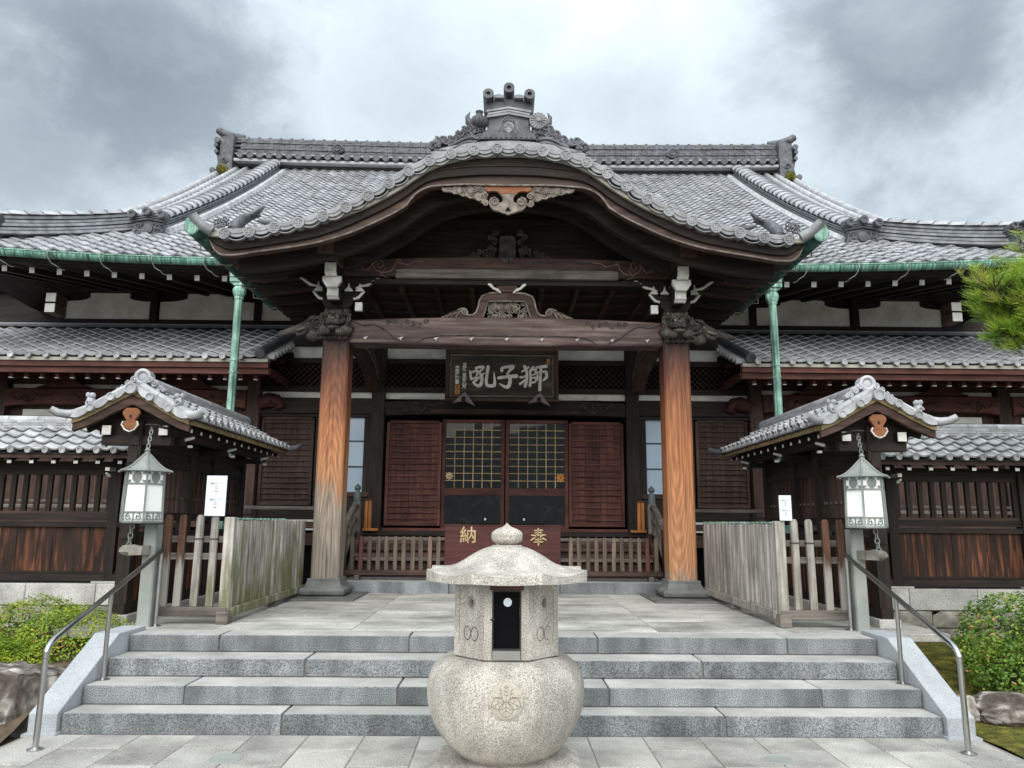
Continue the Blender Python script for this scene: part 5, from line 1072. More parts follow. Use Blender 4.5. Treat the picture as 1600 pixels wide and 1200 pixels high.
# ---- finish: the 300 largest tiles in view as parts, the rest joined
def size_key(e):
    p = e[1].translation; px_, py_, d_ = proj(p)
    if not (0 < px_ < 1600 and 0 < py_ < 1200) or behind_portico(p): return 1e6 + d_
    if e[0] is not mr_ and abs(px_ - 788) < 325: return 1e6
    return d_
order = sorted(range(len(HT)), key=lambda i: size_key(HT[i])); keep = set(order[:300]); rest = {}
for i, (pp, mx, me, mb) in enumerate(HT):
    if i in keep: inst('roof_tile', me, mx, pp)
    else: rest.setdefault(pp, MB()).merge(mb, mx)
for pp, mb in rest.items(): obj('roof_tile_field', mb, TILE, pp, kind='stuff', auto=35)
# ================================================================ covered walls at both sides
TS_ME = tile_mb(.20, .19, .040, .034); TS_MESH = TS_ME.mesh('roof_tile', TILEL); TS_MESH.polygons.foreach_set('use_smooth', [True] * len(TS_MESH.polygons)); TS_MESH.set_sharp_from_angle(angle=radians(40))
sdisc = disc_mb(.036, .10).mesh('round_eave_tile', TILE); vdisc = disc_mb(.042, .16).mesh('verge_end_tile', TILEL)
TAN = wood('bare tan eave wood', (.10, .075, .04), (.30, .23, .12), 'x', rand=.1)
zg = curve([(0, 2.965), (.10, 2.915), (.2, 2.86), (.4, 2.745), (.55, 2.675), (.66, 2.645), (.74, 2.65)])
for s in (-1, 1):
    side = 'left' if s < 0 else 'right'; xc = s * 3.88; Y0, Y1 = 7.74, 11.35
    pf = lambda a, b: (min(s * a, s * b), max(s * a, s * b))
    cw = thing('covered_wall', 'roofed dark wooden wall with lattice and burnt planks on the %s of the hall entrance' % side, 'wall', (xc, 9.3, 0), 'covered walls beside the entrance')
    # --- gable roof running towards the hall
    gr = part('gable_roof', cw, (xc, 9.5, 2.6))
    for q in (-1, 1):
        ds = [.10, .255, .41, .565]
        for d in reversed(ds):
            sl = atan((zg(d + .075) - zg(d - .075)) / .15)
            n_ = 17
            for k in range(n_):
                y = Y0 + .16 + .20 * (k + .5)
                dd = d + .075
                inst('roof_tile', TS_MESH, tmat((xc + q * dd, y, zg(dd) + random.uniform(-.003, .003)), (-q, 0), -sl, random.uniform(-.012, .012)), gr)
        obj('roof_deck', MB().grid(lambda u, v: (xc + q * u, v, zg(u) - .03), frange(0, .64, 8), [Y0 + .05, Y1]), UNDER, gr)
        for k in range(17):
            y = Y0 + .16 + .20 * (k + .5); inst('round_eave_tile', sdisc, Matrix.Translation((xc + q * .655, y + q * .07, zg(.655) + .012)) @ Matrix.Rotation(q * pi / 2, 4, 'Z'), gr)
        # front verge
        for d in (.20, .40):
            inst('verge_end_tile', vdisc, Matrix.Translation((xc + q * d, Y0 - .015, zg(d) - .02)), gr)
        for (d0, d1) in ((.06, .19), (.21, .39), (.41, .60)):
            A = Vector((xc + q * d0, 0, zg(d0) - .02)); B = Vector((xc + q * d1, 0, zg(d1) - .02)); m = MB(); K = 7; p0 = []; p1 = []
            for j in range(K): t_ = j / (K - 1); p = A.lerp(B, t_); p0.append(p + Vector((0, 0, .035))); p1.append(p + Vector((0, 0, -.012 - .035 * sin(pi * t_))))
            vs = [(p.x, y, p.z) for y in (Y0, Y0 + .22) for p in p0 + p1]
            m.add(vs, [(j, K + j, K + j + 1, j + 1) for j in range(K - 1)] + [(K + j, 3 * K + j, 3 * K + j + 1, K + j + 1) for j in range(K - 1)] + [(j, j + 1, 2 * K + j + 1, 2 * K + j) for j in range(K - 1)]); obj('verge_lip_tile', m, TILEL, gr)
        for (d0, d1) in ((.05, .24), (.245, .43), (.435, .60)):
            obj('verge_roll', MB().tube([(xc + q * d, Y0 + .10, zg(d) + .03) for d in frange(d0, d1, 5)], .042, 8), TILEL, gr, auto=50)
            obj('verge_roll', MB().tube([(xc + q * d, Y0 + .26, zg(d) + .03) for d in frange(d0, d1, 5)], .04, 8), TILEL, gr, auto=50)
        obj('corner_tile', MB().tube([(xc + q * .56, Y0 + .06, 2.675), (xc + q * .64, Y0 + .02, 2.655), (xc + q * .72, Y0 - .02, 2.665), (xc + q * .78, Y0 - .05, 2.70)], [.045, .046, .042, .036], 8), TILE, gr, auto=50)
        obj('corner_tile', MB().tube([(xc + q * .56, Y1 - .06, 2.675), (xc + q * .64, Y1, 2.655), (xc + q * .72, Y1 + .06, 2.67), (xc + q * .78, Y1 + .12, 2.71)], [.045, .046, .042, .03], 8), TILED, gr, auto=50)
        m = MB(); px_ = xc + q * .46; pz = zg(.46) + .05
        m.ell((px_, Y0 + .10, pz + .04), (.045, .05, .06), 8, 6); m.ell((px_ - q * .02, Y0 + .08, pz + .10), (.035, .035, .03), 7, 5); m.ell((px_ + q * .03, Y0 + .09, pz + .105), (.022, .03, .03), 7, 5); m.spiral((px_, pz + .02), .035, 1.2, q, Y0 + .05, .010); obj('small_finial', m, TILE, gr)
        obj('eave_board', MB().grid(lambda u, v: (xc + q * (.60 - .0 * v), u, 2.60 + .03 * v), [Y0 + .1, Y1], [0, 1]), TAN, gr)
        obj('eave_batten', MB().box(*sorted((xc + q * .57, xc + q * .62)), Y0 + .08, Y1 - .02, 2.565, 2.61), TAN, gr)
        obj('soffit', MB().grid(lambda u, v: (xc + q * u, v, zg(u) - .10), frange(0, .6, 5), [Y0 + .1, Y1]), WD['y'], gr)
        r_ = MB(); r_.beam((0, 0, 0), (-q * .5, 0, .21), .045, .05, mi=0); r_.box(-.004, .004, -.020, .020, -.024, .022, 1); rme_ = r_.mesh('rafter', [WD['x'], WHITE])
        for k in range(13): inst('rafter', rme_, Matrix.Translation((xc + q * .545, Y0 + .26 + .26 * k, 2.525)), gr)
        bx('eaves_beam', gr, WD['y'], *sorted((xc + q * .34, xc + q * .25)), Y0 + .16, Y1 - .1, 2.46, 2.56); bx('beam_end', gr, WHITE, *sorted((xc + q * .34, xc + q * .25)), Y0 + .145, Y0 + .158, 2.462, 2.558)
        for y in (8.2, 9.5, 10.8):
            m = MB().tube([(xc + q * .50, y, 2.47), (xc + q * .42, y, 2.45), (xc + q * .36, y, 2.43)], [.014, .02, .012], 6); m.box(*sorted((xc + q * .44, xc + q * .48)), y - .02, y + .02, 2.36, 2.385); obj('white_arm_tip', m, WHITE, gr)
            bx('bracket_arm', gr, WD['x'], *sorted((xc + q * .04, xc + q * .40)), y - .04, y + .04, 2.38, 2.45)
    dx = frange(-.60, .60, 31)
    obj('gable_eave_wood', MB().band([xc + d for d in dx], lambda x: zg(abs(x - xc)) - .045, lambda x: zg(abs(x - xc)) - .095 - .0 * x, Y0 + .03, Y0 + .16), TAN, gr)
    obj('gable_board', MB().band([xc + d for d in dx], lambda x: zg(abs(x - xc)) - .097, lambda x: zg(abs(x - xc)) - .20 + .05 * abs(x - xc), Y0 + .05, Y0 + .11), WB['x'], gr, bev=.004)
    obj('apex_end_tile', disc_mb(.060, .22), TILE, gr, auto=40).location = Vector((xc, Y0 - .03, 2.93)) - WP[gr] + Vector((0, .11, -.06))
    # ridge
    for k in range(3):
        n_ = 9
        for i in range(n_):
            y0 = Y0 + .28 + (Y1 - Y0 - .45) * (i + (.5 if k % 2 else 0)) / n_; y1 = min(Y1 - .1, y0 + (Y1 - Y0 - .45) / n_ - .008)
            bx('ridge_tile', gr, TILE, xc - .085 + .012 * k, xc + .085 - .012 * k, y0, y1, 2.955 + .032 * k, 2.982 + .032 * k)
    for i in range(11):
        y0 = Y0 + .26 + (Y1 - Y0 - .40) * i / 11; m = MB(); K = 7; L_ = (Y1 - Y0 - .40) / 11 - .008
        m.tube([(xc, y0, 3.055), (xc, y0 + L_, 3.055)], .062, 9); obj('ridge_top_tile', m, TILE, gr, auto=50)
    # ridge end ornament with cloud scrolls
    m = MB(); oy = Y0 + .22
    m.lathe([(.085, .10), (.09, -.02), (.065, -.03), (.05, -.02), (.05, -.005), (.035, -.012), (.005, -.012)], (xc, oy, 3.09), 20, ax='y')
    for q in (-1, 1):
        for (a, b, r) in ((.085, 3.055, .04), (.135, 3.01, .045), (.19, 2.965, .038), (.235, 2.945, .026)): m.ell((xc + q * a, oy + .02, b), (r, .05, r), 9, 6); m.spiral((xc + q * a, b), r * .8, 1.4, -q, oy - .03, .010, a0=pi / 2)
    obj('ridge_end_ornament', m, TILE, gr, auto=45)
    m = MB(); m.tube([(xc, Y1 - .16, 3.03), (xc, Y1 - .02, 3.02)], .09, 10); m.ell((xc, Y1 - .04, 2.96), (.12, .05, .08), 10, 6); obj('ridge_end_ornament', m, TILED, gr, auto=45)
    # fish shaped pendant
    fz = 2.70
    m = MB(); pl = [(0, fz + .03), (.05, fz + .03), (.085, fz - .0), (.09, fz - .03), (.06, fz - .075), (.04, fz - .10), (.075, fz - .11), (.085, fz - .145), (.05, fz - .19), (.02, fz - .20), (0, fz - .215)]
    m.prism([(xc + a, b) for a, b in pl] + [(xc - a, b) for a, b in reversed(pl[1:-1])], Y0 + .035, Y0 + .075); fo = obj('pendant', m, ob, gr, bev=.005)
    m = MB()
    for q in (-1, 1): m.tube([(xc + q * .07, Y0 + .03, fz - .11), (xc + q * .085, Y0 + .03, fz - .145), (xc + q * .05, Y0 + .03, fz - .195), (xc, Y0 + .03, fz - .217)], .008, 5)
    m.lathe([(.014, -.01), (.014, 0)], (xc, Y0 + .034, fz - .055), 6, ax='y', mi=1); obj('pendant_edge', m, [WHITE, IRON], fo)
    # --- wall under the gable roof
    lw = part('lattice_wall', cw, (xc, 9.5, .58))
    for y in (7.98, 9.30, 10.05, 11.15): bx('wall_post', lw, WD['z'], xc - .065, xc + .065, y - .065, y + .065, .60, 2.62)
    for (z0, z1, w) in ((2.36, 2.46, .05), (2.18, 2.27, .045), (1.58, 1.67, .05), (1.40, 1.47, .055), (.66, .76, .06)): bx('rail', lw, WD['y'], xc - w, xc + w, 7.90, 11.2, z0, z1)
    bx('mid_rail', lw, WG['y'], xc - .015, xc + .015, 8.05, 11.1, 1.83, 1.86)
    y = 8.14
    while y < 11.05:
        if all(abs(y - q) > .11 for q in (9.30, 10.05)): bx('lattice_bar', lw, WB['z'], xc - .022, xc + .022, y - .022, y + .022, 1.67, 2.18)
        y += .135
    for (a, b) in ((8.05, 9.23), (9.37, 9.98), (10.12, 11.08)):
        n_ = max(2, int((b - a) / .22))
        for k in range(n_): bx('wall_plank', lw, BURNT, xc - .018 - .004 * (k % 2), xc + .018, a + (b - a) * k / n_ + .002, a + (b - a) * (k + 1) / n_ - .002, .76, 1.40)
    bx('upper_board', lw, WD['y'], xc - .02, xc + .02, 7.98, 11.15, 2.27, 2.36)
    bx('gable_tie_beam', lw, WD['x'], xc - .36, xc + .36, Y0 + .20, Y0 + .30, 2.36, 2.46); bx('gable_infill', lw, WD['x'], xc - .33, xc + .33, Y0 + .24, Y0 + .27, 2.46, 2.70)
    for k in range(4): bx('base_stone', lw, GRANW, xc - .11, xc + .11, 7.86 + .84 * k, 7.86 + .84 * (k + 1) - .006, -.03, .655, bev=.006)
    # --- plank wall running out to the side
    pw = part('plank_wall', cw, (s * 6.5, 9.3, .6)); wy = 9.34
    X0, X1 = 4.02, 9.6
    ty = [(8.93 + .105 * k, 2.375 + .085 * k) for k in range(4)]
    sl = atan(.085 / .105)
    for k, (y, z) in enumerate(reversed(ty)):
        for i in range(27):
            x = X0 + .20 * (i + .5); 
            if x > 8.2: continue
            inst('roof_tile', TS_MESH, tmat((s * x, y - .02, z + random.uniform(-.003, .003)), (0, 1), sl * .86, random.uniform(-.012, .012)), pw)
    for i in range(27):
        x = X0 + .20 * (i + .5)
        if x < 8.2: inst('round_eave_tile', sdisc, Matrix.Translation((s * x - .07, 8.895, 2.375 + .012)), pw)
    obj('roof_deck', MB().grid(lambda u, v: (s * u, 8.93 + v * .46, 2.345 + .37 * v), [X0 - .1, X1], [0, 1]), UNDER, pw); obj('rear_roof', MB().grid(lambda u, v: (s * u, 9.34 + v * .46, 2.735 - .37 * v), [X0 - .1, X1], [0, 1]), TILE, pw)
    for k in range(3):
        for i in range(16):
            a = X0 - .05 + .34 * (i + (.5 if k % 2 else 0)); bx('ridge_tile', pw, TILEL, *pf(a, a + .334), wy - .10 + .014 * k, wy + .10, 2.685 + .034 * k, 2.714 + .034 * k)
    for i in range(15):
        a = X0 - .05 + .36 * i; obj('ridge_top_tile', MB().tube([(s * a, wy, 2.79), (s * (a + .352), wy, 2.79)], .055, 9), TILEL, pw, auto=50)
    obj('soffit', MB().grid(lambda u, v: (s * u, 8.98 + v * .34, 2.30 + .20 * v), [X0, X1], [0, 1]), WD['x'], pw); bx('eave_batten', pw, WB['x'], *pf(X0 + .02, X1), 8.95, 9.0, 2.30, 2.345)
    r_ = MB(); r_.beam((0, 0, 0), (0, .34, .19), .045, .05); r_.box(-.024, .024, -.004, .004, -.026, .024, 1); rme_ = r_.mesh('rafter', [WD['y'], WHITE])
    for k in range(16): inst('rafter', rme_, Matrix.Translation((s * (4.30 + .26 * k), 9.0, 2.265)), pw)
    for a in (4.72, 6.36, 8.0): 
        bx('wall_post', pw, WD['z'], *pf(a - .06, a + .06), wy - .07, wy + .06, .87, 2.45); m = MB(); m.box(*pf(a - .025, a + .025), 9.04, 9.2, 2.16, 2.20); m.tube([(s * a, 9.02, 2.13), (s * (a - .02), 9.06, 2.10), (s * a, 9.12, 2.09)], [.012, .018, .01], 6); obj('white_arm_tip', m, WHITE, pw)
    for (z0, z1, w) in ((2.36, 2.44, .05), (2.20, 2.285, .05), (1.58, 1.655, .045), (1.50, 1.56, .06), (.87, .955, .065), (.96, .985, .03)): bx('rail', pw, WD['x'], *pf(3.95, X1), wy - w, wy + w, z0, z1)
    for (a, b) in ((4.0, 4.65), (4.79, 6.29), (6.43, 7.93)):
        bx('window_rail', pw, WD['x'], *pf(a, b), wy - .035, wy + .03, 2.12, 2.197); bx('window_rail', pw, WB['x'], *pf(a, b), wy - .035, wy + .03, 1.657, 1.685)
        bx('mid_rail', pw, WG['x'], *pf(a, b), wy + .02, wy + .035, 1.80, 1.83)
        n_ = int((b - a) / .15)
        for k in range(n_ + 1):
            x = a + .02 + (b - a - .04) * k / n_; bx('lattice_bar', pw, WD['z'], *pf(x - .028, x + .028), wy - .025, wy + .018, 1.686, 2.118)
        n_ = max(3, int((b - a) / .19)); 
        for k in range(n_): bx('wall_plank', pw, BURNT, *pf(a + (b - a) * k / n_ + .0015, a + (b - a) * (k + 1) / n_ - .0015), wy - .02 - .005 * (k % 2), wy + .01, .986, 1.498)
    # stone base: granite course over split stone courses
    for k in range(7):
        a = 3.99 + .82 * k; bx('base_granite', pw, GRANW, *pf(a + .003, a + .817), wy - .12, wy + .12, .60, .845 + (.025 if k % 2 == 0 and k else 0) * 0, bev=.008)
    for a in (4.72, 6.36): bx('post_stone', pw, GRANW, *pf(a - .16, a + .16), wy - .115, wy + .1, .846, .872, bev=.004)
    for j, (z0, z1) in enumerate(((.40, .595), (.19, .395), (-.08, .185))):
        a = 3.97 - .25 * (j % 2)
        while a < 9.4:
            w = random.uniform(.5, .85); m = MB(); 
            nx, nz = 7, 4; vs = []
            for iz in range(nz + 1):
                for ix in range(nx + 1):
                    e = (0 if ix in (0, nx) or iz in (0, nz) else 1); x = a + .005 + (w - .01) * ix / nx; z = z0 + .004 + (z1 - z0 - .008) * iz / nz
                    vs.append((s * x, wy - .11 - e * (.022 + .03 * noise.noise(Vector((x * 5, z * 7, s * 3 + j)))), z))
            k0 = len(vs); vs += [(v[0], wy + .1, v[2]) for v in vs[:]]
            fs = [(iz * (nx + 1) + ix, iz * (nx + 1) + ix + 1, (iz + 1) * (nx + 1) + ix + 1, (iz + 1) * (nx + 1) + ix)[::(1 if s > 0 else -1)] for iz in range(nz) for ix in range(nx)]
            m.add(vs, fs); m.box(*pf(a + .006, a + w - .006), wy - .11, wy + .1, z0 + .004, z1 - .004)
            obj('split_stone', m, RUBBLE, pw, auto=45); a += w
# ================================================================ lanterns and their posts
for s in (-1, 1):
    side = 'left' if s < 0 else 'right'; lx, ly = s * 3.53, 7.47
    t = thing('hanging_lantern', 'six sided white glass lantern with grey green metal roof, %s of the steps' % side, 'lantern', (lx, ly, 1.55), 'hanging lanterns beside the steps')
    HA = pi / 6; HX = lambda r, k: (lx + r * sin(k * pi / 3 + HA), ly - r * cos(k * pi / 3 + HA))
    zb0, zb1 = 1.575, 2.06; r0 = .200; r1 = .187
    rr_ = lambda z: r0 + (r1 - r0) * (z - zb0) / (zb1 - zb0)
    m = MB()
    for k in range(6): a = HX(rr_(zb0), k); b = HX(rr_(zb1), k); m.beam((*a, zb0), (*b, zb1), .018, .018, up=(sin(k * pi / 3 + HA), -cos(k * pi / 3 + HA), 0))
    for z, h in ((zb0, .02), (1.665, .014), (1.935, .014), (zb1, .02)):
        for k in range(6): a = HX(rr_(z), k); b = HX(rr_(z), k + 1); m.beam((*a, z), (*b, z), .016, h)
    obj('frame', m, LAMPM, t)
    for k in range(6):
        def fp(u, z, o=0.): a = Vector((*HX(rr_(z), k), z)); b = Vector((*HX(rr_(z), k + 1), z)); n = Vector((sin((k + .5) * pi / 3 + HA), -cos((k + .5) * pi / 3 + HA), 0)); return a.lerp(b, u) + n * o
        m = MB(); m.add([fp(.0, zb0, -.006), fp(1, zb0, -.006), fp(1, zb1, -.006), fp(0, zb1, -.006), fp(.0, zb0, -.012), fp(1, zb0, -.012), fp(1, zb1, -.012), fp(0, zb1, -.012)], [(0, 1, 2, 3), (7, 6, 5, 4), (0, 4, 5, 1), (1, 5, 6, 2), (2, 6, 7, 3), (3, 7, 4, 0)]); obj('glass_panel', m, MILK, t)
        m = MB()
        for (u0, q) in ((.27, 1), (.73, -1), (.5, 0)):
            if q: 
                pts = [fp(u0 + .15 * (1 - t_ * .8) * cos(q * t_ * 8 + pi / 2), 1.62 + .034 * (1 - t_ * .8) * sin(q * t_ * 8 + pi / 2), .002) for t_ in frange(0, 1, 16)]; m.tube(pts, .0055, 4)
            else: m.tube([fp(.5, 1.585, .002), fp(.5, 1.655, .002)], .006, 4); m.tube([fp(.04, 1.60, .002), fp(.96, 1.60, .002)], .004, 4)
        K = 18; vs = [fp(.5, 1.997, .004)] + [fp(.5 + .24 * cos(2 * pi * i / K), 1.997 + .052 * sin(2 * pi * i / K), .004) for i in range(K)]
        m.add(vs, [(0, 1 + i, 1 + (i + 1) % K) for i in range(K)])
        for i in range(4): m.tube([fp(.06 + .88 * (i % 2), 1.955 + .085 * (i // 2), .002), fp(.20 + .60 * (i % 2), 1.965 + .065 * (i // 2), .002)], .011, 4)
        m.spiral((0, 0), .001, 1, 1, 0, .0001, k=2)
        m.v = m.v[:-15]; m.f = [f for f in m.f if max(f) < len(m.v)]; m.m = m.m[:len(m.f)]
        obj('fretwork', m, LAMPM, t)
    # concave roof with ribs
    pr_ = curve([(0, 2.245), (.05, 2.20), (.12, 2.13), (.19, 2.078), (.25, 2.055)]); m = MB(); NR = 7
    vs = [HX(.25 * (j + .12) / (NR + .12), k) + (pr_(.25 * (j + .12) / (NR + .12)),) for j in range(NR + 1) for k in range(6)]
    m.add(vs, [(j * 6 + k, (j + 1) * 6 + k, (j + 1) * 6 + (k + 1) % 6, j * 6 + (k + 1) % 6) for j in range(NR) for k in range(6)] + [tuple(range(6))])
    vs = [HX(.25, k) + (2.055,) for k in range(6)] + [HX(.18, k) + (2.062,) for k in range(6)]; m.add(vs, [(k, (k + 1) % 6, 6 + (k + 1) % 6, 6 + k) for k in range(6)] + [tuple(range(6, 12))]); rfo = obj('roof', m, LAMPM, t)
    m = MB()
    for k in range(6): m.tube([HX(r, k) + (pr_(r) + .004,) for r in frange(.02, .265, 8)], .010, 6)
    obj('roof_rib', m, LAMPM, rfo, auto=50)
    obj('finial', MB().lathe([(.03, -.02), (.022, .01), (.03, .02), (.016, .04), (.006, .05)], (lx, ly, 2.245), 10), LAMPM, t); bx('floor_plate', t, LAMPM, lx - .12, lx + .12, ly - .12, ly + .12, 1.555, 1.566)
    def chain(pts, n, r, rt, name):
        m = MB()
        for i in range(n):
            c = Vector(pts[0]).lerp(Vector(pts[1]), (i + .5) / n); L_ = (Vector(pts[1]) - Vector(pts[0])).length / n * .66
            m.tube([(c.x + (r * cos(a) if i % 2 == 0 else 0), c.y + (r * cos(a) if i % 2 else 0), c.z + L_ * sin(a)) for a in frange(0, 2 * pi, 13)], rt, 5, cap=False)
        return obj(name, m, LAMPM, t)
    chain((( lx, ly, 2.29), (lx, ly + .05, 2.50)), 6, .016, .0055, 'chain'); m = MB(); m.lathe([(.07, 0), (.07, .012), (.02, .012)], (lx, ly + .06, 2.515), 10); m.tube([(lx, ly + .06, 2.52), (lx, ly + .4, 2.53)], .015, 6); m.lathe([(.01, 0), (.03, .02)], (lx, ly + .05, 2.495), 8); obj('hanger', m, IRON, t)
    chain(((lx - s * -.065, ly - .03, 1.555), (lx - s * -.085, ly - .03, 1.33)), 5, .022, .006, 'lower_chain')
    p = thing('lantern_post', 'square grey metal post with a stone arm, under the %s lantern' % side, 'post', (s * 3.49, 7.66, .58), 'posts under the lanterns')
    m = MB(); m.prism([(s * 3.49 - .06, 7.60), (s * 3.49 + .06, 7.60), (s * 3.49 + .06, 7.70), (s * 3.49 - .06, 7.70)], .575, 1.55, 'z'); obj('shaft', m, POSTM, p, bev=.004)
    bx('side_plate', p, LAMPM, *sorted((s * 3.49 - s * .064, s * 3.49 - s * .075)), 7.59, 7.71, .58, 1.55)
    m = MB(); xx = s * 3.49
    m.prism([(7.40, 1.262), (7.595, 1.262), (7.595, 1.345), (7.40, 1.34)], *sorted((xx - s * .02, xx + s * .10)), 'x')
    bm = bmesh.new(); bmesh.ops.create_icosphere(bm, subdivisions=3, radius=1); cen = Vector((xx + s * .12, 7.48, 1.305))
    for v in bm.verts: v.co = v.co * (1 + .16 * noise.noise(v.co * 2.2 + Vector((s, 2, 3))))
    vs = [(cen.x + v.co.x * .105, cen.y + v.co.y * .08, cen.z + v.co.z * .055) for v in bm.verts]; fs = [tuple(v.index for v in f.verts) for f in bm.faces]; bm.free(); m.add(vs, fs)
    obj('stone_arm', m, RUBBLE, p, auto=30)
# ================================================================ picket fences on the landing
for s in (-1, 1):
    side = 'left' if s < 0 else 'right'; FM = FEN_L if s < 0 else FEN_R
    t = thing('picket_fence', ('weathered grey corner fence with green algae, left of the pillars' if s < 0 else 'silver grey corner fence without algae, right of the pillars'), 'fence', (s * 2.80, 7.9, .58), 'picket fences on the landing')
    fx = [3.42, 3.27, 3.10, 2.95]
    for i, x in enumerate(fx):
        jx = random.uniform(-.008, .008)
        pk = obj('picket', MB().prism([(s * x - .036 + jx, .0), (s * x + .036 + jx, .0), (s * x + .034, .87), (s * x + .018, .90), (s * x - .018, .90), (s * x - .034, .87)], 7.815, 7.86), FEN_B if i < 2 else FM, t, bev=.004)
        pk.location.z += .745 - WP[pk].z
        pk.location.z += 0
        if i >= 2: obj('wire_tie', MB().box(s * x - .04, s * x + .04, 7.811, 7.864, 1.40, 1.412), IRON, t)
    bx('corner_post', t, FM, s * 2.80 - .05, s * 2.80 + .05, 7.81, 7.91, .70, 1.625, bev=.006)
    for z0 in (1.37, 1.20): bx('rail', t, WG['x'], *sorted((s * 2.80, s * 3.48)), 7.862, 7.895, z0, z0 + .065, bev=.004)
    bx('base_beam', t, WG['x'], *sorted((s * 2.76, s * 3.48)), 7.79, 7.88, .655, .745, bev=.008); bx('foot', t, WG['x'], s * 2.80 - .06, s * 2.80 + .06, 7.78, 7.95, .582, .70, bev=.008)
    n_ = 19
    for k in range(n_):
        y = 7.98 + (10.62 - 7.98) * k / (n_ - 1); w = random.uniform(.088, .108); dx = random.uniform(-.006, .006)
        pk = obj('picket', MB().prism([(y - w / 2, .735), (y + w / 2, .735), (y + w / 2 - .003, 1.598 + random.uniform(-.014, .004)), (y - w / 2 + .003, 1.598 + random.uniform(-.014, .004))], s * 2.78 - .025 + dx, s * 2.78 + .025 + dx, 'x'), FM, t, bev=.004)
        if k < 12 or s > 0: obj('copper_cap', MB().box(s * 2.78 - .033, s * 2.78 + .033, y - w / 2 - .003, y + w / 2 + .003, 1.602, 1.618), COPPER, t)
    for z0 in (1.36, 1.19): bx('rail', t, WG['y'], *sorted((s * 2.81, s * 2.845)), 7.92, 10.66, z0, z0 + .065)
    bx('base_beam', t, FM, s * 2.78 - .05, s * 2.78 + .05, 7.90, 10.68, .645, .735, bev=.008)
    for y in (9.4, 10.5): bx('foot', t, WG['x'], s * 2.78 - .05, s * 2.78 + .05, y - .05, y + .05, .582, .644)
    # notice board
    sx, w, z0, z1 = ((-2.95, .205, 1.635, 2.04) if s < 0 else (2.86, .125, 1.63, 1.885))
    nb = thing('notice_board', ('tall white notice board on a picket of the left fence' if s < 0 else 'small white notice board on the corner of the right fence'), 'sign', (sx, 7.80, z0))
    obj('board', MB().box(sx - w / 2, sx + w / 2, 7.792, 7.806, z0, z1), PAPER, nb, bev=.002)
    k_ = w / .205
    for q in (0, 1):
        zc = z0 + (z1 - z0) * (.80 - .40 * q)
        letters('lettering', '境内エリア', .024 * k_, Vector((sx, 7.7912, zc)), INK, nb, .0004); letters('lettering', 'AREA', .012 * k_, Vector((sx, 7.7912, zc - .026 * k_)), INK, nb, .0004); letters('lettering', '○○', .022 * k_, Vector((sx, 7.7912, zc - .048 * k_)), INK, nb, .0004)
        bx('printed_bar', nb, INK, sx - .017 * k_, sx + .017 * k_, 7.7905, 7.7915, zc - .078 * k_, zc - .071 * k_)
# ================================================================ low fences and offertory box on the granite step
for s in (-1, 1):
    side = 'left' if s < 0 else 'right'
    t = thing('low_fence', 'low brown picket fence on the granite step, %s of the offertory box' % side, 'fence', (s * 1.6, 11.46, .743), 'low fences before the stairs')
    a, b = (.95, 2.28)
    for k in range(11):
        x = s * (a + .03 + (b - a - .06) * k / 10); jj = random.uniform(-.012, .012)
        pk = obj('picket', MB().prism([(x - .030, .885), (x + .030, .885), (x + .030 + jj, 1.345), (x + .018 + jj, 1.375), (x - .018 + jj, 1.375), (x - .030 + jj, 1.345)], 11.43, 11.47), WR['z'] if k == 9 else WF, t, bev=.004)
    for z0 in (1.27, 1.08): bx('rail', t, WB['x'], *sorted((s * a, s * b)), 11.472, 11.50, z0, z0 + .05)
    bx('base_beam', t, WB['x'], *sorted((s * (a - .02), s * (b + .06))), 11.40, 11.50, .815, .885, bev=.006)
    for x in (a + .12, b - .12): bx('foot', t, WG['x'], *sorted((s * (x - .035), s * (x + .035))), 11.36, 11.54, .744, .814, bev=.006)
t = thing('offertory_box', 'red lacquered offertory box with gold characters, behind the stone urn', 'box', (-.03, 11.7, .743))
bx('front_board', t, LACQ, -.89, .83, 11.42, 11.47, .745, 1.53, bev=.004); bx('side_board', t, LACQ, -.89, -.84, 11.471, 12.0, .745, 1.5); bx('side_board', t, LACQ, .78, .83, 11.471, 12.0, .745, 1.5); bx('back_board', t, LACQ, -.839, .779, 11.95, 12.0, .745, 1.5)
bx('top_rim', t, LACQ, -.90, .84, 11.415, 11.46, 1.531, 1.555, bev=.004)
for k in range(8): bx('top_bar', t, LACQ, -.839, .779, 11.50 + .055 * k, 11.53 + .055 * k, 1.47, 1.50)
letters('lettering', '納', .255, Vector((-.54, 11.417, 1.385)), GOLD, t, .004, .003); m = MB(); kx, kz, ky = .50, 1.385, 11.412
for pts, w in (([(-.065, .088), (.065, .094)], .016), ([(-.055, .055), (.055, .060)], .016), ([(-.105, .018), (.105, .024)], .018), ([(.0, .125), (-.01, .06), (-.045, -.01), (-.115, -.055)], .017), ([(.015, .022), (.05, -.015), (.115, -.05)], .020), ([(-.05, -.045), (.05, -.041)], .015), ([(-.07, -.08), (.07, -.075)], .016), ([(0, -.018), (0, -.13)], .018)):
    for (x0, z0_), (x1, z1_) in zip(pts[:-1], pts[1:]): m.beam((kx + x0, ky, kz + z0_), (kx + x1, ky, kz + z1_), w, .010, up=(0, 1, 0)); m.lathe([(w * .5, -.005), (w * .5, .005)], (kx + x1, ky, kz + z1_), 8, ax='y')
obj('lettering', m, GOLD, t)
m = MB().lathe([(.105, -.004), (.105, 0)], (-.03, 11.418, 1.36), 28, ax='y'); m.tube([(-.03 + .12 * cos(a), 11.416, 1.36 + .12 * sin(a)) for a in frange(0, 2 * pi, 33)], .012, 5); obj('gold_crest', m, GOLD, t)
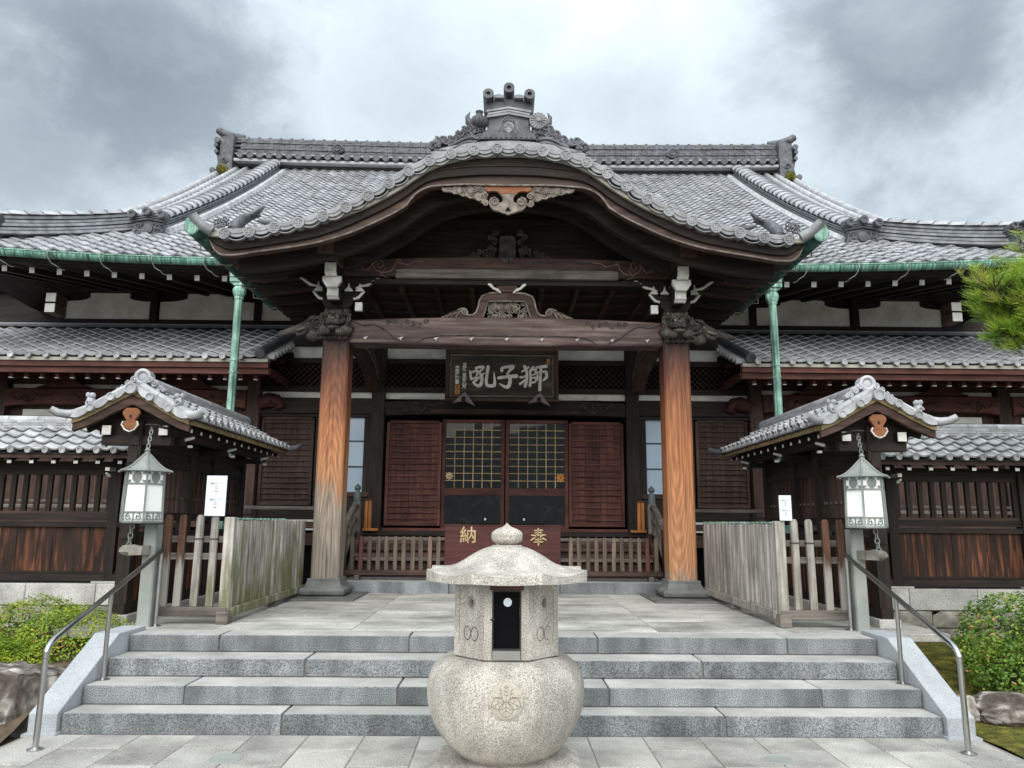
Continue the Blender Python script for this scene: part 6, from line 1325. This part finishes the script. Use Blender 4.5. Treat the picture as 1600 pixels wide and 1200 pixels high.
# ================================================================ name plaque over the doors
pl = thing('name_plaque', 'dark framed wooden plaque with three large white brush characters, above the doors', 'plaque', (-.07, 12.95, 3.64))
PX = lambda c: -.07 + (c - 797) / 1505 * 1.975
PZ = lambda c: 3.645 + (765 - c) / 715 * .925
PLQ = M('plaque board', [(.3, (.030, .024, .020)), (.55, (.060, .05, .043)), (.75, (.13, .115, .10))], (.12, 1, 1), 14, rand=0, dirt=.4, ds=2.5)
py0 = 12.94; xl, xr, z0, z1 = PX(45), PX(1550), PZ(765), PZ(50)
bx('board', pl, PLQ, xl + .05, xr - .05, py0 + .03, py0 + .06, z0 + .05, z1 - .05)
for (a, b, c, d) in ((xl, xr, z1 - .075, z1), (xl, xr, z0, z0 + .075), (xl, xl + .075, z0 + .076, z1 - .076), (xr - .075, xr, z0 + .076, z1 - .076)): bx('frame_bar', pl, WB['x'] if d - c < .1 else WB['z'], a, b, py0 - .02, py0 + .05, c, d, bev=.012)
for (a, b, c, d) in ((xl + .08, xr - .08, z1 - .11, z1 - .085), (xl + .08, xr - .08, z0 + .085, z0 + .11), (xl + .08, xl + .105, z0 + .111, z1 - .111), (xr - .105, xr - .08, z0 + .111, z1 - .111)): bx('frame_bead', pl, WG['x'], a, b, py0 + .01, py0 + .03, c, d, bev=.006)
def brush(strokes, name):
    m = MB()
    for pts, ws in strokes:
        if isinstance(ws, (int, float)): ws = [ws * .8] + [ws] * (len(pts) - 2) + [ws * .85]
        # smooth the stroke
        P_ = [Vector((PX(a), 0, PZ(b))) for a, b in pts]; Q = []; R_ = []
        n_ = len(P_)
        for i in range(n_ - 1):
            p0 = P_[max(i - 1, 0)]; p1 = P_[i]; p2 = P_[i + 1]; p3 = P_[min(i + 2, n_ - 1)]
            for j in range(5):
                t_ = j / 5; Q.append(.5 * ((2 * p1) + (p2 - p0) * t_ + (2 * p0 - 5 * p1 + 4 * p2 - p3) * t_ ** 2 + (3 * p1 - p0 - 3 * p2 + p3) * t_ ** 3)); R_.append((ws[i] + (ws[i + 1] - ws[i]) * t_) / 2 * .00131)
        Q.append(P_[-1]); R_.append(ws[-1] / 2 * .00131)
        k = len(m.v)
        for q_, r_ in ((Q[0], R_[0]), (Q[-1], R_[-1])): m.lathe([(r_ * .96, -.012), (r_, 0)], (q_.x, py0 + .030, q_.z), 12, ax='y')
        vs = []; N_ = len(Q)
        for i in range(N_):
            d = (Q[min(i + 1, N_ - 1)] - Q[max(i - 1, 0)]); d = d.normalized() if d.length > 0 else Vector((1, 0, 0)); nn = Vector((-d.z, 0, d.x)) * R_[i]
            for yy in (-.012 - .0002 * i, 0): vs += [(Q[i].x - nn.x, py0 + .030 + yy, Q[i].z - nn.z), (Q[i].x + nn.x, py0 + .030 + yy, Q[i].z + nn.z)]
        m.add(vs, [(4 * i, 4 * i + 1, 4 * i + 5, 4 * i + 4) for i in range(N_ - 1)] + [(4 * i + 1, 4 * i + 3, 4 * i + 7, 4 * i + 5) for i in range(N_ - 1)] + [(4 * i + 2, 4 * i, 4 * i + 4, 4 * i + 6) for i in range(N_ - 1)])
    return obj(name, m, LETW, pl)
brush([([(372, 350), (380, 400), (388, 460)], 34), ([(380, 368), (430, 350), (470, 348), (458, 430)], [30, 30, 34, 26]), ([(385, 460), (420, 447), (455, 435)], 26), ([(450, 305), (500, 290), (548, 292), (520, 335), (495, 365)], [34, 34, 40, 30, 22]),
       ([(490, 355), (530, 430), (525, 510), (495, 548), (450, 535), (420, 510)], [24, 40, 44, 46, 34, 18]), ([(420, 500), (490, 440), (560, 375)], [34, 26, 14]), ([(612, 285), (600, 380), (590, 480), (600, 535), (640, 548), (695, 538), (702, 470), (690, 365)], [46, 42, 40, 42, 40, 46, 34, 10])], 'brush_character')
brush([([(795, 335), (800, 300), (870, 285), (945, 282), (900, 335), (865, 385)], [44, 34, 36, 50, 34, 24]), ([(865, 375), (905, 440), (900, 520), (875, 560), (820, 550), (765, 515)], [26, 44, 50, 50, 34, 12]), ([(755, 438), (830, 425), (900, 418), (990, 410)], [44, 38, 42, 54])], 'brush_character')
brush([([(1150, 285), (1110, 320), (1060, 350)], [30, 30, 16]), ([(1098, 275), (1130, 360), (1128, 450), (1108, 545)], [40, 34, 40, 46]), ([(1135, 380), (1090, 420), (1045, 425)], [18, 24, 34]), ([(1125, 440), (1085, 480), (1042, 515)], [18, 26, 38]),
       ([(1215, 285), (1185, 315), (1165, 345)], [34, 26, 20]), ([(1172, 330), (1180, 430), (1172, 540)], [24, 26, 40]), ([(1180, 335), (1225, 318), (1250, 322), (1238, 385)], [22, 24, 30, 20]), ([(1185, 395), (1235, 385)], 22), ([(1185, 440), (1240, 425), (1250, 440), (1240, 490)], [20, 22, 28, 20]), ([(1180, 505), (1240, 488)], 30),
       ([(1258, 290), (1320, 278), (1385, 272)], [30, 34, 48]), ([(1268, 355), (1272, 410), (1268, 465)], [26, 26, 28]), ([(1270, 360), (1340, 345), (1385, 350), (1392, 420), (1350, 462)], [22, 26, 38, 40, 26]), ([(1318, 290), (1312, 400), (1306, 500), (1302, 595)], [36, 34, 38, 44])], 'brush_character')
for body, cx_, cy0, st_ in (('文政二年卯八月', 298, 262, 50), ('中務隆懿書', 203, 300, 50)):
    for i, ch in enumerate(body): letters('inscription', ch, .074, Vector((PX(cx_), py0 + .026, PZ(cy0 + st_ * i))), LETW, pl, .003, .0022)
for (a, b, c, d) in ((178, 236, 540, 596), (178, 236, 606, 664), (1397, 1432, 170, 244)):
    sl_ = obj('seal', MB().box(PX(a), PX(b), py0 + .022, py0 + .031, PZ(d), PZ(c)), SEAL, pl); m = MB()
    for j in range(3): m.box(PX(a + 12), PX(b - 12), py0 + .019, py0 + .023, PZ(c + 14 + (d - c - 20) * j / 3 + 6), PZ(c + 14 + (d - c - 20) * j / 3))
    m.box(PX((a + b) / 2 - 4), PX((a + b) / 2 + 4), py0 + .0185, py0 + .023, PZ(d - 10), PZ(c + 10)); obj('seal_mark', m, LACQ, sl_)
PUR = M('dull purple grey metal', [(.3, (.15, .12, .13)), (.7, (.24, .20, .21))], ns=5, rough=.5, rand=0)
for cx_ in (300, 1290):
    m = MB(); m.prism([(PX(cx_ - 152), PZ(800)), (PX(cx_ - 30), PZ(775)), (PX(cx_ - 28), PZ(712)), (PX(cx_ + 20), PZ(712)), (PX(cx_ + 26), PZ(775)), (PX(cx_ + 148), PZ(832)), (PX(cx_ + 15), PZ(645))], py0 - .10, py0 - .06); obj('support_bracket', m, PUR, pl)
bx('hanger', pl, WD['z'], -.14, -.0, py0 + .0, py0 + .06, z1 + .001, z1 + .22)
# orange wooden stands by the stairs
for s in (-1, 1):
    t = thing('wooden_stand', 'narrow fresh orange wooden stand at the %s end of the door threshold' % ('left' if s < 0 else 'right'), 'stand', (s * 2.30, 12.9, 1.42), 'orange stands by the stair posts')
    for dx in (-.032, .032): bx('upright', t, ORANGE, s * 2.30 + dx - .026, s * 2.30 + dx + .026, 12.91, 12.95, 1.475, 1.93)
    bx('foot', t, ORANGE, s * 2.25 - .13, s * 2.25 + .13, 12.86, 13.0, 1.432, 1.474, bev=.004); bx('cap', t, WR['x'], s * 2.30 - .07, s * 2.30 + .07, 12.90, 12.96, 1.931, 1.96)
# ================================================================ plants
def leaves(mb, pts, size, up=.45, tint=None, rnd=random, long_=1.7):
    if mb.tint is None: mb.tint = []
    for (p, n) in pts:
        d = (n * (1 - up) + Vector((rnd.uniform(-1, 1), rnd.uniform(-1, 1), rnd.uniform(-.3, 1))) * .75 + Vector((0, 0, up))).normalized()
        a = d.orthogonal().normalized(); a = Matrix.Rotation(rnd.random() * 6.28, 3, d) @ a; b = d.cross(a); L_ = size * rnd.uniform(.7, 1.3); w = L_ / long_ / 2
        q = a * L_
        k = len(mb.v); mb.v += [tuple(p), tuple(p + q * .45 + b * w + d * L_ * .08), tuple(p + q), tuple(p + q * .45 - b * w + d * L_ * .08)]; mb.f.append((k, k + 1, k + 2, k + 3)); mb.m.append(0)
        tv = min(1, max(0, tint(p) + rnd.gauss(0, .16))); mb.tint += [tv] * 4
def bush(label, blobs, mat, n, size, seed, cat='shrub', red=.06, group=None, name='azalea_bush'):
    rnd = random.Random(seed); mb = MB(); tot = sum(r[0] * r[2] + r[0] * r[1] for c, r in blobs)
    c0 = Vector(blobs[0][0]); zmin = min(c[2] - r[2] for c, r in blobs)
    t = thing(name, label, cat, (c0.x, c0.y, max(0, zmin)), group)
    for c, r in blobs:
        pts = []; m_ = int(n * (r[0] * r[2] + r[0] * r[1]) / tot)
        while len(pts) < m_:
            v = Vector((rnd.gauss(0, 1), rnd.gauss(0, 1), rnd.gauss(0, 1)))
            if v.length < 1e-3: continue
            v.normalize()
            if v.z < -.75: continue
            lump = 1 + .13 * noise.noise(Vector(c) * 3 + v * 2.6) + .10 * noise.noise(Vector(c) + v * 6.5)
            k = lump * (1 - abs(rnd.gauss(0, .085)))
            p = Vector((c[0] + v.x * r[0] * k, c[1] + v.y * r[1] * k, c[2] + v.z * r[2] * k)); pts.append((p, Vector((v.x / r[0], v.y / r[1], v.z / r[2])).normalized()))
        leaves(mb, pts, size, .35, lambda p: .42 + .45 * noise.noise(p * 3.3) + .25 * noise.noise(p * 11) + (.55 if rnd.random() < red else 0), rnd)
    obj('foliage', mb, mat, t)
    st_ = MB()
    for c, r in blobs:
        for j in range(26):
            a = rnd.random() * 6.28; e = Vector((c[0] + r[0] * .86 * cos(a) * rnd.random() ** .5, c[1] + r[1] * .86 * sin(a) * rnd.random() ** .5, c[2] + r[2] * rnd.uniform(.1, .75))); b0 = Vector((c[0] + rnd.uniform(-.1, .1), c[1] + rnd.uniform(-.1, .1), c[2] - r[2] * .95)); st_.tube([b0, b0.lerp(e, .5) + Vector((rnd.uniform(-.05, .05), rnd.uniform(-.05, .05), .03)), e], [.010, .007, .003], 5)
    obj('stems', st_, BARK, t)
    return t
bush('azalea bush behind the left handrail, with reddish young shoots', [((-4.05, 7.45, .42), (.52, .5, .36)), ((-4.60, 7.75, .42), (.5, .5, .42))], AZAL, 17000, .027, 1, red=.07, group='azalea bushes left of the steps')
bush('bright green azalea bush spilling over the brown rock at the left edge', [((-4.62, 6.85, .30), (.52, .42, .34)), ((-4.30, 7.0, .28), (.34, .3, .27))], AZAL, 15000, .025, 2, red=.02, group='azalea bushes left of the steps')
bush('low yellow green azalea at the far left below the plank wall', [((-5.45, 7.6, .40), (.6, .55, .45))], AZAL, 8000, .028, 3, red=.03, group='azalea bushes left of the steps')
bush('dense round evergreen bush with pale orange leaves, right of the steps', [((4.92, 7.15, .52), (.76, .66, .47)), ((4.55, 6.95, .30), (.40, .40, .27)), ((5.4, 7.2, .48), (.7, .6, .5))], CAME, 22000, .035, 4, red=.07, name='round_bush')
# pine: only its lowest boughs reach into the picture
t = thing('pine_tree', 'pine tree with bright green needle boughs at the right edge', 'tree', (7.0, 7.9, 0))
rnd = random.Random(21); tk = MB(); tk.tube([(7.0, 7.9, -.1), (6.95, 7.85, 1.2), (7.1, 7.9, 2.4), (6.9, 7.8, 3.6), (6.85, 7.85, 5.0), (6.9, 7.9, 6.2)], [.20, .17, .15, .13, .09, .04], 12); obj('trunk', tk, BARK, t, smooth=True)
br = MB(); nd = MB(); nd.tint = []; tufts = []
def bough(p0, p1, n_tw, spread, thick):
    br = MB(); P_ = [Vector(p0).lerp(Vector(p1), q) + Vector((0, rnd.uniform(-.05, .05), rnd.uniform(-.05, .05))) for q in frange(0, 1, 7)]; br.tube(P_, [thick * (1 - .75 * q) for q in frange(0, 1, 7)], 7)
    for j in range(n_tw):
        q = rnd.uniform(.25, 1); b0 = Vector(p0).lerp(Vector(p1), q); a = rnd.random() * 6.28; L_ = spread * rnd.uniform(.25, 1) * (1.15 - .35 * q)
        e = b0 + Vector((cos(a) * L_, sin(a) * L_, rnd.uniform(-.22, .50) * spread * 1.5)); br.tube([b0, b0.lerp(e, .5) + Vector((0, 0, -.02)), e], [.010, .007, .004], 5); tufts.append((e, (e - b0).normalized())); tufts.append((b0.lerp(e, .6), (e - b0).normalized()))
    obj('bough', br, BARK, t)
for (a, b, n_, sp, th) in (((6.9, 7.8, 3.75), (5.0, 7.45, 3.98), 190, .36, .04), ((6.95, 7.8, 3.3), (5.02, 7.35, 3.52), 150, .28, .035), ((6.9, 7.8, 4.1), (5.35, 7.6, 4.20), 110, .30, .035), ((6.9, 7.8, 3.55), (5.15, 7.6, 3.76), 110, .28, .03), ((6.9, 7.8, 4.6), (6.1, 8.4, 4.8), 50, .4, .03), ((6.9, 7.9, 5.2), (7.6, 7.5, 5.4), 60, .5, .03), ((6.9, 7.9, 4.2), (7.9, 8.2, 4.4), 60, .5, .03), ((6.9, 7.9, 5.9), (6.4, 7.8, 6.2), 60, .4, .03)): bough(a, b, n_, sp, th)
for (c, r, n_) in (((5.62, 7.5, 3.86), (.78, .5, .36), 340), ((5.60, 7.4, 3.50), (.72, .45, .20), 210)):
    br = MB()
    for j in range(n_):
        v = Vector((rnd.gauss(0, 1), rnd.gauss(0, 1), rnd.gauss(0, 1))).normalized() * rnd.uniform(.55, 1) ** .5; p = Vector((c[0] + v.x * r[0], c[1] + v.y * r[1], c[2] + v.z * r[2] + .08 * noise.noise(v * 3)))
        b0 = Vector((p.x * .6 + 6.4 * .4, p.y * .7 + 7.6 * .3, p.z * .6 + (c[2] - .08) * .4)); tufts.append((p, (p - b0).normalized()))
        if j % 4 == 0: br.tube([b0, b0.lerp(p, .5) + Vector((0, 0, -.03)), p], [.009, .006, .003], 4)
    obj('bough', br, BARK, t)
for (p, d) in tufts:
    up = (d * .55 + Vector((0, 0, .85))).normalized(); tb = .55 + .4 * noise.noise(p * 2.5) + rnd.gauss(0, .2)
    for j in range(26):
        v = (up + Vector((rnd.gauss(0, .5), rnd.gauss(0, .5), rnd.gauss(0, .38)))).normalized(); L_ = rnd.uniform(.075, .13); sd_ = v.orthogonal().normalized() * .0040; b0 = p + Vector((rnd.gauss(0, .012), rnd.gauss(0, .012), rnd.gauss(0, .02)))
        k = len(nd.v); nd.v += [tuple(b0 - sd_), tuple(b0 + sd_), tuple(b0 + v * L_ + sd_ * .4), tuple(b0 + v * L_ - sd_ * .4)]; nd.f.append((k, k + 1, k + 2, k + 3)); nd.m.append(0); nd.tint += [min(1, max(0, tb + rnd.gauss(0, .14)))] * 4
obj('needles', nd, PINE, t)
# a tree beyond the hall
t = thing('broadleaf_tree', 'green tree crown far behind the left end of the main roof', 'tree', (-24, 36, 0))
rnd = random.Random(5); mb = MB(); pts = []
for j in range(9000):
    v = Vector((rnd.gauss(0, 1), rnd.gauss(0, 1), rnd.gauss(0, 1))).normalized(); k = (1 + .25 * noise.noise(v * 2.5)) * rnd.uniform(.7, 1); pts.append((Vector((-24 + v.x * 4.2 * k, 36 + v.y * 4 * k, 12.55 + v.z * 3.6 * k)), v))
leaves(mb, pts, .32, .3, lambda p: .5 + .5 * noise.noise(p * .6), rnd); obj('crown', mb, FARL, t)
tk = MB().tube([(-24, 36, -.1), (-23.8, 36, 5), (-24, 36, 13)], [.4, .32, .12], 10)
for j in range(8): a = j * .8; tk.tube([(-24, 36, 8 + .5 * j), (-24 + 2.6 * cos(a), 36 + 2.6 * sin(a), 11 + .4 * j)], [.14, .03], 6)
obj('trunk', tk, BARK, t)
# ================================================================ stone urn (covered incense burner)
u = thing('stone_urn', 'round pale granite incense burner with an eight sided roof, in front of the steps', 'incense burner', (0.0, 5.36, 0))
UX, UY = 0.0, 5.36
foot = MB().lathe([(.54, 0), (.54, .05), (.47, .085), (.30, .09)], (UX, UY, 0), 8, ph=pi / 8)
obj('foot', foot, URN, u, bev=.012, seg=2)
pot = curve([(0, .27), (.04, .335), (.12, .415), (.22, .478), (.33, .518), (.42, .526), (.51, .513), (.57, .483), (.61, .44), (.635, .395), (.65, .32), (.655, .22)])
zs = frange(0, .655, 40)
body = MB().lathe([(.26, -.04), (.30, 0)] + [(pot(z), z + .004) for z in zs] + [(.1, .662)], (UX, UY, .08), 64)
obj('bowl', body, URN, u, smooth=True)
# round crest in relief on the bowl
cr = MB(); cz = .08 + .455; ry = UY - pot(.455)
def onbowl(dx, dz, out):
    z = .455 + dz; r = pot(z) + out; return (UX + dx, UY - sqrt(max(.001, r * r - dx * dx)), .08 + z)
def bowl_ring(rad, out, w, n=48, a0=0, a1=2 * pi): return [onbowl(rad * cos(a0 + (a1 - a0) * i / n), rad * sin(a0 + (a1 - a0) * i / n), out) for i in range(n + 1)]
vs = [onbowl(0, 0, .020)]; nr = 6
for j in range(1, nr + 1):
    for i in range(40): a = 2 * pi * i / 40; q = .105 * j / nr; vs.append(onbowl(q * cos(a), q * sin(a), .020 if j < nr else .016))
for i in range(40): a = 2 * pi * i / 40; vs.append(onbowl(.108 * cos(a), .108 * sin(a), -.01))
fs = [(0, 1 + i, 1 + (i + 1) % 40) for i in range(40)] + [(1 + j * 40 + i, 1 + (j + 1) * 40 + i, 1 + (j + 1) * 40 + (i + 1) % 40, 1 + j * 40 + (i + 1) % 40) for j in range(nr) for i in range(40)]
cr.add(vs, fs)
crest = obj('crest', cr, M('dressed granite', [(.3, (.42, .38, .32)), (.7, (.52, .48, .41))], ns=6, rand=0, dirt=.2, speck=.2, sps=125), u)
ln = MB()
leaf = lambda cx_, cz_, an, L_, w_: [(cx_ + L_ * t_ * cos(an) - w_ * sin(pi * t_) * q_ * sin(an), cz_ + L_ * t_ * sin(an) + w_ * sin(pi * t_) * q_ * cos(an)) for q_ in (1, -1) for t_ in (frange(0, 1, 7) if q_ > 0 else frange(1, 0, 7))]
crest_l = [leaf(0, .0, -pi / 2, .092, .045), leaf(-.012, .002, pi * 1.13, .085, .034), leaf(.012, .002, -pi * .13, .085, .034), [(0, .0), (0, -.085)], [(-.012, .0), (-.085, -.03)], [(.012, .0), (.085, -.03)], [(0, 0), (0, .088)], [(-.02, .012), (-.034, .062)], [(.02, .012), (.034, .062)]]
for q_ in (-1, 1):
    crest_l += [[(0, -.03), (q_ * .03, -.052)], [(0, -.05), (q_ * .022, -.068)], [(q_ * .04, -.012), (q_ * .055, .006)], [(q_ * .06, -.02), (q_ * .068, -.042)], [(q_ * .088, .018), (q_ * .05, .022), (q_ * .02, .016)]]
    for zz_ in (.03, .05, .07): crest_l += [[(q_ * .0, zz_), (q_ * .014, zz_ + .010)], [(q_ * .030, zz_ - .01), (q_ * .045, zz_ - .004)]]
for pts in crest_l:
    ln.tube([onbowl(a, b, .0205) for a, b in pts], .0021, 5)
obj('crest_lines', ln, M('shaded carving line', [(.3, (.20, .175, .145)), (.7, (.28, .25, .21))], ns=9, rand=0), crest)
# six sided fire box
hz0, hz1 = .735, 1.20; HR = .372; NS = 8; PH = pi / NS
def hexpt(r, k, ph=0): a = -pi / 2 + PH + k * 2 * PH + ph; return (UX + r * cos(a), UY + r * sin(a))
P6 = [hexpt(HR, k) for k in range(NS)]
def wall_panel(a, b, name, hole):
    a = Vector((*a, 0)); b = Vector((*b, 0)); d = (b - a); Lw = d.length; d.normalize(); n = Vector((d.y, -d.x, 0))
    if n.dot(a - Vector((UX, UY, 0))) < 0: n = -n
    f = lambda s, z, o: a + d * s + n * o + Vector((0, 0, z))
    mb = MB()
    def slab(s0, s1, z0, z1, o0, o1):
        vs = [f(s0, z0, o0), f(s1, z0, o0), f(s1, z0, o1), f(s0, z0, o1), f(s0, z1, o0), f(s1, z1, o0), f(s1, z1, o1), f(s0, z1, o1)]
        mb.add(vs, [(0, 3, 2, 1), (4, 5, 6, 7), (0, 1, 5, 4), (1, 2, 6, 5), (2, 3, 7, 6), (3, 0, 4, 7)])
    return f, Lw, slab, mb, n, d
for k in range(NS):
    front = k == NS - 1
    f, Lw, slab, mb, n, d = wall_panel(P6[k], P6[(k + 1) % NS], 'wall', 0)
    QQ = Lw / 2 - .088
    if front:
        slab(.0, QQ, hz0, hz1, -.05, 0); slab(Lw - QQ, Lw, hz0, hz1, -.05, 0); slab(QQ, Lw - QQ, 1.165, hz1, -.05, 0); slab(QQ, Lw - QQ, hz0, .745, -.05, 0)
        obj('front_wall', mb, URN, u)
    else:
        # frame round a sunk panel; the side panels have a round vent
        w = .042
        slab(0, w, hz0, hz1, -.05, 0); slab(Lw - w, Lw, hz0, hz1, -.05, 0); slab(w, Lw - w, hz0, hz0 + .075, -.05, 0); slab(w, Lw - w, 1.16, hz1, -.05, 0)
        # sunk panel with vent hole
        hc = (Lw / 2 + .01, 1.075); hr = .026
        ring = [(hc[0] + hr * cos(2 * pi * i / 20), hc[1] + hr * 1.15 * sin(2 * pi * i / 20)) for i in range(20)]
        sq = []
        for i in range(20):
            c_, s_ = cos(2 * pi * i / 20), sin(2 * pi * i / 20)
            tx = ((Lw - w - hc[0]) / c_ if c_ > 0 else (w - hc[0]) / c_) if abs(c_) > 1e-6 else 1e9
            tz = ((1.16 - hc[1]) / s_ if s_ > 0 else (hz0 + .075 - hc[1]) / s_) if abs(s_) > 1e-6 else 1e9
            t_ = min(tx, tz); sq.append((hc[0] + t_ * c_, hc[1] + t_ * s_))
        for cx_, cz_ in ((w, hz0 + .075), (Lw - w, hz0 + .075), (Lw - w, 1.16), (w, 1.16)):
            j = min(range(20), key=lambda i: (sq[i][0] - cx_) ** 2 + (sq[i][1] - cz_) ** 2); sq[j] = (cx_, cz_)
        vs = [f(a_, b_, -.008) for a_, b_ in ring] + [f(a_, b_, -.008) for a_, b_ in sq] + [f(a_, b_, -.05) for a_, b_ in ring]
        mb.add(vs, [(i, (i + 1) % 20, 20 + (i + 1) % 20, 20 + i) for i in range(20)] + [(i, 40 + i, 40 + (i + 1) % 20, (i + 1) % 20) for i in range(20)])
        o = obj('wall_panel', mb, URN, u)
        if k in (0, NS - 2):
            m2 = MB()
            for q in (-1, 1): m2.tube([f(hc[0] + q * .034 + .032 * cos(t), .885 + .042 * sin(t), -.007) for t in frange(0, 2 * pi, 25)], .0026, 4)
            obj('ring_relief', m2, ROCK, o)
            obj('vent_lip', MB().tube([f(hc[0] + .031 * cos(t), hc[1] + .036 * sin(t), -.006) for t in frange(0, 2 * pi, 21)], .006, 6), URN, o)
obj('inside', MB().lathe([(.30, hz0 + .03), (.30, hz1 - .02)], (UX, UY, 0), 12), BLACKM, u)
yf = UY - HR * cos(PH)
dr = obj('door', MB().box(-.086, .086, yf + .012, yf + .020, .80, 1.155), BLACKM, u)
fr = MB(); fr.box(-.093, -.084, yf - .006, yf + .03, .745, 1.165); fr.box(.084, .093, yf - .006, yf + .03, .745, 1.165); fr.box(-.084, .084, yf - .006, yf + .03, 1.155, 1.165); fr.box(-.084, .084, yf - .006, yf + .03, .795, .806)
fr.tube([(-.105, yf - .012, .985), (-.075, yf - .012, .985)], .005, 6); fr.tube([(.085, yf - .012, 1.0), (.085, yf - .012, 1.05), (.078, yf - .014, 1.06)], .004, 6)
obj('door_frame', fr, IRON, dr)
obj('round_window', MB().lathe([(.027, -.006), (.027, 0)], (.006, yf + .010, 1.09), 20, ax='y'), PAPER, dr)
obj('sill_plate', MB().box(-.09, .09, yf - .010, yf + .02, .735, .795), STEEL, u, bev=.003)
obj('soot_lintel', MB().box(-.11, .11, yf - .003, yf + .03, 1.165, 1.198), wood('sooty red stone', (.07, .035, .026), (.16, .085, .06), 'x'), u)
# roof: hexagonal with raised corners
rf = MB(); NR = 12; NA = 64
def rad_hex(a):
    b = (a + pi / 2) % (2 * PH); b = b if b < PH else b - 2 * PH
    return cos(PH) / cos(abs(b) - 0)
prof = curve([(0, 1.445), (.25, 1.425), (.45, 1.375), (.7, 1.29), (1, 1.255)])
def rpt(j, i):
    q = j / NR; a = 2 * pi * i / NA; hx = rad_hex(a); mixr = (1 - q) * .95 + q * hx
    corner = max(0, (hx - cos(PH)) / (1 - cos(PH)))
    r = .575 * (q) * mixr
    return (UX + r * cos(a), UY + r * sin(a), prof(q) + .034 * corner * q ** 3)
vs = [(UX, UY, 1.445)] + [rpt(j, i) for j in range(1, NR + 1) for i in range(NA)]
vs += [(p[0], p[1], p[2] * .25 + 1.192 * .75 - .0) for p in (rpt(NR, i) for i in range(NA))]
vs += [(UX + (p[0] - UX) * .55, UY + (p[1] - UY) * .55, 1.195) for p in (rpt(NR, i) for i in range(NA))]
fs = [(0, 1 + i, 1 + (i + 1) % NA) for i in range(NA)] + [(1 + j * NA + i, 1 + (j + 1) * NA + i, 1 + (j + 1) * NA + (i + 1) % NA, 1 + j * NA + (i + 1) % NA) for j in range(NR + 1) for i in range(NA)]
rf.add(vs, fs); obj('roof', rf, URN, u, auto=32)
fin = curve([(0, .04), (.015, .085), (.05, .108), (.085, .105), (.11, .07), (.125, .03), (.14, .012), (.15, .004)])
fn = obj('finial', MB().lathe([(.11, -.01), (.10, 0)] + [(fin(z), z) for z in frange(.0, .15, 22)], (UX, UY, 1.44), 36), URN, u, smooth=True)

# ================================================================ handrails
for s in (-1, 1):
    w = 'left' if s < 0 else 'right'
    t = thing('handrail', 'stainless steel tube handrail on the %s side of the stone steps' % w, 'handrail', (s * 3.3, 5.72, 0), 'handrails of the stone steps')
    a = Vector((s * 3.30, 5.72, 0)); b = Vector((s * 3.30, 5.72, .66)); c = Vector((s * 3.38, 7.66, 1.30)); d = Vector((s * 3.38, 7.64, .58))
    def bez(p, q, r, n=7): return [(p * (1 - t_) ** 2 + q * 2 * t_ * (1 - t_) + r * t_ * t_) for t_ in frange(0, 1, n)]
    dir_ = (c - b).normalized()
    top = Vector((s * 3.30, 5.72, .70))
    obj('top_rail', MB().tube(bez(b - Vector((0, 0, .05)), top, top + dir_ * .10) + [c], .0215, 12), STEEL, t, smooth=True)
    f_ = MB().tube([a, b], .021, 12); obj('post', f_, STEEL, t, auto=40)
    mpos = Vector((s * 3.325, 6.62, .29)); mz = b.z + (c.z - b.z) * (6.62 - 5.72) / (c.z * 0 + 7.66 - 5.72)
    obj('post', MB().tube([mpos, (mpos.x, mpos.y, mz + .02)], .018, 12), STEEL, t, auto=40)
    obj('post', MB().tube([d, (d.x, d.y, 1.27)], .020, 12), STEEL, t, auto=40)
    for p in (a, mpos, d): obj('base_flange', MB().lathe([(.055, 0), (.055, .005), (.035, .012), (.023, .018)], tuple(p), 16), STEEL, t, auto=40)
